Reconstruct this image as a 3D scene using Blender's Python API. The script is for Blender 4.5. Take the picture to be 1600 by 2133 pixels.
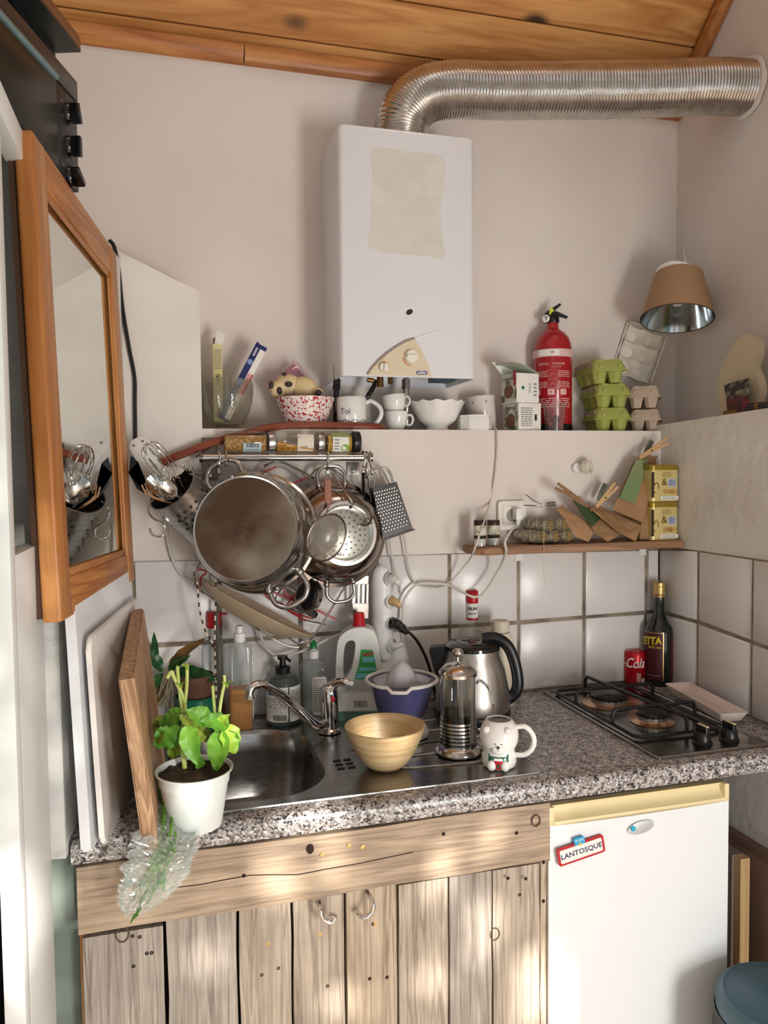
import bpy, bmesh, math, random
from math import sin, cos, tan, pi, radians, sqrt, atan2, hypot
from mathutils import Vector as V, Matrix as M, noise as NZ

for o in list(bpy.data.objects): bpy.data.objects.remove(o)
S = bpy.context.scene
COL = S.collection
CT = 0.9                       # height of the worktop above the floor

# ------------------------------------------------------------------ camera
FPX, YAW, PIT, ROL = 1600.0, -0.26748, -0.04859, -0.0108
CAM = V((-1.35057, -1.91973, CT + 0.60222))
_f = V((-sin(YAW)*cos(PIT), cos(YAW)*cos(PIT), sin(PIT)))
_r0 = V((cos(YAW), sin(YAW), 0)); _u0 = _r0.cross(_f)
_r = _r0*cos(ROL) + _u0*sin(ROL); _u = _u0*cos(ROL) - _r0*sin(ROL)
cam = bpy.data.cameras.new('camera'); camo = bpy.data.objects.new('camera', cam); COL.objects.link(camo)
cam.sensor_fit = 'HORIZONTAL'; cam.sensor_width = 36.0; cam.lens = 36.0*FPX/1600.0
cam.clip_start = 0.02
camo.matrix_world = M(((_r.x, _u.x, -_f.x, CAM.x), (_r.y, _u.y, -_f.y, CAM.y), (_r.z, _u.z, -_f.z, CAM.z), (0, 0, 0, 1)))
S.camera = camo

# ------------------------------------------------------------------ world, sun, added area lamps, exposure
S.view_settings.view_transform = 'Standard'; S.view_settings.look = 'None'
S.view_settings.exposure = 0.08; S.view_settings.gamma = 1.0; S.view_settings.use_curve_mapping = False
W = bpy.data.worlds.new('world'); S.world = W; W.use_nodes = True
_bg = W.node_tree.nodes['Background']; _bg.inputs[0].default_value = (0.86, 0.93, 1.0, 1); _bg.inputs[1].default_value = 0.8
sun = bpy.data.lights.new('sun', 'SUN'); sun.energy = 9.0; sun.angle = radians(1.0); sun.color = (1.0, 0.94, 0.86)
suno = bpy.data.objects.new('sun', sun); COL.objects.link(suno)
SUND = V((-0.22, 0.89, -0.40)).normalized()
suno.rotation_euler = SUND.to_track_quat('-Z', 'Y').to_euler()
def area(name, loc, to, sx, sy, e, col):
    l = bpy.data.lights.new(name, 'AREA'); l.shape = 'RECTANGLE'; l.size = sx; l.size_y = sy; l.energy = e; l.color = col
    o = bpy.data.objects.new(name, l); COL.objects.link(o); o.location = loc
    o.rotation_euler = (V(to) - V(loc)).to_track_quat('-Z', 'Y').to_euler(); return o
area('added_bounce_lamp', (-0.08, -2.9, 0.8), (-0.8, 0, 1.5), 0.45, 1.0, 36, (1.0, 0.97, 0.94))  # added lamp inside the room, standing in for light bounced off the floor
area('assumed_left_fill', (-2.55, -2.3, 1.9), (-0.6, 0.0, 1.6), 0.9, 1.2, 7, (0.95, 0.98, 1.0))  # assumed fill lamp from the left, unseen; no window is modelled there

# ------------------------------------------------------------------ helpers
R_ = random.Random(7)
def ray(x, y): return _r*((x-800)/FPX) - _u*((y-1066.5)/FPX) + _f
def at(x, y, X=None, Y=None, Z=None):
    d = ray(x, y)
    t = (Y-CAM.y)/d.y if Y is not None else (X-CAM.x)/d.x if X is not None else (Z-CAM.z)/d.z
    return CAM + d*t
def mpp(p): return (V(p)-CAM).dot(_f)/FPX            # metres per photo pixel at p
def zat(x, y, p):
    h = V((_f.x, _f.y, 0)).normalized(); d = ray(x, y)
    return CAM + d*((V(p)-CAM).dot(h)/d.dot(h))
def rest(x, y, r=0.0, Z=CT):                           # stand something of radius r with its front foot at a point
    p = at(x, y, Z=Z); d = V((p.x-CAM.x, p.y-CAM.y, 0)).normalized(); return p + d*r
def facing(p): d = CAM - V(p); return atan2(d.y, d.x) + pi/2
def rotz(a): return M.Rotation(a, 4, 'Z')
def frame(o, zx, up=None):                             # matrix with local z along zx
    z = V(zx).normalized(); a = V(up) if up else (V((0, 0, 1)) if abs(z.z) < 0.9 else V((0, 1, 0)))
    x = a.cross(z).normalized(); y = z.cross(x)
    return M(((x.x, y.x, z.x, o[0]), (x.y, y.y, z.y, o[1]), (x.z, y.z, z.z, o[2]), (0, 0, 0, 1)))
def lay(o, x, y):                                      # plane frame from its x and y directions
    x = V(x).normalized(); y = V(y); y = (y - x*y.dot(x)).normalized(); z = x.cross(y)
    return M(((x.x, y.x, z.x, o[0]), (x.y, y.y, z.y, o[1]), (x.z, y.z, z.z, o[2]), (0, 0, 0, 1)))

def T(name, label, cat, loc=(0, 0, 0), rz=0.0, group=None, mw=None):
    o = bpy.data.objects.new(name, None); o.empty_display_size = 0.03; COL.objects.link(o)
    if mw is not None: o.matrix_world = mw
    else: o.location = loc; o.rotation_euler = (0, 0, rz)
    o['label'] = label; o['category'] = cat
    if group: o['group'] = group
    return o
def tag(o, label, cat, group=None):
    o['label'] = label; o['category'] = cat
    if group: o['group'] = group
    return o
def O(name, bm, mat, par=None, label=None, kind=None, sharp=38, flat=False, mw=None, loc=None):
    me = bpy.data.meshes.new(name); bmesh.ops.recalc_face_normals(bm, faces=bm.faces) if bm.faces else None
    bm.to_mesh(me); bm.free(); me.materials.append(mat)
    if not flat:
        for p in me.polygons: p.use_smooth = True
        me.set_sharp_from_angle(angle=radians(sharp))
    o = bpy.data.objects.new(name, me); COL.objects.link(o)
    if par: o.parent = par
    if mw is not None: o.matrix_world = mw
    if loc is not None: o.location = loc
    if label: o['label'] = label
    if kind: o['kind'] = kind
    return o
def ST(name, bm, mat, par=None, **k): return O(name, bm, mat, par, kind='structure', **k)
def B(): return bmesh.new()
def xf(vs, m):
    if m is not None:
        for v in vs: v.co = m @ v.co
    return vs
def box(bm, c, s, m=None, bev=0.0, seg=2):
    r = bmesh.ops.create_cube(bm, size=1.0); vs = r['verts']
    for v in vs: v.co = V((v.co.x*s[0]+c[0], v.co.y*s[1]+c[1], v.co.z*s[2]+c[2]))
    if bev:
        es = list({e for v in vs for e in v.link_edges})
        g = bmesh.ops.bevel(bm, geom=es, offset=bev, segments=seg, profile=0.6, affect='EDGES')
        vs = list({v for f in g['faces'] for v in f.verts} | {v for v in vs if v.is_valid})
        vs = conn(vs)
    return xf(vs, m)
def conn(vs):
    seen = set(); st = list(vs)
    while st:
        v = st.pop()
        if v in seen: continue
        seen.add(v)
        for e in v.link_edges: st.append(e.other_vert(v))
    return list(seen)
def lathe(bm, prof, n=32, m=None, sx=1.0, sy=1.0, off=None, cap=True):
    rings = []; new = []
    for i, (r, z) in enumerate(prof):
        if r < 1e-6: v = bm.verts.new((0, 0, z)); rings.append([v]); new.append(v)
        else:
            q = [bm.verts.new((r*sx*cos(2*pi*k/n), r*sy*sin(2*pi*k/n), z)) for k in range(n)]
            rings.append(q); new += q
    for a, b in zip(rings, rings[1:]):
        if len(a) == 1 and len(b) == 1: continue
        for k in range(n):
            k2 = (k+1) % n
            if len(a) == 1: bm.faces.new((a[0], b[k], b[k2]))
            elif len(b) == 1: bm.faces.new((a[k], a[k2], b[0]))
            else: bm.faces.new((a[k], a[k2], b[k2], b[k]))
    if cap:
        for q in (rings[0], rings[-1]):
            if len(q) > 1 and q[0].is_boundary: bm.faces.new(q)
    return xf(new, m)
def cyl(bm, a, b, r, n=16, r2=None, cap=True):
    a = V(a); b = V(b); L = (b-a).length
    return lathe(bm, [(r, 0), (r if r2 is None else r2, L)], n, frame(a, b-a), cap=cap)
def cr(pts, n=6, closed=False):
    P = [V(p) for p in pts]; out = []; N = len(P)
    for i in range(N if closed else N-1):
        p0 = P[(i-1) % N] if closed or i > 0 else P[0]*2-P[1]; p1 = P[i]; p2 = P[(i+1) % N]
        p3 = P[(i+2) % N] if closed or i+2 < N else P[-1]*2-P[-2]
        for k in range(n):
            t = k/n; out.append(0.5*((2*p1)+(p2-p0)*t+(2*p0-5*p1+4*p2-p3)*t*t+(3*p1-p0-3*p2+p3)*t**3))
    if not closed: out.append(P[-1])
    return out
def tube(bm, pts, r, n=8, closed=False, cap=True, flat=None):
    P = [V(p) for p in pts]; N = len(P); rad = r if isinstance(r, (list, tuple)) else [r]*N
    tn = []
    for i in range(N):
        a = P[(i-1) % N] if (closed or i > 0) else P[0]; b = P[(i+1) % N] if (closed or i < N-1) else P[-1]
        d = b-a; tn.append(d.normalized() if d.length > 1e-9 else V((0, 0, 1)))
    nrm = V((0, 0, 1)).cross(tn[0])
    if nrm.length < 1e-3: nrm = V((1, 0, 0)).cross(tn[0])
    nrm.normalize(); rings = []; new = []
    for i in range(N):
        if i: nrm = (nrm - tn[i]*nrm.dot(tn[i])).normalized()
        bi = tn[i].cross(nrm)
        fx, fy = flat if flat else (1, 1)
        q = [bm.verts.new(P[i] + (nrm*cos(2*pi*k/n)*fx + bi*sin(2*pi*k/n)*fy)*rad[i]) for k in range(n)]
        rings.append(q); new += q
    for i in range(N if closed else N-1):
        a, b = rings[i], rings[(i+1) % N]
        for k in range(n): bm.faces.new((a[k], a[(k+1) % n], b[(k+1) % n], b[k]))
    if cap and not closed:
        bm.faces.new(rings[0][::-1]); bm.faces.new(rings[-1])
    return new
def ball(bm, c, r, u=16, v=10, m=None):
    r = r if isinstance(r, (list, tuple, V)) else (r, r, r)
    q = bmesh.ops.create_uvsphere(bm, u_segments=u, v_segments=v, radius=1.0)['verts']
    for w in q: w.co = V((w.co.x*r[0], w.co.y*r[1], w.co.z*r[2]))
    xf(q, m)
    for w in q: w.co += V(c)
    return q
def prism(bm, poly, h, m=None):
    a = [bm.verts.new((p[0], p[1], 0)) for p in poly]; b = [bm.verts.new((p[0], p[1], h)) for p in poly]; n = len(poly)
    bm.faces.new(a[::-1]); bm.faces.new(b)
    for i in range(n): bm.faces.new((a[i], a[(i+1) % n], b[(i+1) % n], b[i]))
    return xf(a+b, m)
def surf(bm, fn, nu, nv, cu=False, th=0.0):
    g = [[bm.verts.new(fn(i/nu, j/nv)) for j in range(nv+1)] for i in range(nu if cu else nu+1)]
    n = len(g); fs = []
    for i in range(nu):
        for j in range(nv): fs.append(bm.faces.new((g[i][j], g[(i+1) % n][j], g[(i+1) % n][j+1], g[i][j+1])))
    if th: bmesh.ops.recalc_face_normals(bm, faces=fs); bmesh.ops.solidify(bm, geom=fs, thickness=th)
    return [v for q in g for v in q]
def rrect(w, h, r, n=5):
    o = []
    for cx, cy, a0 in ((w/2-r, h/2-r, 0), (-w/2+r, h/2-r, pi/2), (-w/2+r, -h/2+r, pi), (w/2-r, -h/2+r, 1.5*pi)):
        for k in range(n+1): a = a0 + k*pi/2/n; o.append((cx+r*cos(a), cy+r*sin(a)))
    return o
def wrap(bm, r, a0, a1, z0, z1, n=14, th=0.0006, prof=None):     # a label bent round a bottle, angle 0 towards local -y
    def fn(u, v):
        a = a0+(a1-a0)*u; z = z0+(z1-z0)*v; rr = (prof(z) if prof else r)+th
        return V((rr*sin(a), -rr*cos(a), z))
    surf(bm, fn, n, 4)
def bend(r, z0=0, prof=None):                          # text mapped on a cylinder facing local -y
    def fn(p):
        rr = (prof(z0+p.y) if prof else r) + 0.0011 + p.z
        return V((rr*sin(p.x/r), -rr*cos(p.x/r), z0+p.y))
    return fn
def txt(par, s, size, mat, m=None, fn=None, name='lettering', al='CENTER', sxx=1.0, ex=0.0003, bold=0.0, label=None):
    c = bpy.data.curves.new('t', 'FONT'); c.body = s; c.size = size; c.align_x = al; c.align_y = 'CENTER'; c.extrude = ex
    c.resolution_u = 2; c.offset = bold
    to = bpy.data.objects.new('t', c); me = bpy.data.meshes.new_from_object(to)
    bpy.data.objects.remove(to); bpy.data.curves.remove(c); me.name = name
    for v in me.vertices:
        p = V((v.co.x*sxx, v.co.y, v.co.z))
        v.co = fn(p) if fn else (m @ p if m is not None else p)
    me.materials.clear(); me.materials.append(mat)
    o = bpy.data.objects.new(name, me); COL.objects.link(o); o.parent = par
    if label: o['label'] = label
    return o
def dup(root, loc, rz, label=None):
    r = root.copy(); COL.objects.link(r); r.location = loc; r.rotation_euler = (0, 0, rz)
    if label: r['label'] = label
    for ch in list(root.children):
        c = ch.copy(); COL.objects.link(c); c.parent = r
        for g in list(ch.children): d = g.copy(); COL.objects.link(d); d.parent = c
    return r

# ------------------------------------------------------------------ materials
MC = {}
def hexc(h):
    h = h.lstrip('#'); f = lambda v: v/12.92 if v <= 0.04045 else ((v+0.055)/1.055)**2.4
    return tuple(f(int(h[i:i+2], 16)/255) for i in (0, 2, 4)) + (1,)
def mat(name, col, rough=0.5, metal=0.0, spec=0.5, c2=None, ns=8.0, nd=4.0, lo=0.35, hi=0.65, bump=0.0, bs=40.0, bd=0.01, st=None,
        coat=0.0, trans=0.0, ior=1.45, sss=0.0, rv=0.0, coord='Object', an=0.0, sheen=0.0):
    if name in MC: return MC[name]
    m = bpy.data.materials.new(name); m.use_nodes = True; nt = m.node_tree; N = nt.nodes; L = nt.links; b = N['Principled BSDF']
    col = hexc(col) if isinstance(col, str) else tuple(col)+(1,)
    I = b.inputs; I['Base Color'].default_value = col; I['Roughness'].default_value = rough; I['Metallic'].default_value = metal
    I['Specular IOR Level'].default_value = spec; I['Coat Weight'].default_value = coat; I['Transmission Weight'].default_value = trans; I['IOR'].default_value = ior
    if sss: I['Subsurface Weight'].default_value = sss; I['Subsurface Radius'].default_value = (0.01, 0.006, 0.004); I['Subsurface Scale'].default_value = 0.5
    if an: I['Anisotropic'].default_value = an
    if sheen: I['Sheen Weight'].default_value = sheen
    tc = N.new('ShaderNodeTexCoord'); src = tc.outputs[coord]
    if c2 is not None or bump or rv:
        mp = N.new('ShaderNodeMapping'); L.new(src, mp.inputs[0])
        if st: mp.inputs['Scale'].default_value = st
        oi = N.new('ShaderNodeObjectInfo'); vm = N.new('ShaderNodeVectorMath'); vm.operation = 'SCALE'
        cb = N.new('ShaderNodeCombineXYZ')
        for k in range(3): L.new(oi.outputs['Random'], cb.inputs[k])
        L.new(cb.outputs[0], vm.inputs[0]); vm.inputs['Scale'].default_value = 37.0; L.new(vm.outputs[0], mp.inputs['Location'])
        src = mp.outputs[0]
    if c2 is not None:
        c2 = hexc(c2) if isinstance(c2, str) else tuple(c2)+(1,)
        n = N.new('ShaderNodeTexNoise'); n.inputs['Scale'].default_value = ns; n.inputs['Detail'].default_value = nd; L.new(src, n.inputs['Vector'])
        r = N.new('ShaderNodeValToRGB'); r.color_ramp.elements[0].position = lo; r.color_ramp.elements[1].position = hi
        r.color_ramp.elements[0].color = col; r.color_ramp.elements[1].color = c2
        L.new(n.outputs[0], r.inputs[0]); L.new(r.outputs[0], I['Base Color'])
    if rv:
        n2 = N.new('ShaderNodeTexNoise'); n2.inputs['Scale'].default_value = ns*1.7; L.new(src, n2.inputs['Vector'])
        mr = N.new('ShaderNodeMapRange'); mr.inputs[3].default_value = max(0, rough-rv); mr.inputs[4].default_value = rough+rv
        L.new(n2.outputs[0], mr.inputs[0]); L.new(mr.outputs[0], I['Roughness'])
    if bump:
        n3 = N.new('ShaderNodeTexNoise'); n3.inputs['Scale'].default_value = bs; n3.inputs['Detail'].default_value = 5; L.new(src, n3.inputs['Vector'])
        bp = N.new('ShaderNodeBump'); bp.inputs['Strength'].default_value = bump; bp.inputs['Distance'].default_value = bd
        L.new(n3.outputs[0], bp.inputs['Height']); L.new(bp.outputs[0], I['Normal'])
    MC[name] = m; return m
def wood(name, c1, c2, c3=None, ax='X', sc=1.0, rough=0.6, rings=6.0, knot=0.0, bump=0.25, kc='#3a1c0c', stretch=14.0, rw=0.55, crack=0.0):
    if name in MC: return MC[name]
    m = bpy.data.materials.new(name); m.use_nodes = True; nt = m.node_tree; N = nt.nodes; L = nt.links; b = N['Principled BSDF']
    b.inputs['Roughness'].default_value = rough
    tc = N.new('ShaderNodeTexCoord'); mp = N.new('ShaderNodeMapping'); L.new(tc.outputs['Object'], mp.inputs[0])
    oi = N.new('ShaderNodeObjectInfo'); cb = N.new('ShaderNodeCombineXYZ')
    for k in range(3): L.new(oi.outputs['Random'], cb.inputs[k])
    vm = N.new('ShaderNodeVectorMath'); vm.operation = 'SCALE'; vm.inputs['Scale'].default_value = 23.0; L.new(cb.outputs[0], vm.inputs[0]); L.new(vm.outputs[0], mp.inputs['Location'])
    s = [sc, sc, sc]; s['XYZ'.index(ax)] = sc/stretch; mp.inputs['Scale'].default_value = s
    n = N.new('ShaderNodeTexNoise'); n.inputs['Scale'].default_value = 9; n.inputs['Detail'].default_value = 3; n.inputs['Distortion'].default_value = 0.6; L.new(mp.outputs[0], n.inputs['Vector'])
    mt = N.new('ShaderNodeMath'); mt.operation = 'MULTIPLY'; mt.inputs[1].default_value = rings; L.new(n.outputs[0], mt.inputs[0])
    fr = N.new('ShaderNodeMath'); fr.operation = 'PINGPONG'; fr.inputs[1].default_value = 0.5; L.new(mt.outputs[0], fr.inputs[0])
    f2 = N.new('ShaderNodeMath'); f2.operation = 'MULTIPLY'; f2.inputs[1].default_value = 2; L.new(fr.outputs[0], f2.inputs[0])
    nf = N.new('ShaderNodeTexNoise'); nf.inputs['Scale'].default_value = 90; nf.inputs['Detail'].default_value = 6; L.new(mp.outputs[0], nf.inputs['Vector'])
    mx = N.new('ShaderNodeMath'); mx.operation = 'MULTIPLY_ADD'; mx.inputs[1].default_value = rw; L.new(f2.outputs[0], mx.inputs[0])
    m5 = N.new('ShaderNodeMath'); m5.operation = 'MULTIPLY'; m5.inputs[1].default_value = 1.05-rw; L.new(nf.outputs[0], m5.inputs[0]); L.new(m5.outputs[0], mx.inputs[2])
    r = N.new('ShaderNodeValToRGB'); e = r.color_ramp.elements; e[0].position = 0.2; e[1].position = 0.85; e[0].color = hexc(c1); e[1].color = hexc(c2)
    if c3: q = e.new(0.52); q.color = hexc(c3)
    L.new(mx.outputs[0], r.inputs[0]); out = r.outputs[0]
    if knot:
        vo = N.new('ShaderNodeTexVoronoi'); vo.inputs['Scale'].default_value = knot
        mp2 = N.new('ShaderNodeMapping'); s2 = [1, 1, 1]; s2['XYZ'.index(ax)] = 0.55; mp2.inputs['Scale'].default_value = s2
        L.new(tc.outputs['Object'], mp2.inputs[0]); L.new(vm.outputs[0], mp2.inputs['Location']); L.new(mp2.outputs[0], vo.inputs['Vector'])
        kr = N.new('ShaderNodeValToRGB'); ke = kr.color_ramp.elements; ke[0].position = 0.05; ke[1].position = 0.12; ke[0].color = (1, 1, 1, 1); ke[1].color = (0, 0, 0, 1)
        L.new(vo.outputs['Distance'], kr.inputs[0])
        mixn = N.new('ShaderNodeMix'); mixn.data_type = 'RGBA'; L.new(kr.outputs[0], mixn.inputs[0]); L.new(out, mixn.inputs[6]); mixn.inputs[7].default_value = hexc(kc); out = mixn.outputs[2]
    if crack:
        mp3 = N.new('ShaderNodeMapping'); s3 = [1, 1, 1]; s3['XYZ'.index(ax)] = 0.045; mp3.inputs['Scale'].default_value = s3; L.new(tc.outputs['Object'], mp3.inputs[0]); L.new(vm.outputs[0], mp3.inputs['Location'])
        nc = N.new('ShaderNodeTexNoise'); nc.inputs['Scale'].default_value = 34; nc.inputs['Detail'].default_value = 4; L.new(mp3.outputs[0], nc.inputs['Vector'])
        rc = N.new('ShaderNodeValToRGB'); q = rc.color_ramp.elements; q[0].position = 0.47; q[0].color = (0, 0, 0, 1); q[1].position = 0.53; q[1].color = (0, 0, 0, 1); q.new(0.5).color = (1, 1, 1, 1)
        L.new(nc.outputs[0], rc.inputs[0]); mf = N.new('ShaderNodeMath'); mf.operation = 'MULTIPLY'; mf.inputs[1].default_value = crack; L.new(rc.outputs[0], mf.inputs[0])
        mc = N.new('ShaderNodeMix'); mc.data_type = 'RGBA'; L.new(mf.outputs[0], mc.inputs[0]); L.new(out, mc.inputs[6]); mc.inputs[7].default_value = hexc('#5a4c40'); out = mc.outputs[2]
    L.new(out, b.inputs['Base Color'])
    bp = N.new('ShaderNodeBump'); bp.inputs['Strength'].default_value = bump; bp.inputs['Distance'].default_value = 0.003; L.new(mx.outputs[0], bp.inputs['Height']); L.new(bp.outputs[0], b.inputs['Normal'])
    MC[name] = m; return m
def glass(name, tint='#ffffff', rough=0.02, dens=0.0, fr=1.45, gl=1.0):
    if name in MC: return MC[name]
    m = bpy.data.materials.new(name); m.use_nodes = True; nt = m.node_tree; N = nt.nodes; L = nt.links; N.remove(N['Principled BSDF'])
    t = N.new('ShaderNodeBsdfTransparent'); t.inputs[0].default_value = hexc(tint)
    g = N.new('ShaderNodeBsdfGlossy'); g.inputs['Roughness'].default_value = rough; g.inputs[0].default_value = (gl, gl, gl, 1)
    lw_ = N.new('ShaderNodeLayerWeight'); lw_.inputs[0].default_value = 0.5; pw = N.new('ShaderNodeMath'); pw.operation = 'POWER'; pw.inputs[1].default_value = 3.2; L.new(lw_.outputs['Facing'], pw.inputs[0])
    f = N.new('ShaderNodeMath'); f.operation = 'MULTIPLY_ADD'; f.inputs[1].default_value = 0.75; f.inputs[2].default_value = 0.05*(fr-1)/0.45; L.new(pw.outputs[0], f.inputs[0])
    mx = N.new('ShaderNodeMixShader'); L.new(f.outputs[0], mx.inputs[0]); L.new(t.outputs[0], mx.inputs[1]); L.new(g.outputs[0], mx.inputs[2]); out = mx.outputs[0]
    if dens:
        d = N.new('ShaderNodeBsdfDiffuse'); d.inputs[0].default_value = hexc(tint); m2 = N.new('ShaderNodeMixShader'); m2.inputs[0].default_value = dens
        L.new(out, m2.inputs[1]); L.new(d.outputs[0], m2.inputs[2]); out = m2.outputs[0]
    L.new(out, N['Material Output'].inputs[0]); MC[name] = m; return m
def granite():
    m = bpy.data.materials.new('granite'); m.use_nodes = True; nt = m.node_tree; N = nt.nodes; L = nt.links; b = N['Principled BSDF']; b.inputs['Roughness'].default_value = 0.28
    tc = N.new('ShaderNodeTexCoord'); vo = N.new('ShaderNodeTexVoronoi'); vo.inputs['Scale'].default_value = 270; L.new(tc.outputs['Object'], vo.inputs['Vector'])
    sx = N.new('ShaderNodeSeparateColor'); L.new(vo.outputs['Color'], sx.inputs[0])
    n = N.new('ShaderNodeTexNoise'); n.inputs['Scale'].default_value = 75; n.inputs['Detail'].default_value = 4; L.new(tc.outputs['Object'], n.inputs['Vector'])
    a = N.new('ShaderNodeMath'); a.operation = 'MULTIPLY_ADD'; a.inputs[1].default_value = 0.45; L.new(sx.outputs[0], a.inputs[0])
    q = N.new('ShaderNodeMath'); q.operation = 'MULTIPLY'; q.inputs[1].default_value = 0.62; L.new(n.outputs[0], q.inputs[0]); L.new(q.outputs[0], a.inputs[2])
    r = N.new('ShaderNodeValToRGB'); r.color_ramp.interpolation = 'CONSTANT'; e = r.color_ramp.elements
    e[0].position = 0; e[0].color = hexc('#2c2b2e'); e[1].position = 0.38; e[1].color = hexc('#6d6765')
    for p, c in ((0.46, '#9c9693'), (0.56, '#7f7875'), (0.62, '#b9b5b3'), (0.74, '#d6d4d3')): e.new(p).color = hexc(c)
    L.new(a.outputs[0], r.inputs[0]); L.new(r.outputs[0], b.inputs['Base Color']); return m
WHITE = mat('white_enamel', '#e6e7e8', 0.3); PAPER = mat('white_paper', '#e4e2dc', 0.7); CERAM = mat('white_ceramic', '#e9e7e3', 0.12, coat=0.4)
PLAS = mat('wall_plaster', '#e1d9d2', 0.85, c2='#d8cec6', ns=3.0, lo=0.3, hi=0.7, bump=0.12, bs=26, bd=0.006)
ROUGHP = mat('rough_plaster', '#e3dfd8', 0.9, c2='#d8d2ca', ns=5.0, bump=0.4, bs=32, bd=0.008)
STEEL = mat('steel', '#c9c8c6', 0.17, 1.0, c2='#b4b1ae', ns=6, rv=0.08); CHROME = mat('chrome', '#d8d8d8', 0.06, 1.0)
BRUSH = mat('brushed_steel', '#bdbcba', 0.3, 1.0, c2='#a9a7a5', ns=12, st=(1, 1, 12), rv=0.1)
DSTEEL = mat('worn_steel', '#8a837e', 0.33, 1.0, c2='#6f6258', ns=9, rv=0.12)
BLACK = mat('black_plastic', '#121214', 0.35); BLACKG = mat('black_gloss', '#0c0d10', 0.12, coat=0.5); RUBBER = mat('black_rubber', '#17171a', 0.6)
INK = mat('ink_black', '#1a1a1c', 0.6); INKW = mat('ink_white', '#f2efe9', 0.6); INKR = mat('ink_red', '#b3131f', 0.5); INKG = mat('ink_green', '#1d6b45', 0.5); INKGY = mat('ink_grey', '#77777a', 0.6); INKB = mat('ink_blue', '#1b2f7d', 0.5); INKO = mat('ink_orange', '#c9601e', 0.5)
CABLE = mat('white_cable', '#cfcac0', 0.45); GLASS = glass('clear_glass', '#f1f4f2'); PLASTICC = glass('clear_plastic', '#eef2f2', 0.12, 0.06)
RED = mat('red_plastic', '#b3131d', 0.35)
WPL = mat('white_plastic', '#e3e2df', 0.35)

# ================================================================== SETTING
LEDGE = CT + 0.7186
GX = lambda k: -0.0476 - 0.2*k
zr1 = lambda X: CT + 0.3907 - 0.009 + (-X)*0.0175
zr2 = lambda X: CT + 0.1948 + 0.0045*max(0, 1+X/0.45) + 0.002*min(1, max(0, (-X-0.45)/0.4))
bm = B(); box(bm, (-0.70, 0.125, 0.5*LEDGE), (1.76, 0.25, LEDGE))
wb = ST('wall_back', bm, PLAS)
bm = B(); box(bm, (0.125, -0.9, 0.5*(LEDGE+0.01)), (0.25, 2.3, LEDGE+0.01))
for v in bm.verts:
    if v.co.z > 1 and v.co.y < -1: v.co.z += 0.07
wr = ST('wall_right', bm, ROUGHP)
bm = B(); box(bm, (-0.9, 0.25, 1.9), (2.6, 0.2, 2.3))
wub = ST('wall_upper_back', bm, PLAS)
bm = B(); box(bm, (0.257, -1.6, 2.4), (0.2, 3.8, 3.2)); wur = ST('wall_upper_right', bm, PLAS)
# grout beds behind the tiles
GROUT = mat('grout', '#6b5c4e', 0.95, c2='#a89a88', ns=14, lo=0.35, hi=0.7, bump=0.6, bs=60, bd=0.004)
bm = B(); box(bm, (-0.73, -0.0005, CT+0.19), (1.46, 0.003, 0.4)); O('grout_bed', bm, GROUT, wb)
bm = B(); box(bm, (-0.0005, -0.2915, CT+0.19), (0.003, 0.577, 0.4)); O('grout_bed', bm, GROUT, wr)
TILE = mat('glazed_tile', '#dedad7', 0.26, c2='#d6d1cd', ns=3.5, bump=0.12, bs=13, bd=0.012)
def tile(par, quad, nrm):
    bm = B(); q = [V(p)+V((R_.uniform(-1, 1), R_.uniform(-1, 1), R_.uniform(-1, 1)))*0.0012 for p in quad]
    c = sum(q, V())/4; d = V(nrm)*(0.006+R_.uniform(-0.0012, 0.0018)); k = []
    for p in q: k.append(p+(c-p).normalized()*0.004)
    a = [bm.verts.new(p - c) for p in q]; b = [bm.verts.new(p+d*0.7 - c) for p in q]; e = [bm.verts.new(p+d - c) for p in k]
    for s, t in ((a, b), (b, e)):
        for i in range(4): bm.faces.new((s[i], s[(i+1) % 4], t[(i+1) % 4], t[i]))
    bm.faces.new(e); bm.faces.new(a[::-1])
    o = O('tile', bm, TILE, par, sharp=60); o.location = c
g = 0.0052
for row in (0, 1):
    top = zr1 if row == 0 else zr2; bot = (lambda X: zr2(X)) if row == 0 else (lambda X: CT-0.0)
    for k in range(-1, 7):
        xr = min(GX(k) if k >= 0 else -0.0, -0.004) - g; xl = (GX(k+1)) + g
        if xl < -1.45: xl = -1.448
        tile(wb, [(xl, -0.001, bot(xl)+g), (xr, -0.001, bot(xr)+g), (xr, -0.001, top(xr)-g), (xl, -0.001, top(xl)-g)], (0, -1, 0))
    ys = [-0.004, -0.1742, -0.3742, -0.58]
    for y0, y1 in zip(ys, ys[1:]):
        ya = y0-g; yb = y1+g; zt = lambda y: (CT+0.3837+0.009*min(1, -y/0.17)) if row == 0 else CT+0.1995-0.012*max(0, (-y-0.17))/0.2
        zb = (lambda y: CT+0.1995-0.012*max(0, (-y-0.17))/0.2) if row == 0 else (lambda y: CT)
        tile(wr, [(-0.001, ya, zb(ya)+g), (-0.001, yb, zb(yb)+g), (-0.001, yb, zt(yb)-g), (-0.001, ya, zt(ya)-g)], (-1, 0, 0))
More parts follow.
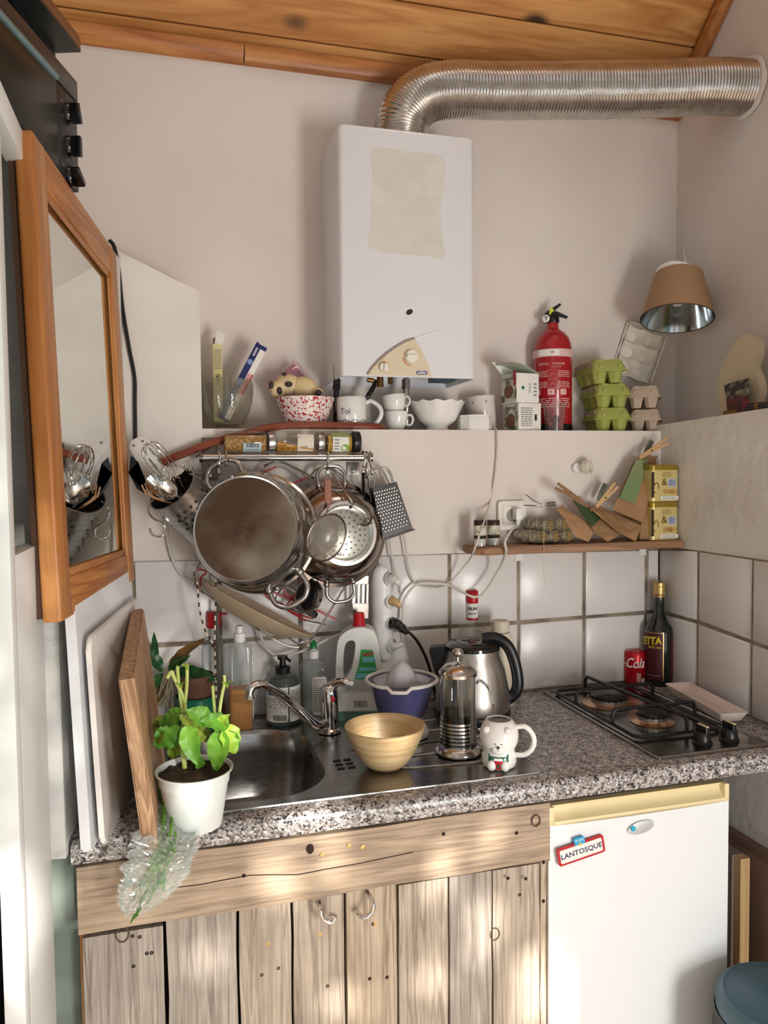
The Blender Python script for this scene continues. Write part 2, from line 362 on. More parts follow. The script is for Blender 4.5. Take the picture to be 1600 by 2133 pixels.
# left wall, slightly splayed, with a ledge that carries the oven
LWD = V((-0.077, -0.586, 0)).normalized(); LWN = V((0.991, -0.131, 0))
def lw(t, z=0, out=0.0): p = V((-1.456, 0, 0)) + LWD*t + LWN*out; return V((p.x, p.y, z))
LM = lay(lw(0), LWD, (0, 0, 1))                           # local x towards camera, y up, z = away (-LWN)
LTOP = CT+1.108
bm = B(); prism(bm, [(-0.2, CT-0.02), (0.60, CT-0.02), (0.60, LTOP), (-0.2, LTOP)], 0.5, LM @ M.Translation((0, 0, 0)))
vs = sum((v.co for v in bm.verts), V())/8
if (vs - lw(0.2)).dot(LWN) > 0:
    for v in bm.verts: v.co -= LWN*0.5
wl = ST('wall_left', bm, mat('white_painted_brick', '#e2e2df', 0.8, c2='#d8d7d2', ns=4, bump=0.45, bs=18, bd=0.01, st=(1, 1, 4)))
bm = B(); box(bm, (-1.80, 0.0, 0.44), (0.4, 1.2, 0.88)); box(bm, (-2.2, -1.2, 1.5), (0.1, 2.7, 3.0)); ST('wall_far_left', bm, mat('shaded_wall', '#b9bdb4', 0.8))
NZ1, NZ0 = at(30, 295, X=-1.55).z, at(46, 1150, X=-1.55).z
bm = B(); box(bm, (-1.563, -0.851, LTOP/2), (0.026, 0.033, LTOP), bev=0.003); box(bm, (-1.563, -0.7335, NZ0/2), (0.026, 0.202, NZ0), bev=0.002); box(bm, (-1.563, -0.7335, (NZ1+LTOP)/2), (0.026, 0.202, LTOP-NZ1), bev=0.002)
bn = B(); box(bn, (-1.70, -0.74, LTOP/2), (0.2, 0.25, LTOP-0.01)); ST('shade_niche', bn, mat('shade_recess', '#2c221b', 0.9))  # added niche block, coloured dark to stand in for shade beside the mirror
ST('trim_1', bm, mat('gloss_white_paint', '#e3e7e6', 0.35, c2='#dbe0df', ns=2))
bm = B(); box(bm, (-1.63, -0.875, 1.0), (0.045, 0.02, 2.0), bev=0.003); ST('door_1', bm, mat('cream_paint', '#d9d3c0', 0.5))
# pitched plaster pier in the left corner
a, b = at(245, 525, Y=0), at(415, 607, Y=0); sl = (b.z-a.z)/(b.x-a.x)
bm = B(); pl = [(-1.62, LEDGE-0.1), (b.x, LEDGE-0.1), (b.x, b.z)]
for k in range(9): x = b.x-0.006-(b.x+1.62)*k/8; pl.append((x, b.z+(x-b.x)*sl+R_.uniform(-0.002, 0.002)))
prism(bm, pl, 0.154, lay((0, 0.15, 0), (1, 0, 0), (0, 0, 1)))
ST('wall_pier', bm, ROUGHP)
# sloping plank ceiling
CZ, CS = CT+1.722, 0.90
cz = lambda y: CZ + CS*(0.15-y)
PINE = wood('varnished_pine', '#b0743a', '#d49d5f', '#c4894b', 'X', 1.3, 0.42, rings=5, knot=4.2, bump=0.06)
cdir = V((0, -1, CS)).normalized(); cn = V((0, -CS, -1)).normalized()
bm = B(); prism(bm, [(-2.6, -0.3), (0.6, -0.3), (0.6, 1.9), (-2.6, 1.9)], 0.1, lay(V((0, 0.15, CZ))-cn*0.02, (1, 0, 0), cdir))
vs = sum((v.co for v in bm.verts), V())/8
if (vs-V((0, 0.15, CZ))-cdir*0.8).dot(cn) > 0:
    for v in bm.verts: v.co -= cn*0.1
ce = ST('ceiling', bm, PINE)
js = [-0.12, 0.028, 0.152, 0.276, 0.40, 0.53, 0.66, 0.79, 0.92]
for s0, s1 in zip(js, js[1:]):
    bm = B(); c = V((-0.9, 0.15, CZ)) + cdir*((s0+s1)/2) - cn*0.006
    x0, x1 = -1.5, 1.06
    p = lambda x, s, t: V((x, 0, 0)) + cdir*s + cn*t
    h = (s1-s0)/2-0.0015
    vs = [bm.verts.new(p(x, s, t)) for t in (0, 0.012) for x, s in ((x0, -h), (x1, -h), (x1, h), (x0, h))]
    for f in ((0, 1, 2, 3), (4, 5, 6, 7), (0, 1, 5, 4), (1, 2, 6, 5), (2, 3, 7, 6), (3, 0, 4, 7)): bm.faces.new([vs[i] for i in f])
    bmesh.ops.bevel(bm, geom=[e for e in bm.edges if abs((e.verts[0].co-e.verts[1].co).x) > 1 and all(v.co.dot(cn) > 0.005 for v in e.verts)], offset=0.003, segments=1, affect='EDGES')
    O('plank', bm, PINE, ce, loc=c)
# timber beads along the top of the walls
bm = B(); z0 = CZ-0.02
prism(bm, [(0, 0), (0, -0.035), (-0.012, -0.035), (-0.022, -0.026), (-0.03, -0.012), (-0.032, 0.004)], 1.15, lay((-2.3, 0.15, z0), (0, 1, 0), (0, 0, 1)))
prism(bm, [(0, 0), (0, -0.035), (-0.026, -0.035), (-0.032, -0.028), (-0.034, 0.004)], 1.307, lay((-1.148, 0.15, z0), (0, 1, 0), (0, 0, 1)))
ST('trim_2', bm, wood('pine_bead', '#9b5a28', '#c58748', '#b06f35', 'X', 1.5, 0.4, rings=4, knot=3, bump=0.06))
bm = B(); tube(bm, [V((0.14, 0.12, CZ-0.005)), V((0.14, -1.2, CZ+CS*1.325))], 0.022, 8); ST('trim_3', bm, wood('pine_bead_side', '#9b5a28', '#b5763a', None, 'Y', 1.5, 0.45, rings=4))
# floor, upper rear, assumed open doorway behind the camera to let the sun in
bm = B(); box(bm, (-0.9, -1.7, -0.05), (3.4, 4.4, 0.1)); ST('floor', bm, mat('stone_floor', '#d3c3b2', 0.6, c2='#c2ae9a', ns=6))
bm = B(); box(bm, (-0.9, -2.7, 3.75), (3.0, 2.3, 0.08)); ST('ceiling_rear', bm, PLAS)
bm = B()
for x0, x1, z0, z1 in ((-2.2, -1.6, 0, 3.7), (0.12, 0.3, 0, 3.7), (-1.6, 0.12, 2.75, 3.7)): box(bm, ((x0+x1)/2, -3.5, (z0+z1)/2), (x1-x0, 0.12, z1-z0))
ST('wall_rear', bm, PLAS)
bm = B(); box(bm, (0.0, 0.0, 0), (0.012, 1.4, 0.6), m=M.Translation((-0.005, -0.72, 0.29)))
ST('trim_4', bm, mat('brown_dado', '#b48f7c', 0.8, c2='#a88471', ns=5, bump=0.1))
bm = B(); box(bm, (-0.008, -0.72, 0.588), (0.022, 1.4, 0.022), bev=0.004); ST('trim_5', bm, mat('brown_dado_rail', '#8d6f60', 0.8))
# added leaf screen, unseen behind the viewer; its gaps place the sun patches
FYC = -0.58
bm = B()
LIT = [(560, 1820, 24), (570, 1850, 20), (690, 1705, 13), (692, 1740, 12), (690, 1780, 12), (690, 1815, 12), (922, 1790, 12), (923, 1825, 12), (1012, 1745, 10), (1006, 1775, 10), (1003, 1905, 15), (998, 1940, 15), (996, 1970, 12), (1118, 1990, 12), (1112, 2040, 16), (1105, 2100, 20), (1240, 1930, 32), (1225, 1990, 34), (1200, 2040, 34), (1170, 2090, 30), (905, 2050, 14), (610, 1720, 20), (640, 1690, 20), (700, 2080, 12), (420, 1990, 10)]
LIT2 = [(790, 1528, 20, -0.40), (775, 1545, 16, -0.40), (470, 1510, 9, -0.60), (380, 1545, 8, -0.60), (600, 1690, 10, -0.575), (655, 1668, 9, -0.545), (720, 1662, 8, -0.545), (560, 1700, 12, -0.575), (40, 1900, 60, -0.75), (390, 1660, 12, -0.63)]
LP = [(at(x, y, Y=FYC).x, at(x, y, Y=FYC).z, r*1.02e-3) for x, y, r in LIT]
for x, y, r, Yp in LIT2: p = at(x, y, Y=Yp); p = p + SUND*((FYC-Yp)/SUND.y); LP.append((p.x, p.z, r*0.95e-3))
for i in range(60):
    for j in range(46):
        X = -1.85+i*0.036+R_.uniform(-0.008, 0.008); z = 0.0+j*0.036+R_.uniform(-0.008, 0.008)
        if any(hypot(X-a, (z-b)*0.8) < r+0.012 for a, b, r in LP): continue
        t = (-3.85-FYC+R_.uniform(-0.05, 0.05))/SUND.y; c = V((X, FYC, z))+SUND*t
        a = R_.uniform(0, 2*pi); u = V((cos(a), R_.uniform(-.3, .3), sin(a))).normalized(); w = V((-sin(a), R_.uniform(-.3, .3), cos(a)))
        l, d = R_.uniform(0.03, 0.042), R_.uniform(0.018, 0.026)
        q = [bm.verts.new(c+p) for p in (-u*l, -u*l*0.2-w*d, u*l*0.5-w*d*0.8, u*l, u*l*0.5+w*d*0.8, -u*l*0.2+w*d)]
        bm.faces.new(q)
sh = O('sun_leaf_screen', bm, mat('screen_leaf', '#4c6b35', 0.6), kind='stuff', flat=True); tag(sh, 'unseen leaf screen added behind the viewer to shape the sun patches', 'leaf screen')

bm = B(); box(bm, (-1.545, -0.53, 0.435), (0.05, 0.02, 0.85)); ST('trim_6', bm, mat('grey_green_filler', '#7f8b82', 0.8))

# ================================================================== WORKTOP, SINK, CUPBOARD, FRIDGE
GRAN = granite()
FY = -0.586
bm = B()
SX0, SX1, SY0, SY1 = -1.385, -0.655, -0.525, -0.075      # hole under the sink plate
def bx(x0, x1, y0, y1): box(bm, ((x0+x1)/2, (y0+y1)/2, CT-0.02), (x1-x0, y1-y0, 0.04))
XL = -1.528
pr = [(SY0, 0), (FY+0.014, 0)] + [(FY+0.014-0.014*sin(a), -0.014+0.014*cos(a)) for a in (0.4, 0.8, 1.2, pi/2)] + [(FY, -0.03), (FY+0.004, -0.039), (FY+0.02, -0.04), (SY0, -0.04)]
prism(bm, pr, 0-XL-0.002, M(((0, 0, 1, XL), (1, 0, 0, 0), (0, 1, 0, CT), (0, 0, 0, 1))))
bx(XL, SX0, SY0, SY1); bx(SX1, -0.002, SY0, SY1); bx(-1.455, -0.002, SY1, -0.001)
wt = O('worktop', bm, GRAN, sharp=50); tag(wt, 'speckled grey granite-look worktop running over cupboard and fridge', 'worktop')
# sink
sk = T('kitchen_sink', 'stainless steel inset sink with single bowl and ribbed drainer', 'sink', (-1.02, -0.305, CT))
SW, SH = 0.75, 0.474
bm = B(); NL = 48
bc = V((-0.20, -0.005, 0)); bw, bh, br = 0.31, 0.40, 0.12
def sq(w, h, r): return rrect(w, h, r, 11)
outer = sq(SW, SH, 0.012); hole = [(x+bc.x, y+bc.y) for x, y in sq(bw, bh, br)]
lips = [([(x, y) for x, y in outer], 0.0006), ([(x*0.997, y*0.996) for x, y in outer], 0.003), ([(x*0.985, y*0.978) for x, y in outer], 0.0022), (hole, 0.0016)]
for k, (s, z) in enumerate(((0.985, -0.003), (0.965, -0.012), (0.945, -0.05), (0.91, -0.11), (0.85, -0.145), (0.70, -0.158), (0.3, -0.162), (0.09, -0.164))):
    lips.append(([((x-bc.x)*s+bc.x, (y-bc.y)*s+bc.y) for x, y in hole], z))
rg = [[bm.verts.new((x, y, z)) for x, y in l] for l, z in lips]
for a, b in zip(rg, rg[1:]):
    n = len(a)
    for i in range(n): bm.faces.new((a[i], a[(i+1) % n], b[(i+1) % n], b[i]))
bm.faces.new(rg[-1])
SINKM = mat('sink_steel', '#b3b2b1', 0.24, 1.0, c2='#a09e9d', ns=20, st=(1, 8, 8), rv=0.08)
O('basin', bm, SINKM, sk, sharp=30)
for k in range(5):
    y = -0.155+0.075*k; bm = B(); tube(bm, [V((0.03+0.02*abs(k-2), y*0.75, 0.0022)), V((0.13, y*0.9, 0.0035)), V((0.33, y, 0.0035)), V((0.345, y, 0.0018))], 0.005, 8, flat=(1, 0.6)); O('drainer_rib', bm, SINKM, sk)
for k in range(3):
    bm = B()
    for j in range(2): box(bm, (-0.012+0.022*j, -0.055-0.022*k, 0.003), (0.016, 0.006, 0.001))
    O('overflow_slot', bm, RUBBER, sk)
bm = B(); lathe(bm, [(0, -0.161), (0.034, -0.161), (0.036, -0.158), (0.030, -0.1595), (0, -0.16)], 24, M.Translation(bc)); O('drain', bm, CHROME, sk)
bm = B(); box(bm, (0.335, -0.105, 0.006), (0.018, 0.085, 0.008), bev=0.003); O('drainer_end_ridge', bm, DSTEEL, sk)
# mixer tap
fp = rest(687, 1533, 0.022); fa = T('mixer_tap', 'chrome single-lever mixer tap with long low spout behind the sink', 'tap', fp+V((0, 0, 0.004)))
bm = B(); lathe(bm, [(0.027, 0), (0.027, 0.006), (0.0225, 0.01), (0.0215, 0.035), (0.0215, 0.085), (0.0205, 0.095), (0.018, 0.106), (0.011, 0.112), (0, 0.114)], 28); O('body', bm, CHROME, fa)
bm = B(); tgt = at(735, 1447, Y=fp.y-0.03) - fp
tube(bm, cr([V((0, 0, 0.104)), V((0.012, -0.008, 0.114)), V((tgt.x*0.6, -0.022, 0.119)), V((tgt.x, tgt.y, 0.112))], 6), [0.013]*3+[0.011]*6+[0.010]*6+[0.009]*4, 12, flat=(0.75, 1)); O('lever', bm, CHROME, fa)
bm = B(); s1 = at(530, 1432, Y=-0.27)-fp; s0 = V((-0.012, -0.012, 0.022)); sm1 = at(600, 1462, Y=-0.22)-fp
pts = cr([s0, at(655, 1512, Y=fp.y-0.035)-fp, sm1, at(552, 1432, Y=-0.26)-fp, s1, s1+V((-0.010, -0.004, -0.010)), s1+V((-0.012, -0.005, -0.026))], 7)
tube(bm, pts, [0.0125-0.003*min(1, i/20) for i in range(len(pts)-4)]+[0.010, 0.0105, 0.011, 0.0115], 14); O('spout', bm, CHROME, fa)
bm = B(); lathe(bm, [(0, 0), (0.006, 0), (0.006, 0.0012), (0, 0.0016)], 14, frame((0.004, -0.0215, 0.082), (0.1, -1, 0.05))); O('hot_dot', bm, INKR, fa, label='red dot on the tap body')

# plank cupboard under the sink
OLDW = [wood('old_plank_%d' % i, a, b, c, 'Z', 2.4, 0.85, rings=9, knot=2.2, bump=0.6, kc='#4b3b30', stretch=22, rw=0.3, crack=0.5) for i, (a, b, c) in enumerate((('#857c73', '#b9b0a6', '#a2998f'), ('#8d8072', '#c4b5a3', '#ab9e8f'), ('#94836f', '#c9b8a2', '#b1a08c')))]
OLDX = wood('old_plank_across', '#8a7767', '#c0aa92', '#a8947f', 'X', 2.4, 0.85, rings=8, knot=1.6, bump=0.5, kc='#4b3b30', stretch=20, rw=0.25, crack=0.4)
cb = T('plank_cupboard', 'rustic cupboard front of weathered grey planks under the sink', 'cupboard', (-1.09, FY+0.02, 0))
def plank(x0, x1, z0, z1, y0, th, m, across=False, jit=0.0012, name='plank'):
    bm = B(); w, h = x1-x0, z1-z0; n = 10
    def edge(L, s): return [s*(R_.uniform(-jit, jit)) for _ in range(n+1)]
    if not across:
        l, r = edge(h, 1), edge(h, 1); F = [(-w/2+l[k], -h/2+h*k/n) for k in range(n+1)] + [(w/2+r[k], h/2-h*k/n) for k in range(n+1)]
    else:
        l, r = edge(w, 1), edge(w, 1); F = [(-w/2+w*k/n, -h/2+l[k]) for k in range(n+1)] + [(w/2-w*k/n, h/2+r[k]) for k in range(n+1)]
    prism(bm, F, th, M(((1, 0, 0, 0), (0, 0, 1, -th/2), (0, 1, 0, 0), (0, 0, 0, 1))))
    return O(name, bm, m, cb, sharp=20, loc=V(((x0+x1)/2, y0, (z0+z1)/2)) - cb.location)
px = [at(x, 1950, Y=FY+0.02).x for x in (169, 345, 495, 607, 718, 826, 930, 1022, 1121)]
ztop = CT-0.043; zr = lambda x: ztop-0.112
for i, (x0, x1) in enumerate(zip(px, px[1:])):
    gp = (0.007, 0.005, 0.005, 0.005, 0.004, 0.003, 0.005, 0.003)[i]
    plank(x0+gp/2, x1-gp/2, 0.06, ztop-0.118-R_.uniform(0, 0.004)-(0.006 if i == 0 else 0), FY+0.021+R_.uniform(-0.002, 0.002), 0.02, OLDW[(0, 0, 1, 1, 2, 1, 0, 1)[i]])
plank(px[0]-0.002, at(1142, 1700, Y=FY+0.01).x, ztop-0.115, ztop, FY+0.014, 0.024, OLDX, True, 0.002, 'top_rail')
plank(px[-1]+0.001, at(1142, 1700, Y=FY+0.01).x, 0.04, ztop-0.117, FY+0.022, 0.02, OLDW[2], name='stile')
bm = B(); box(bm, (0.0, 0.25, 0.38), (0.83, 0.44, 0.66)); O('carcass', bm, mat('cupboard_dark', '#2b221c', 0.9), cb)
bm = B(); box(bm, (-0.425, 0.02, 0.4), (0.012, 0.03, 0.66)); O('edge_strip', bm, wood('fresh_pine', '#c58b4f', '#dfb27a', None, 'Z', 2, 0.7), cb)
SCREW = mat('screw_head', '#b59a63', 0.4, 0.9); HOLE = mat('nail_hole', '#2a1a12', 0.9)
def pin(x, y, r, m, nm):
    p = at(x, y, Y=FY+0.0115 if y > 1830 else FY+0.0015); bm = B(); lathe(bm, [(0, 0), (r, 0), (r, 0.0012), (r*0.55, 0.0016), (0, 0.0006)], 12, frame((0, 0, 0), (0, -1, 0)))
    if y > 1830 and y < 1768+0.0*x: p.y = FY
    O(nm, bm, m, cb, loc=p - cb.location)
for x, y in ((559, 1966), (666, 1947), (781, 1923), (881, 1906), (977, 1884), (671, 1780), (755, 1764), (727, 1761), (440, 1977)): pin(x, y, 0.0042, SCREW, 'screw')
for x, y in ((437, 1927), (440, 1981), (278, 2012), (276, 1949), (291, 1951), (470, 2088), (388, 2108), (777, 1924), (770, 2038), (806, 2035), (1058, 1829), (1095, 1830), (1082, 1863), (545, 2030), (580, 2016), (986, 2084), (1002, 2088), (890, 2058), (682, 2053), (1132, 1796), (1132, 1877), (1076, 1735), (243, 1833), (924, 1737), (508, 1824), (306, 1985), (316, 1984)): pin(x, y, 0.0034, HOLE, 'nail_hole')
for x, y, r in ((646, 1768, 0.009), (1030, 1945, 0.012), (255, 1946, 0.013), (1116, 1709, 0.011)):
    p = at(x, y, Y=FY+0.011 if y > 1830 else FY+0.001); bm = B()
    if x == 646: lathe(bm, [(0, 0), (r, 0), (r, 0.0014), (0, 0.0008)], 18, frame((0, 0, 0), (0, -1, 0)) @ M.Diagonal((0.75, 1, 1, 1)))
    else: tube(bm, [V((r*0.8*cos(a), -0.0012, r*sin(a))) for a in [2*pi*k/18 for k in range(18)]], 0.0014, 6, closed=True)
    O('knot', bm, HOLE if x == 646 else mat('knot_ring', '#5c4a3d', 0.9), cb, loc=p-cb.location)
p = at(470, 1822, Y=FY+0.0015)
bm = B(); tube(bm, [at(x, y, Y=FY+0.0022)-cb.location for x, y in ((355, 1850), (420, 1842), (470, 1832), (520, 1823), (560, 1822), (620, 1822), (680, 1810), (740, 1800), (860, 1775))], 0.0011, 5); O('crack', bm, HOLE, cb)
for i, pts in enumerate((((666, 1878), (667, 1895), (675, 1915), (690, 1921), (698, 1910), (690, 1904)), ((765, 1858), (777, 1880), (775, 1900), (757, 1911), (741, 1896)))):
    bm = B(); n = len(pts); q = [at(x, y, Y=FY+0.008-(0.03 if 0 < k < n-1 else 0.0 if (k == 0) else (0.034 if i == 0 else 0.0)))for k, (x, y) in enumerate(pts)]
    tube(bm, [v-q[0] for v in cr(q, 6)], 0.0042, 10)
    hk = O('hook' if i == 0 else 'bow_handle', bm, CHROME, cb, loc=q[0]-cb.location)

# undercounter fridge
fx0, fx1 = at(1143, 1690, Y=FY+0.004).x, at(1518, 1690, Y=FY+0.004).x
fr = T('undercounter_fridge', 'white undercounter fridge with a yellowed handle recess beside the plank cupboard', 'fridge', ((fx0+fx1)/2, FY+0.03, 0))
fw = fx1-fx0; zt = CT-0.05
bm = B(); box(bm, (0, 0.27, zt/2+0.01), (fw-0.004, 0.48, zt-0.02), bev=0.006); O('cabinet', bm, WHITE, fr)
bm = B(); fz = zt-0.040
def dfn(u, v): x = -fw/2+fw*u; return V((x, -0.026-0.006*sin(pi*u)**0.7, 0.05+(fz-0.05)*v))
surf(bm, dfn, 20, 2, th=0.03); O('door', bm, mat('fridge_white', '#e4e8ea', 0.22, coat=0.3), fr, sharp=50)
CREAM = mat('yellowed_plastic', '#e0cfa0', 0.4)
bm = B()
prof = [(0.0, 0.0), (-0.027, 0.0), (-0.031, 0.004), (-0.030, 0.009), (-0.020, 0.014), (-0.014, 0.022), (-0.013, 0.030), (-0.016, 0.036), (0, 0.036)]
prism(bm, [(a, b) for a, b in prof], fw-0.02, M(((0, 0, 1, -fw/2+0.01), (1, 0, 0, 0), (0, 1, 0, fz), (0, 0, 0, 1))))
for s in (-1, 1): box(bm, (s*(fw/2-0.006), -0.012, fz+0.019), (0.012, 0.034, 0.038), bev=0.004)
O('handle', bm, CREAM, fr, label='yellowed cream grip recess', sharp=30)
bc_ = at(1335, 1723, Y=FY-0.004); bm = B(); lathe(bm, [(0, 0), (1, 0), (0.97, 0.003), (0.6, 0.0045), (0, 0.005)], 30, frame((0, 0, 0), (0, -1, 0)) @ M.Rotation(0.14, 4, 'Z') @ M.Diagonal((0.031, 0.013, 0.6, 1)))
bd = O('badge', bm, mat('badge_silver', '#cfd3d3', 0.3, 0.4), fr, loc=bc_-fr.location)
bm = B(); lathe(bm, [(0, 0), (0.0055, 0), (0.0055, 0.001), (0, 0.0014)], 16, frame(at(1319, 1726, Y=FY-0.0075)-bc_, (0, -1, 0))); O('badge_dot', bm, mat('ink_cyan', '#1fa3c4', 0.4), bd)
# town-sign magnet on the fridge
mp_ = at(1209, 1770, Y=FY-0.0035); mg = T('fridge_magnet', 'red and white LANTOSQUE town sign magnet on the fridge door', 'magnet', mp_); mg.rotation_euler = (0, -0.17, 0)
FMg = M(((1, 0, 0, 0), (0, 0, -1, 0), (0, 1, 0, 0), (0, 0, 0, 1)))
bm = B(); prism(bm, rrect(0.103, 0.036, 0.005), 0.004, FMg); O('border', bm, RED, mg)
bm = B(); prism(bm, rrect(0.093, 0.027, 0.003), 0.0048, FMg); O('panel', bm, PAPER, mg)
bm = B(); prism(bm, rrect(0.023, 0.014, 0.003), 0.005, FMg @ M.Translation((-0.001, 0.021, 0))); O('tab', bm, mat('ink_sky', '#2a9fd0', 0.4), mg)
txt(mg, 'LANTOSQUE', 0.0145, mat('ink_navy', '#2a2d55', 0.5), FMg @ M.Translation((0, -0.0005, 0.0048)), ex=0.0002, bold=0.0003, sxx=1.08)
txt(mg, 'M 2565', 0.006, INKW, FMg @ M.Translation((-0.001, 0.0225, 0.005)))
bm = B(); lathe(bm, [(0, 0), (0.003, 0), (0.003, 0.0058), (0, 0.006)], 10, FMg @ M.Translation((-0.001, 0.015, 0))); O('crest', bm, mat('ink_yellow', '#d9b83a', 0.5), mg)

# things right of the fridge
sp = at(1520, 1760, Y=-0.335); bm = B()
q0, q1 = at(1538, 1785, Y=-0.42), at(1557, 1778, Y=-0.42)
bt = T('timber_offcut', 'pale upright timber panel with raw edge standing between fridge and wall', 'timber', (q0.x+0.01, -0.42, 0))
bm = B(); box(bm, (0, 0.0, q0.z/2), (q1.x-q0.x, 0.024, q0.z)); O('raw_edge', bm, wood('raw_timber', '#c7a06c', '#e0bf8c', None, 'Z', 2, 0.7), bt)
bm = B(); box(bm, (-0.002, 0.14, q0.z/2), (q1.x-q0.x+0.004, 0.256, q0.z)); O('panel', bm, mat('grey_panel', '#8d7f74', 0.8), bt)
bp_ = at(1632, 2085, Y=-0.735); bi = T('pedal_bin', 'blue grey round bin with domed lid right of the fridge', 'bin', (bp_.x, bp_.y, 0))
bz = bp_.z
BINM = mat('bin_blue', '#5b7887', 0.45); bm = B(); lathe(bm, [(0.085, 0), (0.09, 0.01), (0.115, bz-0.03), (0.113, bz-0.02)], 36); O('body', bm, BINM, bi)
bm = B(); lathe(bm, [(0.121, bz-0.03), (0.122, bz-0.012), (0.117, bz+0.002), (0.108, bz+0.008), (0.1, bz+0.006), (0.07, bz+0.018), (0, bz+0.03)], 36); O('lid', bm, mat('bin_lid', '#4a6675', 0.4), bi)
bm = B(); surf(bm, lambda u, v: V(((0.117+0.012*sin(9*v+23*u)*(1-v)+0.006)*cos(2*pi*u), (0.117+0.012*sin(9*v+23*u)*(1-v)+0.006)*sin(2*pi*u), bz-0.16+0.13*v)), 40, 8, cu=True); O('liner_edge', bm, mat('bin_bag', '#23282c', 0.25), bi)

# gas hob
ho = T('gas_hob', 'two-burner stainless gas hob with black pan supports set in the worktop corner', 'hob', (-0.245, -0.293, CT))
bm = B(); HW, HD = 0.29, 0.516
HPL = mat('hob_steel', '#9a9896', 0.2, 1.0, c2='#88837f', ns=10, rv=0.08)
rgs = []
for s, z in ((1, 0), (1, 0.005), (0.985, 0.008), (0.955, 0.007), (0.94, 0.0045), (0.1, 0.0045)): rgs.append([bm.verts.new((x*(s if s < 0.9 else 1-(1-s)*1.4), y*(s if s < 0.9 else 1-(1-s)*0.8), z)) for x, y in rrect(HW, HD, 0.006)])
for a, b in zip(rgs, rgs[1:]):
    for i in range(len(a)): bm.faces.new((a[i], a[(i+1) % len(a)], b[(i+1) % len(a)], b[i]))
bm.faces.new(rgs[-1]); O('hob_plate', bm, HPL, ho, sharp=25)
for bx_, by_, r in ((-0.03, 0.115, 0.046), (-0.012, -0.045, 0.034)):
    bm = B(); lathe(bm, [(r*1.45, 0.004), (r*1.5, 0.0065), (r*1.15, 0.009), (r*1.05, 0.012)], 32); bn = O('burner', bm, mat('burner_skirt', '#cfa98a', 0.25, 0.9), ho, loc=(bx_, by_, 0))
    bm = B(); lathe(bm, [(r*1.02, 0.010), (r*1.02, 0.020), (r*0.9, 0.021), (0, 0.021)], 36); O('burner_ring', bm, mat('burner_alu', '#b5b1ac', 0.4, 0.9), bn)
    bm = B(); lathe(bm, [(r*0.95, 0.021), (r, 0.023), (r, 0.027), (r*0.92, 0.030), (0, 0.031)], 32); O('burner_cap', bm, mat('enamel_black', '#1b1b1e', 0.35), bn)
    for k in range(18):
        a = 2*pi*k/18; bm = B(); box(bm, (r*1.02*cos(a), r*1.02*sin(a), 0.0205), (0.003, 0.003, 0.004), m=None); O('flame_slot', bm, INK, bn)
PAN = mat('pan_support', '#16181a', 0.35)
bm = B(); tube(bm, [V((x, y, 0.012)) for x, y in rrect(0.225, 0.385, 0.02)], 0.0042, 8, closed=True)
for v in bm.verts: v.co += V((-0.012, 0.04, 0))
O('support_frame', bm, PAN, ho)
X0, X1, Y0, Y1 = -0.1245, 0.1005, -0.1525, 0.2325
def arch(p0, p1, h=0.046):
    p0 = V(p0); p1 = V(p1); d = (p1-p0).normalized()*0.016
    return [p0+V((0, 0, 0.012)), p0+V((0, 0, h-0.012)), p0+d*0.35+V((0, 0, h-0.002)), p0+d+V((0, 0, h)), p1-d+V((0, 0, h)), p1-d*0.35+V((0, 0, h-0.002)), p1+V((0, 0, h-0.012)), p1+V((0, 0, 0.012))]
for p0, p1 in (((X0, 0.115, 0), (X1, 0.115, 0)), ((X0, -0.055, 0), (X1, -0.055, 0)), ((-0.03, Y1, 0), (0.005, Y0, 0))):
    bm = B(); tube(bm, arch(p0, p1), 0.0045, 8); O('support_bar', bm, PAN, ho)
for kx in (0.005, 0.075):
    bm = B(); lathe(bm, [(0.0215, 0.004), (0.0215, 0.008), (0.0185, 0.011), (0.0175, 0.028), (0.015, 0.031), (0, 0.031)], 24); kn = O('knob', bm, BLACK, ho, loc=(kx, -0.205, 0))
    bm = B(); box(bm, (0, 0, 0.033), (0.009, 0.036, 0.022), bev=0.002); O('knob_grip', bm, BLACK, kn)
    bm = B(); box(bm, (0, -0.003, 0.0448), (0.0075, 0.031, 0.002), bev=0.0008); O('knob_stripe', bm, mat('knob_cream', '#d8c7a4', 0.4), kn)

# ================================================================== BOILER AND FLUE
by = -0.06; bz0, bz1 = CT+0.846, CT+1.454; bx0, bx1 = -0.9475, -0.591
bo = T('gas_water_heater', 'tall white gas water heater with beige control panel on the upper wall', 'water heater', ((bx0+bx1)/2, 0.15, bz0))
bw2 = (bx1-bx0)/2; dep = 0.15-by
bm = B(); pl = [(-bw2, 0), (-bw2, -dep+0.016)] + [(-bw2+0.016-0.016*cos(a), -dep+0.016-0.016*sin(a)) for a in (0.5, 1.0, pi/2)] + [(bw2-0.016+0.016*sin(a), -dep+0.016-0.016*cos(a)) for a in (0.01, 0.5, 1.0, pi/2)] + [(bw2, 0)]
H_ = bz1-bz0; n = len(pl); lv = [(0.0, 1), (H_-0.008, 1), (H_-0.002, 0.985), (H_, 0.96)]
rg = [[bm.verts.new((x*s, -0.0+(y)*(s if s == 1 else 1-(1-s)*0.6), z)) for x, y in pl] for z, s in lv]
for a, b in zip(rg, rg[1:]):
    for i in range(n): bm.faces.new((a[i], a[(i+1) % n], b[(i+1) % n], b[i]))
bm.faces.new(rg[-1])
q = [bm.verts.new((x*0.97, -0.003+y*0.96, 0.0)) for x, y in pl]; q2 = [bm.verts.new((x*0.97, -0.003+y*0.96, 0.025)) for x, y in pl]
for a, b in ((rg[0], q), (q, q2)):
    for i in range(n): bm.faces.new((a[i], a[(i+1) % n], b[(i+1) % n], b[i]))
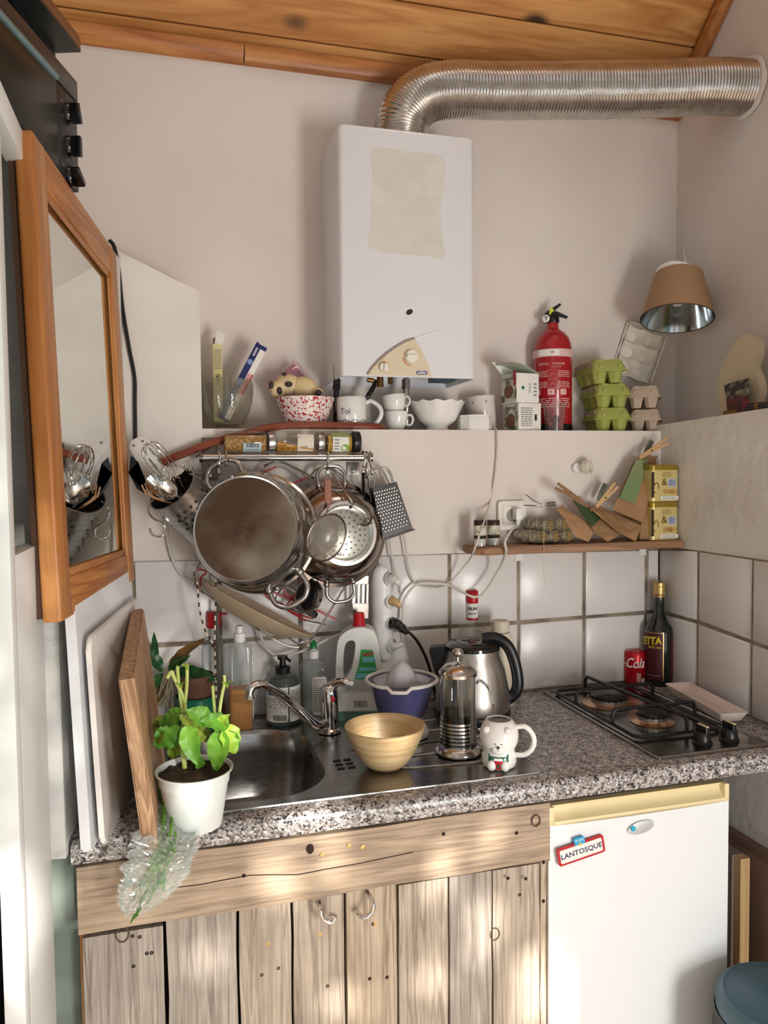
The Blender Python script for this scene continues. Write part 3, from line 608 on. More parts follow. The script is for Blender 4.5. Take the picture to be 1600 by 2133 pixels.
bm.faces.new(q2); O('casing', bm, mat('heater_white', '#dedfe2', 0.28, coat=0.2), bo, sharp=30)
L_ = bo.location
def fp_(x, y, d=0.0): p = at(x, y, Y=by-d); return V((p.x-L_.x, p.z-L_.z))
FM = M(((1, 0, 0, 0), (0, 0, -1, -dep), (0, 1, 0, 0), (0, 0, 0, 1)))          # x right, y up, z towards room on the front face
def outline(pts): return [tuple(fp_(x, y)) for x, y in pts]
prec = []
base = [(775, 312), (800, 309), (850, 315), (905, 323), (925, 336), (926, 380), (918, 440), (921, 500), (924, 538), (890, 534), (840, 530), (800, 526), (768, 514), (772, 470), (772, 420), (776, 370)]
for v in cr([V((x, y, 0)) for x, y in base], 4, closed=True): prec.append((v.x+R_.uniform(-1.5, 1.5), v.y+R_.uniform(-1.5, 1.5)))
bm = B(); prism(bm, outline(prec), 0.0006, FM); O('glue_patch', bm, mat('glue_residue', '#cfccc4', 0.75, c2='#d8d5cd', ns=16, bump=0.3, bs=60), bo, label='matt grey patch of old glue')
tri = [(767, 781), (775, 768), (790, 752), (806, 738), (824, 725), (845, 713), (862, 707), (866, 710), (876, 726), (885, 745), (893, 765), (898, 784)]
BEIGE = mat('panel_beige', '#d6c7ac', 0.4); bm = B(); prism(bm, outline(tri), 0.003, FM); cpn = O('control_panel', bm, BEIGE, bo, label='beige control panel')
bm = B(); tube(bm, [FM @ V((*fp_(x, y), 0.002)) for x, y in [(765, 780), (773, 767), (788, 750), (804, 736), (822, 723), (843, 711), (863, 705)]], 0.0028, 6); O('panel_lip', bm, mat('lip_grey', '#9c8d88', 0.4), bo)
bm = B(); tube(bm, [FM @ V((*fp_(x, y), 0.0)) for x, y in [(862, 706), (885, 698), (910, 692), (930, 689)]], [0.003, 0.0026, 0.002, 0.0006], 6); O('casing_crease', bm, WHITE, bo)
bm = B(); tube(bm, [FM @ V((*fp_(x, y), 0.0)) for x, y in [(825, 652), (840, 642), (858, 635), (878, 631)]], [0.0008, 0.002, 0.002, 0.0006], 6); O('casing_crease', bm, WHITE, bo)
c = fp_(853, 650); bm = B(); lathe(bm, [(0, 0), (0.0095, 0), (0.0095, 0.0008), (0, 0.001)], 24, FM @ M.Translation((c.x, c.y, 0)) @ M.Rotation(0.5, 4, 'Z') @ M.Diagonal((1, 0.66, 1, 1))); O('sight_hole', bm, INK, bo)
for x, y, r, ga in ((855, 744, 0.0165, 0.0), (798, 766, 0.0115, 1.5)):
    c = fp_(x, y); m_ = FM @ M.Translation((c.x, c.y, 0.003)); bm = B(); lathe(bm, [(r*1.04, 0), (r*1.04, 0.002), (r, 0.003), (r*0.94, 0.012), (0, 0.0125)], 28, m_); kb = O('dial', bm, mat('dial_white', '#e6e2d6', 0.35), bo)
    bm = B(); box(bm, (0, 0, 0.015), (r*1.7, r*0.36, 0.008), m=m_ @ M.Rotation(ga, 4, 'Z'), bev=0.001); O('dial_grip', bm, mat('dial_white', '', 0), kb)
    bm = B(); tube(bm, [m_ @ V((r*1.25*cos(a), r*1.25*sin(a), 0.0006)) for a in ([3.2+k*0.16 for k in range(10)] if ga == 0 else [0.05+k*0.2 for k in range(9)])], 0.0011, 6); O('dial_mark', bm, INKO, bo)
c = fp_(878, 777); bm = B(); prism(bm, rrect(0.029, 0.0085, 0.004), 0.0042, FM @ M.Translation((c.x, c.y, 0))); bgd = O('maker_badge', bm, INKB, bo)
txt(bgd, 'addax', 0.0095, INKW, FM @ M.Translation((c.x, c.y+0.0003, 0.0042)), bold=0.0002)
BRASS = mat('aged_brass', '#7d5a33', 0.35, 0.95)
for x0, x1, y0, y1, r, m in ((792, 792, 790, 806, 0.009, BRASS), (765, 778, 791, 793, 0.006, BRASS), (813, 813, 788, 800, 0.006, BRASS), (700, 700, 786, 800, 0.006, BLACK)):
    a, b = at(x0, y0, Y=0.02)-L_, at(x1, y1, Y=0.02)-L_
    if abs(x0-x1) < 2: a.z += 0.03
    bm = B(); cyl(bm, a, b, r, 12); O('valve', bm, m, bo)
bm = B(); box(bm, tuple(at(920, 800, Y=0.05)-L_+V((0, 0, 0.02))), (0.06, 0.05, 0.03)); O('bottom_plate', bm, mat('teal_plate', '#25434d', 0.4), bo)
# pipes under the heater
def pipe(name, label, pts, r, m, segs=(), cat='pipe'):
    t = T(name, label, cat, pts[0]); bm = B(); tube(bm, [v-pts[0] for v in cr(pts, 6)], r, 12); O('pipe', bm, m, t)
    for a, b, rr, mm, n in segs: bm = B(); cyl(bm, a-pts[0], b-pts[0], rr, n); O('collar', bm, mm, t)
z_ = lambda x, y, Y=0.07: at(x, y, Y=Y)
pipe('gas_pipe', 'black flexible pipe under the left side of the water heater', [z_(702, 780), z_(701, 800), z_(700, 850), z_(700, 895, 0.09)], 0.0075, BLACKG, [(z_(702, 790), z_(701, 812), 0.010, BLACK, 8)])
pipe('hot_pipe', 'slanting black pipe behind the Toi mug under the heater', [z_(784, 792), z_(778, 806), z_(762, 832), z_(745, 860, 0.1), z_(735, 895, 0.1)], 0.0065, BLACKG)
pipe('water_pipe', 'chrome braided pipe with hex nut behind the stacked cups', [z_(846, 785), z_(846, 815), z_(847, 850), z_(848, 895, 0.08)], 0.007, STEEL, [(z_(846, 790), z_(846, 811), 0.0115, DSTEEL, 6), (z_(846, 812), z_(846, 830), 0.009, STEEL, 12)])
# aluminium flue
fl = T('flue_duct', 'ribbed aluminium flexible flue bending from the heater to the right wall', 'duct', (-0.752, 0.05, bz1))
axis = cr([V((-0.757, 0.045, bz1-0.004)), V((-0.757, 0.043, bz1+0.035)), V((-0.745, 0.035, bz1+0.085)), V((-0.70, 0.025, bz1+0.130)), V((-0.63, 0.01, bz1+0.147)), V((-0.5, -0.015, bz1+0.148)), V((-0.3, -0.06, bz1+0.152)), V((-0.1, -0.10, bz1+0.160)), V((0.05, -0.13, bz1+0.170)), V((0.158, -0.146, bz1+0.172))], 20)
L = [0.0]
for a, b in zip(axis, axis[1:]): L.append(L[-1]+(b-a).length)
NR = 500; pts = []; rad = []; j = 0
for i in range(NR+1):
    s = L[-1]*i/NR
    while j < len(L)-2 and L[j+1] < s: j += 1
    t = (s-L[j])/max(1e-9, L[j+1]-L[j]); pts.append(axis[j].lerp(axis[j+1], t)-fl.location)
    rad.append(0.0675+(0.0014 if i % 4 in (0, 1) else -0.0014)+0.0009*NZ.noise(V((s*9, 0, 0))))
bm = B(); tube(bm, pts, rad, 36, cap=False); O('corrugated_pipe', bm, mat('flue_aluminium', '#cfccc8', 0.22, 1.0, c2='#b9b4ae', ns=30, rv=0.06), fl, sharp=180)
bm = B(); lathe(bm, [(0.066, 0), (0.073, 0.001), (0.079, 0.004), (0.071, 0.009)], 40, frame(pts[-1]+V((-0.001, 0, 0)), (-1, 0.05, -0.02)));
for v in bm.verts: v.co += V((R_.uniform(-1, 1), R_.uniform(-1, 1), R_.uniform(-1, 1)))*0.0015
O('mortar_collar', bm, PLAS, fl)

# ================================================================== OVEN, MIRROR, BOARDS
od = V((0.30, 0.954, 0)).normalized(); on = V((0.954, -0.30, 0)).normalized()
oc = V((-1.5005, -0.418, LTOP))                                        # far front lower corner
OM = lay(oc, od, (0, 0, 1))                                          # x to the far end, y up, z = x cross y
if OM.col[2].xyz.dot(on) < 0: OM = M(((od.x, 0, on.x, oc.x), (od.y, 0, on.y, oc.y), (0, 1, 0, oc.z), (0, 0, 0, 1)))
ov = T('mini_oven', 'black mini oven with glass door and three knobs high on the left ledge', 'oven', mw=OM)
ob = lambda x0, x1, y0, y1, z0, z1, bev=0.003: ((lambda b: (box(b, ((x0+x1)/2, (y0+y1)/2, (z0+z1)/2), (x1-x0, y1-y0, z1-z0), bev=bev), b)[1])(B()))
OHt = 0.2
OVB = mat('oven_black', '#17181a', 0.3); OVG = mat('oven_glass', '#23251f', 0.3, spec=0.25)
O('body', ob(-0.46, 0, 0.004, OHt, -0.30, -0.008, 0.006), OVB, ov)
O('control_panel', ob(-0.082, -0.001, 0.006, OHt-0.036, -0.01, 0.0), mat('oven_panel', '#26282b', 0.35), ov)
O('top_strip', ob(-0.46, 0.001, OHt-0.035, OHt+0.001, -0.012, 0.002), mat('oven_strip', '#2b2c2e', 0.3), ov)
dr = O('door', ob(-0.459, -0.086, 0.006, OHt-0.037, -0.01, 0.003), mat('oven_door', '#2b2d28', 0.35, spec=0.3), ov)
O('door_glass', ob(-0.41, -0.125, 0.03, OHt-0.06, 0.002, 0.0042, 0.001), OVG, dr)
bm = B(); cyl(bm, (-0.42, OHt-0.056, 0.022), (-0.13, OHt-0.056, 0.022), 0.006, 12); O('handle', bm, mat('oven_handle', '#7f9ba0', 0.3, 0.6), dr, label='teal grey bar handle')
for i, (ky, kr) in enumerate(((0.128, 0.35), (0.072, 0.0), (0.02, 1.0))):
    bm = B(); lathe(bm, [(0.0185, 0), (0.0175, 0.006), (0.016, 0.008), (0, 0.008)], 20, M.Translation((-0.038, ky, 0))); kn = O('knob', bm, BLACKG, ov)
    bm = B(); box(bm, (0, 0, 0.014), (0.011, 0.034, 0.016), m=M.Translation((-0.038, ky, 0)) @ M.Rotation(kr, 4, 'Z'), bev=0.002); O('knob_grip', bm, BLACKG, kn)
    txt(ov, ('o', '-', 'o')[i], 0.012, INKGY, M.Translation((-0.062, ky+0.012, 0.0003)), name='dial_symbol'); txt(ov, "' '", 0.012, INKGY, M.Translation((-0.045, ky+0.022, 0.0003)), name='dial_symbol')
bk = T('black_stand', 'black block stand on top of the mini oven under the brown edged slab', 'stand', mw=OM @ M.Translation((0, OHt+0.0015, 0)))
O('base', ob(-0.44, -0.02, 0, 0.012, -0.26, -0.02), OVB, bk); O('riser', ob(-0.16, -0.012, 0.012, 0.052, -0.22, -0.03), OVB, bk)
bs_ = T('brown_slab', 'flat dark slab with brown edge lying on the black stand above the oven', 'slab', mw=OM @ M.Translation((0, OHt+0.054, 0)))
O('underside', ob(-0.52, 0.004, 0, 0.006, -0.27, 0.008, 0.001), mat('slab_dark', '#1d2321', 0.35), bs_)
O('edge_board', ob(-0.52, 0.004, 0.0062, 0.026, -0.27, 0.008, 0.001), wood('brown_edge', '#6f4a2b', '#8a6038', None, 'X', 2, 0.5), bs_, label='brown wooden edge')

mn = V((0.9905, -0.133, 0.035)).normalized(); mu = V((0.134, 0.9905, -0.026)); MM = lay(V((-1.4865, -0.409, CT+0.742)), mu, (0, 0, 1))
vx, vy = V((0.134, 0.991, -0.026)).normalized(), V((-0.031, 0.03, 0.999)).normalized(); vz = vx.cross(vy)
MM = M(((vx.x, vy.x, vz.x, -1.4865), (vx.y, vy.y, vz.y, -0.409), (vx.z, vy.z, vz.z, CT+0.742), (0, 0, 0, 1)))
mi = T('wall_mirror', 'pine framed mirror hanging on the left wall over the worktop end', 'mirror', mw=MM)
MWd, MHt, FWd, FT = 0.577, 0.722, 0.062, 0.028
FRM = [wood('mirror_pine_v', '#a0632f', '#c68c52', '#b2753b', 'Y', 1.8, 0.4, rings=4, bump=0.06), wood('mirror_pine_h', '#965a2a', '#c0854a', '#ab6c36', 'X', 1.8, 0.4, rings=7, bump=0.06)]
for s in (-1, 1):
    bm = B(); box(bm, (s*(MWd-FWd)/2, 0, -FT/2), (FWd, MHt, FT), bev=0.006, seg=3); O('stile', bm, FRM[0], mi)
    bm = B(); box(bm, (0, s*(MHt-FWd)/2, -FT/2-0.0005), (MWd-2*FWd+0.004, FWd, FT-0.002), bev=0.004); O('rail', bm, FRM[1], mi)
bm = B(); box(bm, (0, 0, -0.0125), (MWd-2*FWd+0.01, MHt-2*FWd+0.01, 0.001)); O('mirror_glass', bm, mat('mirror_silver', '#e3e8e5', 0.01, 1.0), mi, flat=True)
for s in (-1, 1):
    bm = B(); prism(bm, [(0, 0), (0.012, 0), (0.012, -0.003), (0.003, -0.008), (0, -0.008)], MHt-2*FWd, M.Translation((s*(MWd/2-FWd), -(MHt/2-FWd), -0.0045)) @ M(((-s, 0, 0, 0), (0, 0, 1, 0), (0, 1, 0, 0), (0, 0, 0, 1)))); O('bead', bm, FRM[0], mi)
    bm = B(); prism(bm, [(0, 0), (0.012, 0), (0.012, -0.003), (0.003, -0.008), (0, -0.008)], MWd-2*FWd, M.Translation((-(MWd/2-FWd), s*(MHt/2-FWd), -0.0045)) @ M(((0, 0, 1, 0), (-s, 0, 0, 0), (0, 1, 0, 0), (0, 0, 0, 1)))); O('bead', bm, FRM[1], mi)
bm = B(); box(bm, (-0.004, -0.004, -FT-0.005), (MWd-0.02, MHt-0.02, 0.01)); O('backboard', bm, mat('mdf_brown', '#4a3222', 0.8), mi)
# boards leaning on the left wall: plane spans the wall direction and a slightly leaning up direction
def board(name, label, fx, ln, ht, th, lean, m, rad, tz=0.0, cat='chopping board', extra=None, cut=0.0, dr=None):
    bd_ = V(dr).normalized() if dr is not None else -LWD; nw = V((-bd_.y, bd_.x, 0))*-1
    if nw.x < 0: nw = -nw
    up = (V((0, 0, 1)) - nw*lean).normalized(); nn = bd_.cross(up); t0 = V((fx[0], fx[1], CT+tz))
    mm = M(((bd_.x, up.x, nn.x, t0.x), (bd_.y, up.y, nn.y, t0.y), (0, up.z, nn.z, t0.z), (0, 0, 0, 1)))
    o = T(name, label, cat, mw=mm); bm = B(); pl = [(x+ln/2, y+ht/2) for x, y in rrect(ln, ht, rad, 6)]
    if cut: pl = [(x, min(y, ht-cut+cut*min(1, x/(ln*0.75)))) for x, y in pl]
    prism(bm, pl, th); es = [e for e in bm.edges if abs(e.verts[0].co.z-e.verts[1].co.z) < 1e-6]
    bmesh.ops.bevel(bm, geom=es, offset=min(0.003, th*0.3), segments=2, affect='EDGES'); O('board', bm, m, o); return o
p = at(152, 1782, Z=CT); b1 = board('white_tray_board', 'thick white board leaning nearest the left wall under the mirror', (p.x+0.012, p.y), 0.47, 0.40, 0.016, 0.035, mat('white_board', '#e3e6ea', 0.3), 0.008)
p = at(208, 1769, Z=CT); b2 = board('white_chopping_board', 'white plastic chopping board with grip slot, between white board and wooden board', (p.x, p.y), 0.44, 0.345, 0.009, 0.04, mat('white_board2', '#e2dfdb', 0.35), 0.02)
bm = B(); prism(bm, [(x+0.025, y+0.18) for x, y in rrect(0.022, 0.10, 0.0105, 6)], 0.0006, M.Translation((0.01, 0, -0.0006))); O('grip_slot', bm, PAPER, b2)
p = at(299, 1782, Z=CT); q = at(326, 1560, Z=CT); b3 = board('wooden_chopping_board', 'thick olive wood chopping board with bark edge leaning left of the basil', (p.x, p.y+0.004), 0.38, 0.335, 0.024, 0.11, wood('olive_wood', '#8a6648', '#c4a07a', '#a88463', 'Y', 2.5, 0.5, rings=9, bump=0.12, stretch=6), 0.012, cut=0.05, dr=q-p)

# ================================================================== THINGS ON THE WORKTOP
def stand(name, label, cat, x, y, r, Z=CT, group=None, rz=None):
    p = rest(x, y, r, Z); return T(name, label, cat, p, facing(p) if rz is None else rz, group), p
def prn(par, pts, z0, m, name='print', th=0.0005, M_=None):
    pass
def lines(par, x0, x1, z0, z1, n, m, fn=None, M_=None, lw=0.4, name='small_print', seed=1):
    # rows of tiny printed dashes standing for unreadably small text
    rr = random.Random(seed); bm = B(); h = (z1-z0)/n
    for i in range(n):
        z = z1-h*(i+0.5); x = x0
        while x < x1-0.001:
            w = min(rr.uniform(0.15, 0.4)*(x1-x0), x1-x); q = [bm.verts.new((fn(V((a, b, 0.0))) if fn else M_ @ V((a, b, 0.0004)))) for a, b in ((x, z-h*lw/2), (x+w*0.5, z-h*lw/2), (x+w, z-h*lw/2), (x+w, z+h*lw/2), (x+w*0.5, z+h*lw/2), (x, z+h*lw/2))]
            bm.faces.new(q); x += w+(x1-x0)*0.05
    return O(name, bm, m, par, kind='stuff', flat=True)
def barcode(par, x0, x1, z0, z1, m, fn=None, M_=None, seed=3):
    rr = random.Random(seed); bm = B(); x = x0
    while x < x1:
        w = (x1-x0)*rr.choice((0.02, 0.03, 0.05)); q = [bm.verts.new((fn(V((a, b, 0.0))) if fn else M_ @ V((a, b, 0.0004)))) for a, b in ((x, z0), (min(x+w, x1), z0), (min(x+w, x1), z1), (x, z1))]
        bm.faces.new(q); x += w*rr.choice((1.6, 2.0, 2.6))
    return O('barcode', bm, m, par, kind='stuff', flat=True)

# basil in a white pot
bp0 = rest(408, 1738, 0.040); bs = T('basil_pot', 'potted basil with bare pale stems in a white plastic pot at the worktop edge', 'plant', bp0, facing(bp0))
sc = mpp(bp0); PR = 78*sc*0.98; PH = (zat(405, 1600, bp0).z-CT)
bm = B(); lathe(bm, [(0, 0.002), (PR*0.70, 0), (PR*0.72, 0.004), (PR*0.90, PH*0.76), (PR*0.93, PH*0.77), (PR*0.955, PH*0.95), (PR*1.03, PH*0.97), (PR*1.04, PH), (PR*0.99, PH), (PR*0.955, PH*0.93), (PR*0.93, PH*0.86), (0, PH*0.86)], 40); O('pot', bm, mat('pot_white', '#dfe6e4', 0.4, sss=0.1), bs)
bm = B(); surf(bm, lambda u, v: V((PR*0.95*v*cos(2*pi*u), PR*0.95*v*sin(2*pi*u), PH*0.925+0.006*NZ.noise(V((v*6*cos(2*pi*u), v*6*sin(2*pi*u), 3))))), 32, 10, cu=True); O('soil', bm, mat('soil', '#2b2018', 0.95, c2='#4a3827', ns=60, bump=1, bs=150, bd=0.01), bs)
LEAF = [mat('basil_leaf_%d' % i, a, 0.38, c2=b, ns=14, sss=0.15, bump=0.2, bs=60) for i, (a, b) in enumerate((('#588f2b', '#7db33c'), ('#47802a', '#69a135'), ('#7fae34', '#a5c64a'), ('#6f8230', '#8a9b3b')))]
STEM = mat('basil_stem', '#c3cf7e', 0.5, c2='#a9bd63', ns=20)
def leafmesh(L, Wd, cup=0.25, curl=0.3, tip=1.0, n=8, cren=0.0):
    bm = B()
    def fn(u, v):
        s = (v-0.5)*2; w = Wd/2*(sin(pi*min(1, u**0.8))**0.75)*(1-0.25*u*tip)+0.0004
        w *= 1+cren*sin(u*34)
        return V((s*w, u*L, cup*Wd*0.5*(abs(s)**1.4)*sin(pi*u) + 0.06*Wd*sin(u*22)*abs(s) - curl*L*u*u))
    surf(bm, fn, n*2, n); return bm
def leaf(par, base, tipp, Wd, m, roll=0.0, cup=0.25, curl=0.25, name='leaf', nrm=None, cren=0.0):
    base = V(base); tipp = V(tipp); d = tipp-base; L = d.length*1.04; y = d.normalized(); nz = V(nrm) if nrm else V((0, -0.6, 0.8)); x = y.cross(nz).normalized(); z = x.cross(y)
    mm = M(((x.x, y.x, z.x, base.x), (x.y, y.y, z.y, base.y), (x.z, y.z, z.z, base.z), (0, 0, 0, 1))) @ M.Rotation(roll, 4, 'Y')
    bm = leafmesh(L, Wd, cup, curl, cren=cren); xf(bm.verts, mm); xf(bm.verts, M.Translation(d*0.0)); return O(name, bm, m, par)
loc = lambda t, x, y, dy=0.0: t.matrix_world.inverted() @ zat(x, y, V(t.location)+V((0, dy, 0)))
bpy.context.view_layer.update()
LV = [((440, 1500), (392, 1480), 44, 0, 0), ((378, 1495), (330, 1505), 50, 1, .5), ((372, 1512), (322, 1560), 60, 1, -.4), ((385, 1512), (345, 1580), 62, 2, .1), ((388, 1510), (408, 1592), 46, 0, .3), ((400, 1507), (375, 1490), 26, 3, 0), ((388, 1505), (432, 1500), 40, 2, .2), ((412, 1515), (440, 1545), 34, 3, 0),
      ((478, 1508), (422, 1500), 46, 1, .2), ((462, 1518), (446, 1608), 52, 0, .1), ((466, 1512), (496, 1568), 54, 2, -.3), ((474, 1520), (490, 1575), 40, 1, .5), ((352, 1500), (372, 1478), 34, 1, 0), ((425, 1580), (408, 1600), 26, 1, .3), ((340, 1520), (322, 1548), 40, 3, .6), ((350, 1490), (318, 1530), 36, 3, -.6), ((455, 1516), (472, 1492), 30, 2, 0)]
for i, ((x0, y0), (x1, y1), w, mi_, ro) in enumerate(LV):
    dy = -0.018+0.012*(i % 4); leaf(bs, loc(bs, x0, y0, dy*0.4), loc(bs, x1, y1, dy*1.6), w*sc, LEAF[mi_], ro, nrm=(0.15*((i % 3)-1), -0.8, 0.55), curl=0.16)
for pts, r in (([(384, 1600), (378, 1540), (386, 1470), (362, 1410), (357, 1400), (348, 1412)], 4.2), ([(386, 1600), (381, 1500), (374, 1440), (370, 1395), (371, 1388)], 3.6), ([(385, 1590), (384, 1490), (389, 1430), (390, 1382)], 3.6), ([(450, 1600), (450, 1520), (446, 1470), (443, 1428)], 3.4), ([(454, 1600), (456, 1500), (462, 1450), (468, 1422), (467, 1406)], 3.4), ([(440, 1580), (446, 1550), (455, 1530)], 2.4)):
    bm = B(); tube(bm, cr([loc(bs, x, y, 0.008) for x, y in pts], 5), r*sc, 8); O('stem', bm, STEM, bs)
for x, y in ((388, 1386), (376, 1425), (472, 1422)):
    for k in range(3): leaf(bs, loc(bs, x, y, 0.008), loc(bs, x+(-8, 9, 2)[k], y+(-2, -4, 8)[k], 0.0), 7*sc, LEAF[2], name='shoot')

# herb bunch in a clear plastic bag hanging over the edge
hb0 = at(330, 1700, Y=FY-0.02); hb = T('plastic_herb_bag', 'crumpled clear plastic bag with herbs drooping over the worktop edge', 'bag', at(335, 1752, Y=FY-0.03))
def bagaxis(u):
    P = [at(322, 1640, Y=-0.52), at(345, 1690, Y=-0.575), at(352, 1740, Y=-0.645), at(335, 1800, Y=-0.66), at(300, 1860, Y=-0.655), at(262, 1912, Y=-0.645)]
    q = u*(len(P)-1); i = min(int(q), len(P)-2); return P[i].lerp(P[i+1], q-i)
def bagfn(u, v):
    c = bagaxis(u)-hb.location; r = (0.008+0.036*sin(pi*min(1, (u*0.92+0.06)))**0.8) * (1 if u < 0.93 else max(0.12, (1-u)/0.07))
    a = 2*pi*v; n = NZ.noise(V((cos(a)*2.4, sin(a)*2.4, u*9)))*0.35 - abs(NZ.noise(V((cos(a)*6, sin(a)*6, u*24))))*0.75 + NZ.noise(V((cos(a)*15, sin(a)*15, u*60)))*0.22+0.1
    return c + V((cos(a)*r*(1+n), sin(a)*r*0.52*(1+n), 0.4*r*n - cos(a)*r*0.45))
bm = B(); surf(bm, lambda u, v: bagfn(v, u), 64, 90, cu=True); O('film', bm, glass('bag_film', '#f2f6f5', 0.13, 0.13, 2.4), hb, flat=True)
for k in range(5):
    bm = B(); a = 1.2*k; pts = [bagaxis(u)-hb.location+V((0.012*cos(a+u*3), 0.006*sin(a), 0.008*sin(a+u*2))) for u in (0.05, 0.25, 0.45, 0.65, 0.85)]; tube(bm, cr(pts, 4), 0.0025, 6); O('stalk', bm, LEAF[1], hb)
for k in range(8):
    u = 0.2+0.09*k; c = bagaxis(u)-hb.location; a = 2.4*k; leaf(hb, c, c+V((0.02*cos(a), -0.006, -0.02+0.02*sin(a))), 0.02, LEAF[k % 2], a)

# orchid and its pots
op = at(408, 1470, Y=-0.066); oc_ = T('orchid_pot', 'tired orchid with dark green and withered leaves in a terracotta pot inside a green pot', 'plant', (op.x, op.y, CT))
s_ = mpp(op); o_ = V(oc_.location)
bm = B(); lathe(bm, [(0, 0), (0.040, 0), (0.047, 0.05)]+[(0.0475+0.0012*(k % 2), 0.052+0.0035*k) for k in range(9)]+[(0.0495, 0.086), (0.046, 0.086), (0.044, 0.02)], 32); O('green_pot', bm, mat('green_pot', '#1d6b53', 0.3), oc_)
bm = B(); lathe(bm, [(0, 0.03), (0.034, 0.03), (0.040, 0.118), (0.0425, 0.12), (0.0425, 0.135), (0.039, 0.135), (0.037, 0.115), (0, 0.115)], 28); O('terracotta_pot', bm, mat('terracotta', '#6d4a39', 0.8, c2='#5a3a2c'), oc_)
OL = mat('orchid_leaf', '#1f4a24', 0.35, c2='#2b5f2a', ns=8); OLd = mat('orchid_leaf_dry', '#7d5a26', 0.6, c2='#5f4a24', ns=18)
po = lambda x, y, d=0.0: zat(x, y, o_+V((0, d, 0)))-o_
for i, (a, b, w, m_) in enumerate((((340, 1398), (303, 1345), 26, OL), ((308, 1352), (294, 1328), 20, OLd), ((322, 1385), (322, 1322), 18, OL), ((352, 1385), (420, 1330), 26, OLd), ((365, 1400), (450, 1412), 40, OL), ((350, 1395), (392, 1366), 22, OL), ((345, 1420), (308, 1480), 24, OLd), ((338, 1402), (312, 1440), 22, OL), ((322, 1520), (308, 1560), 26, OL), ((330, 1500), (310, 1545), 24, OL))):
    leaf(oc_, po(*a), po(*b, -0.03), w*s_, m_, 0.1*(i % 3-1), nrm=(0.1, -0.75, 0.6), curl=0.08)
for k in range(9):
    a = R_.uniform(0, 6); bm = B(); x, y = 352+R_.uniform(-8, 8), 1400+R_.uniform(-12, 20); tube(bm, cr([po(x, y), po(x+R_.uniform(-18, 6), y+25, -0.01), po(x+R_.uniform(-40, 6), y+60, -0.02)], 4), 0.0026, 6); O('root', bm, mat('orchid_root', '#8d8468', 0.7), oc_)
# small green bottle with number 10
t, p = stand('green_herb_bottle', 'small dark green bottle with a leaf label behind the stake', 'bottle', 430, 1505, 0.014)
h = zat(430, 1420, p).z-CT; bm = B(); lathe(bm, [(0, 0), (0.012, 0), (0.013, 0.003), (0.013, h*0.78), (0.007, h*0.88), (0.007, h)], 20); O('body', bm, mat('bottle_green_dark', '#12261c', 0.15), t)
txt(t, '10', 0.014, INKG, fn=bend(0.013, h*0.68)); bm = B(); wrap(bm, 0.013, -1, 1, h*0.2, h*0.34, th=0.0008); O('label', bm, mat('label_grey', '#8c918c', 0.6), t)
# stake and bead chains
p0 = rest(452, 1512, 0.004); q = zat(453, 1175, p0)
t = T('plant_stake', 'thin grey stake standing beside the orchid in front of clear bottle', 'stake', p0); bm = B(); cyl(bm, (0, 0, 0), (q.x-p0.x, q.y-p0.y, zat(453, 1185, p0).z-CT), 0.0032, 10); O('stake', bm, mat('stake_grey', '#5d5650', 0.7), t)
BEAD = mat('bead_bone', '#dfd3bd', 0.4); BEADD = mat('bead_brown', '#4a2f24', 0.5)
bc_t = T('bead_chain', 'long string of small bone and brown beads hanging from the dish rack', 'beads', at(446, 1190, Y=-0.09))
def beads(pts, n):
    P = cr(pts, 8); L = [0]
    for a, b in zip(P, P[1:]): L.append(L[-1]+(b-a).length)
    bb = {0: B(), 1: B()}; j = 0
    for i in range(n):
        s = L[-1]*i/(n-1)
        while j < len(L)-2 and L[j+1] < s: j += 1
        c = P[j].lerp(P[j+1], (s-L[j])/max(1e-9, L[j+1]-L[j])); k = 0 if i % 3 else 1
        ball(bb[1 if i % 4 in (1, 2) else 0], c-V(bc_t.location), (0.0024, 0.0024, 0.0042 if i % 4 in (0, 3) else 0.003), 8, 6)
    O('bone_beads', bb[0], BEAD, bc_t, kind='stuff'); O('brown_beads', bb[1], BEADD, bc_t, kind='stuff')
w_ = lambda x, y, Y=-0.10: at(x, y, Y=Y)
beads([w_(450, 1190), w_(449, 1260), w_(447, 1335)], 30); beads([w_(411, 1215), w_(416, 1270), w_(428, 1315), w_(445, 1342)], 30); beads([w_(447, 1346), w_(449, 1400), w_(450, 1450)], 24)
bm = B(); ball(bm, w_(445, 1344)-V(bc_t.location), 0.0055, 12, 8); O('clasp_bead', bm, BEADD, bc_t)

# bottles along the tiles --------------------------------------------------
def H(x, y, p): return zat(x, y, p).z-p.z
# clear bottle with red flip cap
t, p = stand('clear_bottle_red_cap', 'clear plastic bottle with red flip cap behind the stake', 'bottle', 450, 1512, 0.036); s = mpp(p)
h = H(445, 1300, p); r = 24*s
bm = B(); lathe(bm, [(0, 0.002), (r*0.9, 0), (r, 0.006), (r, h*0.3), (r*0.94, h*0.34), (r, h*0.38), (r, h*0.70), (r*0.8, h*0.84), (r*0.45, h*0.93), (r*0.42, h)], 28, cap=False); O('body', bm, PLASTICC, t)
bm = B(); lathe(bm, [(r*0.58, h-0.008), (r*0.6, h+0.012), (r*0.56, h+0.03), (0, h+0.031)], 24); cp = O('cap', bm, RED, t)
bm = B(); box(bm, (r*0.85, 0, h+0.024), (r*0.7, 0.008, 0.005), bev=0.002); O('flip_tab', bm, RED, cp)
bm = B(); lathe(bm, [(0, 0.003), (r*0.93, 0.003), (r*0.93, h*0.17), (0, h*0.17)], 24); O('contents', bm, mat('red_brown_liquid', '#7a2a1c', 0.2), t)
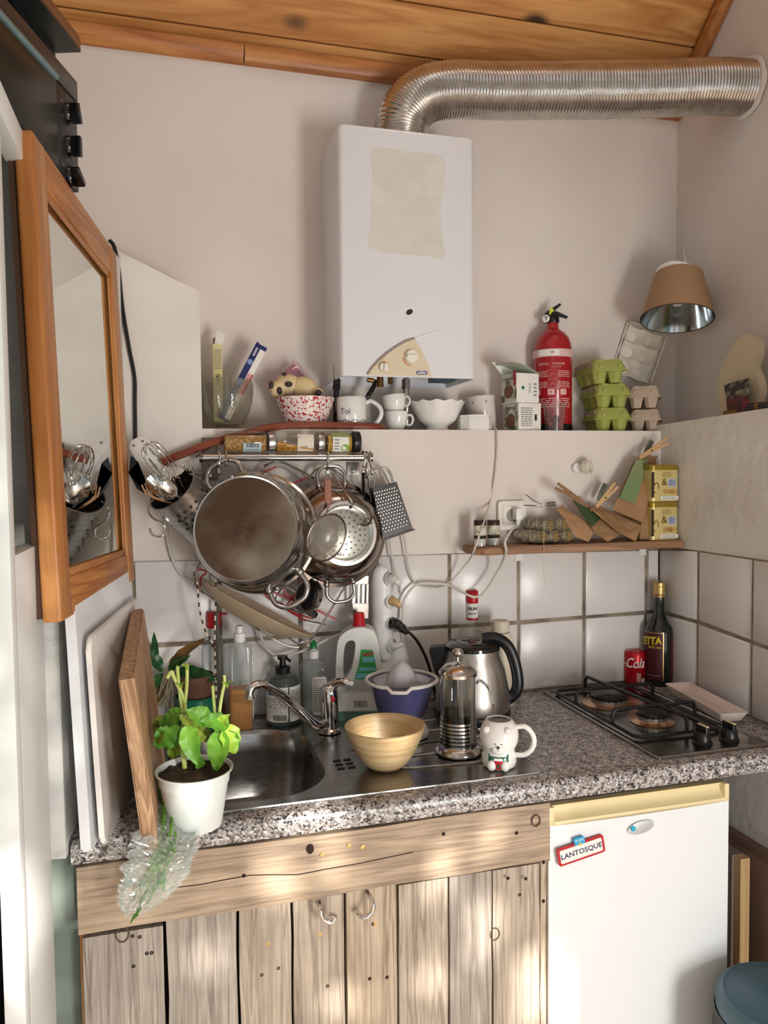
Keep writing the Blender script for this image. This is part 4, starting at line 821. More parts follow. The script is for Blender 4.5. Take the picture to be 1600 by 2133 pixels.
# amber dish soap
t, p = stand('amber_soap_bottle', 'clear square bottle half full of amber liquid with white pump neck', 'bottle', 503, 1527, 0.03); s = mpp(p); w = 50*s; h = H(503, 1338, p)
def sqbottle(t, w, d, h, m, shoulder=0.9, neck=0.012, nh=0.02, n=24, rad=0.012):
    bm = B(); lv = [(0.96, 0), (1, 0.004), (1, h*shoulder), (0.97, h*shoulder+0.012), (0.8, h*0.965), (0.5, h)]; rg = []
    for k, z in lv: rg.append([bm.verts.new((x, y, z)) for x, y in rrect(w*k, d*k, min(rad, w*k*0.45, d*k*0.45), n//4-1)])
    N_ = len(rg[0]); rg.append([bm.verts.new((neck*cos(2*pi*i/N_ + 0.0), neck*sin(2*pi*i/N_), h+0.002)) for i in range(N_)]); rg.append([bm.verts.new((neck*cos(2*pi*i/N_), neck*sin(2*pi*i/N_), h+nh)) for i in range(N_)])
    for a, b in zip(rg, rg[1:]):
        for i in range(N_): bm.faces.new((a[i], a[(i+1) % N_], b[(i+1) % N_], b[i]))
    bm.faces.new(rg[0]); return O('body', bm, m, t)
sqbottle(t, w, w*0.8, h, PLASTICC)
lh = H(503, 1432, p); bm = B(); rgl = []
for z in (0.004, lh): rgl.append([bm.verts.new((x, y, z)) for x, y in rrect(w*0.93, w*0.73, 0.01)])
for i in range(len(rgl[0])): bm.faces.new((rgl[0][i], rgl[0][(i+1) % len(rgl[0])], rgl[1][(i+1) % len(rgl[0])], rgl[1][i]))
bm.faces.new(rgl[0]); bm.faces.new(rgl[1]); O('liquid', bm, glass('amber_liquid', '#e39a2e', 0.1, 0.6), t)
bm = B(); lathe(bm, [(0.0125, h+0.002), (0.0135, h+0.004), (0.0135, h+0.022), (0.009, h+0.025), (0.0085, h+0.04), (0, h+0.041)], 20); O('pump_neck', bm, WPL, t)
bm = B(); box(bm, (w*0.5, 0, h*0.5), (0.0012, w*0.6, h*0.72)); lb = O('label', bm, PAPER, t); LMx = M(((0, 0, 1, w*0.5+0.0007), (1, 0, 0, 0), (0, 1, 0, 0), (0, 0, 0, 1)))
lines(lb, -w*0.26, w*0.26, h*0.2, h*0.8, 12, INKGY, M_=LMx)
# black pump bottle
t, p = stand('pump_bottle_black', 'rounded clear bottle with black pump and white label behind the tap', 'bottle', 591, 1513, 0.033); s = mpp(p); r = 36*s; h = H(590, 1400, p)
pf = lambda z: r
bm = B(); lathe(bm, [(0, 0), (r*0.9, 0), (r, 0.006), (r, h*0.70), (r*0.96, h*0.80), (r*0.8, h*0.91), (r*0.5, h*0.98), (r*0.36, h)], 32); O('body', bm, glass('smoky_plastic', '#9fb3b0', 0.08, 0.10), t)
bm = B(); lathe(bm, [(0, 0.003), (r*0.95, 0.003), (r*0.95, h*0.2), (0, h*0.2)], 24); O('contents', bm, mat('dark_liquid', '#3a4348', 0.2), t)
bm = B(); lathe(bm, [(r*0.42, h-0.002), (r*0.44, h+0.014), (r*0.2, h+0.018), (r*0.18, h+0.032), (r*0.3, h+0.033), (r*0.3, h+0.04), (0, h+0.041)], 20); pu = O('pump', bm, BLACK, t)
bm = B(); tube(bm, [V((0, 0, h+0.036)), V((0.01, -0.014, h+0.037)), V((0.018, -0.024, h+0.032))], 0.0035, 8); O('pump_spout', bm, BLACK, pu)
bm = B(); wrap(bm, r, -1.25, 0.28, h*0.10, h*0.78); lb = O('label', bm, PAPER, t); bm = B(); wrap(bm, r, 0.36, 1.35, h*0.10, h*0.78); lb2 = O('back_label', bm, PAPER, t)
bm = B(); wrap(bm, r, -0.95, 0.1, h*0.62, h*0.72, th=0.0009); O('blue_band', bm, mat('ink_blue2', '#2f6fae', 0.5), lb)
lines(lb, -r*1.1, r*0.2, h*0.36, h*0.58, 6, INKGY, bend(r, 0)); barcode(lb, -r*0.6, r*0.15, h*0.13, h*0.24, INK, bend(r, 0)); lines(lb2, r*0.42, r*1.2, h*0.2, h*0.72, 14, INKGY, bend(r, 0), seed=5)
# dish soap green cap
t, p = stand('dish_soap_green_cap', 'clear tapered dish soap bottle with green push cap', 'bottle', 655, 1503, 0.022); s = mpp(p); w = 58*s; h = H(657, 1372, p)
sqbottle(t, w, w*0.6, h, PLASTICC, 0.78, 0.011, 0.018, rad=0.014)
bm = B(); lathe(bm, [(0.013, h+0.002), (0.0135, h+0.02), (0.006, h+0.024), (0.006, h+0.027)], 20); O('collar', bm, WPL, t); bm = B(); lathe(bm, [(0.0085, h+0.026), (0.008, h+0.034), (0.0105, h+0.037), (0.006, h+0.043), (0.003, h+0.047), (0, h+0.047)], 12); O('push_cap', bm, mat('cap_green', '#137a3c', 0.35), t)
bm = B(); prism(bm, [(x+w*0.2, z+h*0.42) for x, z in rrect(w*0.5, h*0.62, 0.006)], 0.0008, M(((1, 0, 0, 0), (0, 0, -1, -w*0.3), (0, 1, 0, 0), (0, 0, 0, 1)))); lb = O('label', bm, PAPER, t)
lines(lb, -w*0.02, w*0.42, h*0.15, h*0.7, 16, INKGY, M_=M(((1, 0, 0, 0), (0, 0, -1, -w*0.3-0.0009), (0, 1, 0, 0), (0, 0, 0, 1))), seed=8)
# laundry bottle
t, p = stand('laundry_bottle', 'milky detergent bottle with carry handle and red cap behind the juicer', 'bottle', 745, 1502, 0.03); s = mpp(p)
def lp(x, y): q = zat(x, y, p); return (t.matrix_world.inverted() @ q) if False else V(((q-p).dot(V((cos(t.rotation_euler.z), sin(t.rotation_euler.z), 0))), 0, q.z-p.z))
sil = [(704, 1500), (702, 1440), (700, 1400), (703, 1340), (712, 1318), (735, 1304), (765, 1304), (785, 1325), (795, 1400), (796, 1500)]
hole_ = [(716, 1402), (716, 1360), (722, 1333), (738, 1330), (740, 1350), (733, 1385), (722, 1404)]
bm = B(); dep_ = 0.030
def ringpts(l): return [lp(x, y) for x, y in l]
so = cr([(a.x, 0, a.z) for a in ringpts(sil)], 3); so = so; hi_ = cr([(a.x, 0, a.z) for a in ringpts(hole_)], 3, closed=True)
# body as the outline minus the grip opening, triangulated, then thickened
vo = [bm.verts.new(v) for v in so]; vh = [bm.verts.new(v) for v in hi_]
es = [bm.edges.new((vo[i], vo[(i+1) % len(vo)])) for i in range(len(vo))]+[bm.edges.new((vh[i], vh[(i+1) % len(vh)])) for i in range(len(vh))]
bmesh.ops.triangle_fill(bm, edges=es, use_beauty=True)
gx = bmesh.ops.extrude_face_region(bm, geom=bm.faces[:])
for v in [g for g in gx['geom'] if isinstance(g, bmesh.types.BMVert)]: v.co.y += dep_*2
for v in bm.verts: v.co.y -= dep_
O('body', bm, mat('milky_plastic', '#d5d6d2', 0.35, sss=0.2), t, sharp=60)
a, b = lp(748, 1303), lp(748, 1276); bm = B(); lathe(bm, [(0.0165, a.z), (0.0165, a.z+0.004), (0.015, a.z+0.006), (0.0135, b.z-0.003), (0.012, b.z), (0, b.z)], 24, M.Translation((a.x, 0, 0))); O('cap', bm, RED, t)
FL = M(((1, 0, 0, 0), (0, 0, -1, -dep_), (0, 1, 0, 0), (0, 0, 0, 1))); l2 = lambda pts: [(lp(x, y).x, lp(x, y).z) for x, y in pts]
bm = B(); prism(bm, l2([(752, 1347), (776, 1349), (788, 1408), (786, 1408), (738, 1408), (746, 1385)]), 0.0008, FL); lg = O('green_label', bm, mat('label_green', '#3c9a4c', 0.5, spec=0.3), t)
for k, (ya, yb) in enumerate(((1363, 1373), (1384, 1391), (1396, 1406))): bm = B(); prism(bm, l2([(756-6*k, ya), (780+2*k, ya), (782+2*k, yb), (754-7*k, yb)]), 0.0011, FL); O('cyan_band', bm, mat('label_cyan', '#6fb3ba', 0.5), lg)
txt(lg, 'MAIN', 0.0105, INKR, FL @ M.Translation((lp(767, 1357).x, lp(767, 1357).z, 0.0010)) @ M.Rotation(0.15, 4, 'Z'), bold=0.0004)
bm = B(); prism(bm, l2([(738, 1410), (786, 1410), (786, 1433), (716, 1432)]), 0.0008, FL); O('grey_label', bm, mat('label_grey2', '#b9bab8', 0.6), t)
bm = B(); prism(bm, l2([(712, 1437), (788, 1440), (788, 1472), (714, 1472)]), 0.0008, FL); lw_ = O('white_label', bm, PAPER, t)
a, b = lp(738, 1466), lp(764, 1452); barcode(lw_, a.x, b.x, a.z, b.z, INK, M_=FL @ M.Translation((0, 0, 0.0006))); txt(lw_, '1L', 0.008, INKGY, FL @ M.Translation((lp(724, 1459).x, lp(724, 1459).z, 0.0009)))
bm = B(); prism(bm, l2([(704, 1498), (703, 1474), (795, 1474), (795, 1498)]), 0.0006, FL); O('teal_contents', bm, mat('teal_liquid', '#56786f', 0.35), t)
# floral bottle
t, p = stand('floral_bottle', 'white bottle with pink flowers half hidden behind the power strip', 'bottle', 838, 1440, 0.025, CT); s = mpp(p); h = H(838, 1318, p); r = 27*s
bm = B(); lathe(bm, [(0, 0), (r, 0), (r, h*0.72), (r*0.9, h*0.86), (r*0.45, h*0.96), (r*0.42, h)], 28); O('body', bm, mat('pink_floral', '#e6dfda', 0.3, c2='#c4587a', ns=40, nd=1.5, lo=0.52, hi=0.56), t)
# glass jar behind juicer
t, p = stand('empty_glass_jar', 'low empty glass jar between floral bottle and kettle', 'jar', 880, 1452, 0.025); s = mpp(p); h = H(880, 1392, p); r = 22*s
bm = B(); lathe(bm, [(0, 0.003), (r, 0), (r, h*0.8), (r*0.93, h*0.88), (r*0.95, h), (r*0.9, h), (r*0.88, h*0.86), (r*0.93, h*0.8), (r*0.92, 0.006), (0, 0.006)], 28); O('body', bm, GLASS, t)
# citrus juicer
t, p = stand('citrus_juicer', 'electric citrus juicer with purple bowl white rim and ribbed cone', 'juicer', 838, 1550, 0.055, CT+0.0045); s = mpp(p)
r = 74*s; z0, z1 = H(838, 1462, p), H(838, 1412, p)
bm = B(); lathe(bm, [(0, 0), (0.052, 0), (0.058, 0.006), (0.058, 0.014), (0.048, 0.022), (0.041, 0.05), (0.040, z0*0.62)], 36); O('base', bm, BLACK, t)
bm = B(); lathe(bm, [(0.060, 0.004), (0.062, 0.014), (0.050, 0.034), (0.046, 0.045)], 36); O('base_skirt', bm, mat('juicer_white', '#d9d4cd', 0.3), t)
bm = B(); lathe(bm, [(0.043, z0*0.50), (0.050, z0*0.62), (0.058, z0*0.85), (r*0.9, z1-0.014), (r*0.96, z1-0.006), (r*0.9, z1-0.006), (0.05, z1-0.028), (0, z1-0.03)], 40); O('bowl', bm, mat('juicer_purple', '#4b4b74', 0.22, coat=0.3), t)
bm = B(); tube(bm, [V((r*0.99*cos(a), r*0.99*sin(a)-(0.010 if abs(a-4.6) < 0.25 else 0), z1-0.003-(0.006 if abs(a-4.6) < 0.25 else 0))) for a in [2*pi*k/48 for k in range(48)]], 0.0042, 8, closed=True, flat=(1, 1)); O('rim', bm, mat('juicer_white', '', 0), t)
bm = B(); lathe(bm, [(0.030, z1-0.014), (r*0.78, z1-0.010), (r*0.80, z1-0.004), (r*0.76, z1-0.004), (0.036, z1-0.008)], 40); O('strainer_ring', bm, glass('juicer_clear', '#c9c9d2', 0.1, 0.35), t)
zc = H(845, 1375, p); bm = B()
def cone(u, v):
    a = 2*pi*u; k = 1+0.09*abs(sin(4*a))*(1-v); rr = 0.034*cos(v*pi/2)**0.62*k if v < 0.999 else 0.0005
    return V((rr*cos(a), rr*sin(a), z1-0.012+(zc-z1+0.012)*v))
surf(bm, cone, 64, 14, cu=True); O('reamer_cone', bm, mat('reamer', '#bdbbc0', 0.25, sss=0.2), t)
# bamboo bowl
t, p = stand('bamboo_bowl', 'wide coiled bamboo salad bowl standing on the drainer', 'bowl', 803, 1607, 0.030, CT+0.0045); s = mpp(p); r = 84*s; h = H(803, 1512, p)*1.02
pr = [(0, 0), (0.030, 0), (0.036, 0.002)]
pr = [(0, 0), (0.034, 0)] + [(r*(0.40+0.60*(k/10)**0.60)+0.0007*(k % 2), 0.002+(h-0.002)*(k/10)) for k in range(1, 11)] + [(r-0.004, h+0.0005)] + [((r-0.006)*(0.36+0.64*(k/10)**0.60), 0.006+(h-0.006)*(k/10)) for k in range(9, 0, -1)] + [(0, 0.006)]
bm = B(); lathe(bm, pr, 56); O('bowl', bm, mat('bamboo', '#d6bd93', 0.38, c2='#b99a6b', ns=9, st=(1, 1, 26), coat=0.25, lo=0.3, hi=0.7, nd=6, bump=0.15, bs=9, bd=0.004), t, sharp=60)
# bear mug
t, p = stand('bear_mug', 'white ceramic mug shaped like a polar bear in a green apron at drainer end', 'mug', 1040, 1607, 0.036, CT+0.0045); s = mpp(p); h = H(1040, 1497, p)
K = h/0.112
prof_ = [(0, 0.0), (0.036, 0.0), (0.040, 0.004), (0.0415, 0.015), (0.040, 0.028), (0.0365, 0.040), (0.0385, 0.046), (0.0445, 0.058), (0.0465, 0.072), (0.0450, 0.086), (0.0405, 0.098), (0.0345, 0.107), (0.0315, 0.111), (0.029, 0.112), (0.0275, 0.110), (0.029, 0.105), (0.036, 0.09), (0.038, 0.07), (0.030, 0.02), (0, 0.012)]
prof_ = [(a*K, b*K) for a, b in prof_]
bm = B(); lathe(bm, prof_, 48); O('body', bm, CERAM, t, sharp=60)
def mr(z):
    for (a, b), (c, d) in zip(prof_[2:14], prof_[3:14]):
        if b <= z <= d: return a+(c-a)*(z-b)/(d-b)
    return 0.03
def onm(x, z, off=0.0): rr = mr(z*K)+off; a = x*K/rr; return V((rr*sin(a), -rr*cos(a), z*K))
bm = B(); tube(bm, cr([V((0.040, 0.0, 0.094))*K, V((0.062, -0.004, 0.096))*K, V((0.078, -0.007, 0.080))*K, V((0.082, -0.008, 0.060))*K, V((0.074, -0.006, 0.040))*K, V((0.058, -0.003, 0.028))*K, V((0.038, 0, 0.026))*K], 6), 0.0062*K, 12); O('handle', bm, CERAM, t)
for sx_ in (-1, 1):
    bm = B(); ball(bm, onm(sx_*0.026-0.006, 0.094, 0.0), (0.0095*K, 0.006*K, 0.009*K)); O('ear', bm, CERAM, t)
    bm = B(); ball(bm, onm(sx_*0.016-0.002, 0.012, 0.001), (0.011*K, 0.009*K, 0.0125*K)); O('paw', bm, CERAM, t)
    bm = B(); ball(bm, onm(sx_*0.0075-0.002, 0.0655, 0.0), 0.0017*K, 10, 8); O('eye', bm, INK, t)
bm = B(); ball(bm, onm(-0.002, 0.050, -0.002), (0.0165*K, 0.009*K, 0.0125*K)); O('muzzle', bm, CERAM, t)
bm = B(); ball(bm, onm(-0.002, 0.0585, 0.0035), (0.0038*K, 0.002*K, 0.0028*K), 12, 8); O('nose', bm, INK, t)
bm = B(); tube(bm, [onm(-0.002, 0.057, 0.0048), onm(-0.002, 0.0495, 0.0077)], 0.0005, 6); O('mouth_line', bm, INK, t); bm = B(); ball(bm, onm(-0.002, 0.0415, 0.003), 0.0009, 8, 6); O('mouth', bm, INKGY, t)
GRN = mat('apron_green', '#0d5a40', 0.2, coat=0.4); bm = B()
surf(bm, lambda u, v: onm(-0.027+0.050*u, 0.0215+0.011*v+0.002*abs(u-0.5)*v, 0.0008), 16, 4); O('apron', bm, GRN, t)
for sx_ in (-0.0255, 0.0215): bm = B(); surf(bm, lambda u, v: onm(sx_-0.0016+0.0032*u, 0.031+0.007*v, 0.0009), 2, 2); O('apron_strap', bm, GRN, t)
bm = B(); surf(bm, lambda u, v: onm(-0.002+(u-0.5)*(0.017+0.004*v), 0.0015+0.023*v, 0.0022), 8, 4); cu_ = O('red_cup', bm, RED, t)
bm = B(); surf(bm, lambda u, v: onm(-0.002+(u-0.5)*(0.023-0.004*v), 0.0245+0.006*v, 0.0026), 8, 3); O('cup_lid', bm, CERAM, t)
bm = B(); lathe(bm, [(0, 0), (0.0032, 0), (0.0032, 0.0006), (0, 0.0008)], 14, frame(onm(-0.002, 0.013, 0.0022), (0, -1, 0))); O('cup_dot', bm, GRN, cu_)
txt(t, 'STARBUCKS', 0.0062*K, INK, fn=lambda q: V(((0.0270*K)*sin(q.x/(0.028*K)), (0.0270*K)*cos(q.x/(0.028*K)), 0.1062*K+q.y*0.75)), bold=0.0003, sxx=1.15)
# french press
t, p = stand('french_press', 'glass french press half full of coffee with banded steel frame', 'french press', 955, 1580, 0.042, CT+0.0045); s = mpp(p); z1 = H(955, 1402, p); r = 37*s
bm = B(); lathe(bm, [(0, 0), (r*1.28, 0), (r*1.32, 0.004), (r*1.25, 0.011), (r*1.05, 0.016), (r*1.02, 0.02)], 36); O('foot', bm, STEEL, t)
bm = B(); lathe(bm, [(0, 0.014), (r, 0.014), (r, z1), (r*1.03, z1+0.002)], 36, cap=False); O('beaker', bm, GLASS, t)
zl = H(955, 1482, p); bm = B(); lathe(bm, [(0, 0.016), (r*0.965, 0.016), (r*0.965, zl), (0, zl)], 32); O('coffee', bm, mat('coffee', '#140b07', 0.08), t)
zb = [0.020, H(955, 1500, p)]; nb = 7
for k in range(nb):
    z = zb[0]+(zb[1]-zb[0])*k/(nb-1); bm = B(); lathe(bm, [(r*1.01, z-0.0025), (r*1.04, z-0.0025), (r*1.04, z+0.0025), (r*1.01, z+0.0025), (r*1.01, z-0.0025)], 36, cap=False); O('steel_band', bm, STEEL, t)
for a in (0.6, 2.5, 3.9, 5.5):
    bm = B(); box(bm, (r*1.045*cos(a), r*1.045*sin(a), z1*0.5), (0.003, 0.010, z1*0.99), m=None)
    for v in bm.verts:
        d = v.co-V((r*1.045*cos(a), r*1.045*sin(a), v.co.z)); v.co = V((r*1.045*cos(a), r*1.045*sin(a), v.co.z)) + V((d.x*cos(a)-d.y*sin(a), d.x*sin(a)+d.y*cos(a), 0))
    if a in (0.6, 5.5, 2.5): O('frame_strut', bm, STEEL, t)
    else: bm.free()
bm = B(); lathe(bm, [(r*1.05, z1-0.004), (r*1.08, z1+0.003), (r*1.0, z1+0.008), (r*0.7, z1+0.019), (r*0.2, z1+0.024), (0, z1+0.0245)], 36); O('lid', bm, STEEL, t)
zk = H(953, 1352, p); bm = B(); cyl(bm, (0, 0, z1*0.5), (0, 0, zk-0.012), 0.0022, 8); O('plunger_rod', bm, STEEL, t); bm = B(); lathe(bm, [(0, zk-0.016), (0.006, zk-0.016), (0.0125, zk-0.009), (0.0125, zk-0.005), (0.008, zk), (0, zk+0.001)], 24); O('plunger_knob', bm, STEEL, t)
for k in (0, 1):
    bm = B(); tube(bm, cr([V((r*1.03, -0.004+0.008*k, z1-0.022)), V((r*1.25, -0.004+0.008*k, z1-0.016)), V((r*1.75, -0.008+0.012*k, z1-0.035)), V((r*1.95, -0.010+0.012*k, z1*0.55)), V((r*1.75, -0.008+0.012*k, z1*0.33)), V((r*1.1, -0.003+0.008*k, z1*0.28))], 6), 0.0021, 8); O('wire_handle', bm, CHROME, t)
# kettle
t, p = stand('electric_kettle', 'brushed steel electric kettle with black lid and loop handle', 'kettle', 985, 1508, 0.070, CT+0.0045); s = mpp(p); t.rotation_euler.z = facing(p)
z1 = H(985, 1345, p)*0.99; r0 = 80*s*0.98; r1 = 50*s*1.0
bm = B(); lathe(bm, [(0, 0), (r0*0.98, 0), (r0, 0.006), (r0, 0.016), (r0*0.97, 0.02)], 40); O('base', bm, BLACK, t)
bm = B(); lathe(bm, [(r0*0.97, 0.020), (r0*0.985, 0.026), (r0*0.99, 0.05), (r0*0.95, z1*0.4), (r0*0.86, z1*0.68), (r0*0.72, z1*0.9), (r1*1.12, z1)], 48); O('body', bm, mat('kettle_steel', '#cfcac5', 0.36, 1.0, c2='#a8a19b', ns=5, st=(14, 14, 1), rv=0.06), t)
bm = B(); lathe(bm, [(r1*1.14, z1-0.004), (r1*1.14, z1+0.004), (r1*1.02, z1+0.011), (r1*0.6, z1+0.016), (0, z1+0.017)], 40); li = O('lid', bm, BLACKG, t)
bm = B(); prism(bm, rrect(0.05, 0.018, 0.008), 0.003, M.Translation((-0.004, -0.005, z1+0.0145))); O('lid_grip', bm, BLACK, li)
bm = B(); prism(bm, [(-r1*0.95, z1+0.004), (-r1*1.75, z1-0.002), (-r1*1.78, z1-0.010), (-r0*0.96, z1*0.55), (-r0*0.8, z1*0.6)], 0.032, M(((1, 0, 0, 0), (0, 0, 1, -0.016), (0, 1, 0, 0), (0, 0, 0, 1)))); O('spout', bm, BLACK, t)
hx = lambda x, y: V(((zat(x, y, p)-p).dot(V((cos(t.rotation_euler.z), sin(t.rotation_euler.z), 0))), 0, zat(x, y, p).z-CT))
pts = cr([hx(1005, 1334), hx(1030, 1331), hx(1055, 1345), hx(1070, 1375), hx(1078, 1415), hx(1075, 1440), hx(1060, 1455), hx(1032, 1464)], 6)
bm = B(); tube(bm, pts, [0.0125]*(len(pts)-8)+[0.0135]*8, 14, flat=(0.85, 1.15)); O('handle', bm, BLACK, t)
bm = B(); tube(bm, cr([hx(1004, 1338), hx(1013, 1360), hx(1024, 1410), hx(1032, 1465), hx(1037, 1497)], 5), 0.0125, 12, flat=(0.8, 1.2)); O('handle_spine', bm, BLACKG, t)
bm = B(); cyl(bm, hx(1030, 1494)+V((0, -0.01, 0)), hx(1054, 1494)+V((0, -0.01, 0)), 0.0045, 10); O('switch', bm, BLACK, t)
# beige flask
t, p = stand('beige_flask', 'matt beige drinks flask behind the kettle handle', 'flask', 1043, 1474, 0.032); s = mpp(p); r = 28*s; h = H(1040, 1292, p)
bm = B(); lathe(bm, [(0, 0), (r*0.95, 0), (r, 0.004), (r, h*0.70), (r*0.93, h*0.78), (r*0.68, h*0.855), (r*0.62, h*0.862)], 36); O('body', bm, mat('flask_beige', '#d9cfbb', 0.45), t)
bm = B(); lathe(bm, [(r*0.63, h*0.862), (r*0.66, h*0.868), (r*0.66, h*0.99), (r*0.6, h), (0, h)], 28); O('cap', bm, mat('flask_cap', '#cdc3ad', 0.5), t); bm = B(); lathe(bm, [(r*0.66, h*0.855), (r*0.66, h*0.866)], 24); O('seal', bm, RUBBER, t)
# rum bottle
t, p = stand('clear_spirit_bottle', 'clear spirit bottle with red cap and white neck label behind the kettle', 'bottle', 985, 1462, 0.04); s = mpp(p); r = 33*s; h = H(985, 1230, p); zs = H(985, 1310, p)
bm = B(); lathe(bm, [(0, 0.002), (r, 0), (r, zs*0.94), (r*0.85, zs*1.0), (r*0.45, zs*1.04), (0.0135, zs*1.10), (0.0135, h-0.004)], 32, cap=False); O('body', bm, GLASS, t)
zn0, zn1 = H(985, 1288, p), H(985, 1254, p); bm = B(); lathe(bm, [(0.0148, zn0), (0.0150, zn0), (0.0150, zn1), (0.0148, zn1)], 24); nl = O('neck_label', bm, PAPER, t)
bm = B(); lathe(bm, [(0.0154, zn0-0.003), (0.0154, zn0+0.003)], 24); O('red_ring', bm, RED, t)
bm = B(); lathe(bm, [(0.0156, zn1-0.002), (0.0162, zn1), (0.0162, h-0.002), (0.014, h+0.001), (0, h+0.001)], 28); O('cap', bm, RED, t)
txt(nl, 'OLIN', 0.011, INK, fn=bend(0.0150, (zn0+zn1)/2+0.006), bold=0.0003); txt(nl, 'BALINE', 0.006, INK, fn=bend(0.0150, (zn0+zn1)/2-0.007))
# cola can
t, p = stand('cola_can', 'small red cola can standing left of the dark bottle in the corner', 'can', 1322, 1427, 0.024); s = mpp(p); r = 21.5*s; h = H(1322, 1352, p)
bm = B(); lathe(bm, [(0, 0.002), (r*0.8, 0), (r*0.85, 0.001), (r, 0.007), (r, h-0.010), (r*0.88, h-0.002)], 32); O('body', bm, mat('can_red', '#b8141f', 0.25, 0.3), t)
bm = B(); lathe(bm, [(r*0.88, h-0.0025), (r*0.9, h), (r*0.86, h), (r*0.83, h-0.004), (0, h-0.004)], 32); O('lid', bm, STEEL, t)
txt(t, 'Coca-Cola', 0.040, INKW, fn=lambda q: bend(r, h*0.64)(V((q.x+q.y*0.22-0.0315, q.y, q.z))), sxx=0.72, bold=0.0003)
lines(t, -r*0.9, r*0.4, h*0.52, h*0.56, 1, INKW, bend(r, 0)); bm = B(); wrap(bm, r, 0.2, 0.6, h*0.10, h*0.36, th=0.0007); O('facts_panel', bm, mat('panel_pink', '#c98f8d', 0.5), t); bm = B(); wrap(bm, r, 0.66, 1.2, h*0.08, h*0.2, th=0.0007); O('code_panel', bm, PAPER, t)
# amaretto-like bottle
t, p = stand('dark_liqueur_bottle', 'tall dark green liqueur bottle with gold cap and maroon label in the corner', 'bottle', 1372, 1431, 0.036); s = mpp(p); r = 28.5*s; h = H(1370, 1212, p); zs = H(1370, 1300, p); zn = H(1370, 1282, p)
bm = B(); lathe(bm, [(0, 0), (r*0.96, 0), (r, 0.005), (r, zs*0.9), (r*0.93, zs*0.97), (r*0.7, zs*1.03), (0.0145, zn*1.02), (0.0135, h-0.02)], 36); O('body', bm, mat('bottle_dark_glass', '#0c1410', 0.06, coat=0.6), t)
za = H(1370, 1243, p); bm = B(); lathe(bm, [(0.0155, za), (0.016, za+0.002), (0.016, h-0.014), (0.0152, h-0.013), (0.0158, h-0.009), (0.0158, h-0.002), (0.014, h), (0, h)], 28); cp = O('cap', bm, mat('cap_gold', '#c8a568', 0.35, 0.6), t)
txt(cp, 'ALETTA', 0.008, INK, fn=bend(0.016, za+0.006), sxx=0.9)
z0, z1 = H(1370, 1412, p), H(1370, 1313, p); bm = B(); wrap(bm, r, -1.45, 0.30, z0, z1); lb = O('label', bm, mat('label_maroon', '#471319', 0.5), t)
bm = B(); wrap(bm, r, 0.28, 0.34, z0, z1, th=0.0009); wrap(bm, r, -1.45, 0.34, z1-0.0016, z1, th=0.0009); O('gold_border', bm, mat('cap_gold', '', 0), lb)
txt(lb, 'AZETTA', 0.030, mat('ink_gold', '#d8c22a', 0.5), fn=lambda q: bend(r, z1-0.022+0.25*0)(V((q.x+r*0.2-0.001, q.y+q.x*0.12, q.z))), al='RIGHT', sxx=0.78, bold=0.0008)
txt(lb, 'SINCE 1840', 0.008, mat('ink_gold', '', 0), fn=lambda q: bend(r, z1-0.042)(V((q.x-0.012, q.y, q.z))), sxx=0.9)
lines(lb, -r*1.2, r*0.1, z0+0.012, z0+0.018, 1, INKGY, bend(r, 0)); bm = B(); wrap(bm, r, 0.95, 1.5, z0+0.005, z1-0.012); O('back_label', bm, mat('label_maroon2', '#5a2026', 0.5), t)
# spoon tray
a, b = at(1408, 1432, Z=CT+0.02), at(1528, 1497, Z=CT+0.02)
t = T('rectangular_dish', 'narrow pale pink rectangular dish between hob and right wall tiles', 'dish', ((a.x+b.x)/2+0.004, (a.y+b.y)/2+0.0, CT+0.009), atan2(b.y-a.y, b.x-a.x))
Ld = (V((b.x-a.x, b.y-a.y))).length+0.0; bm = B(); rg = []
for k, z in ((0.72, 0), (0.74, 0.001), (1.0, 0.022), (1.02, 0.024), (0.97, 0.023), (0.72, 0.004), (0.3, 0.0035)): rg.append([bm.verts.new((x, y, z)) for x, y in rrect((Ld)*(0.62+0.38*k) if k > 0.5 else Ld*0.5, 0.072*k, 0.008*k)])
for u, v in zip(rg, rg[1:]):
    for i in range(len(u)): bm.faces.new((u[i], u[(i+1) % len(u)], v[(i+1) % len(u)], v[i]))
bm.faces.new(rg[0]); bm.faces.new(rg[-1]); O('dish', bm, mat('pale_pink_ceramic', '#e6d6cd', 0.2, coat=0.3), t)

# ================================================================== THINGS ON THE LEDGE
def led(x, Y=0.07): p = at(x, 893, Y=Y); return V((p.x, Y, LEDGE))
def LT(name, label, cat, x, Y=0.07, group=None, rz=None): p = led(x, Y); return T(name, label, cat, p, facing(p) if rz is None else rz, group), p
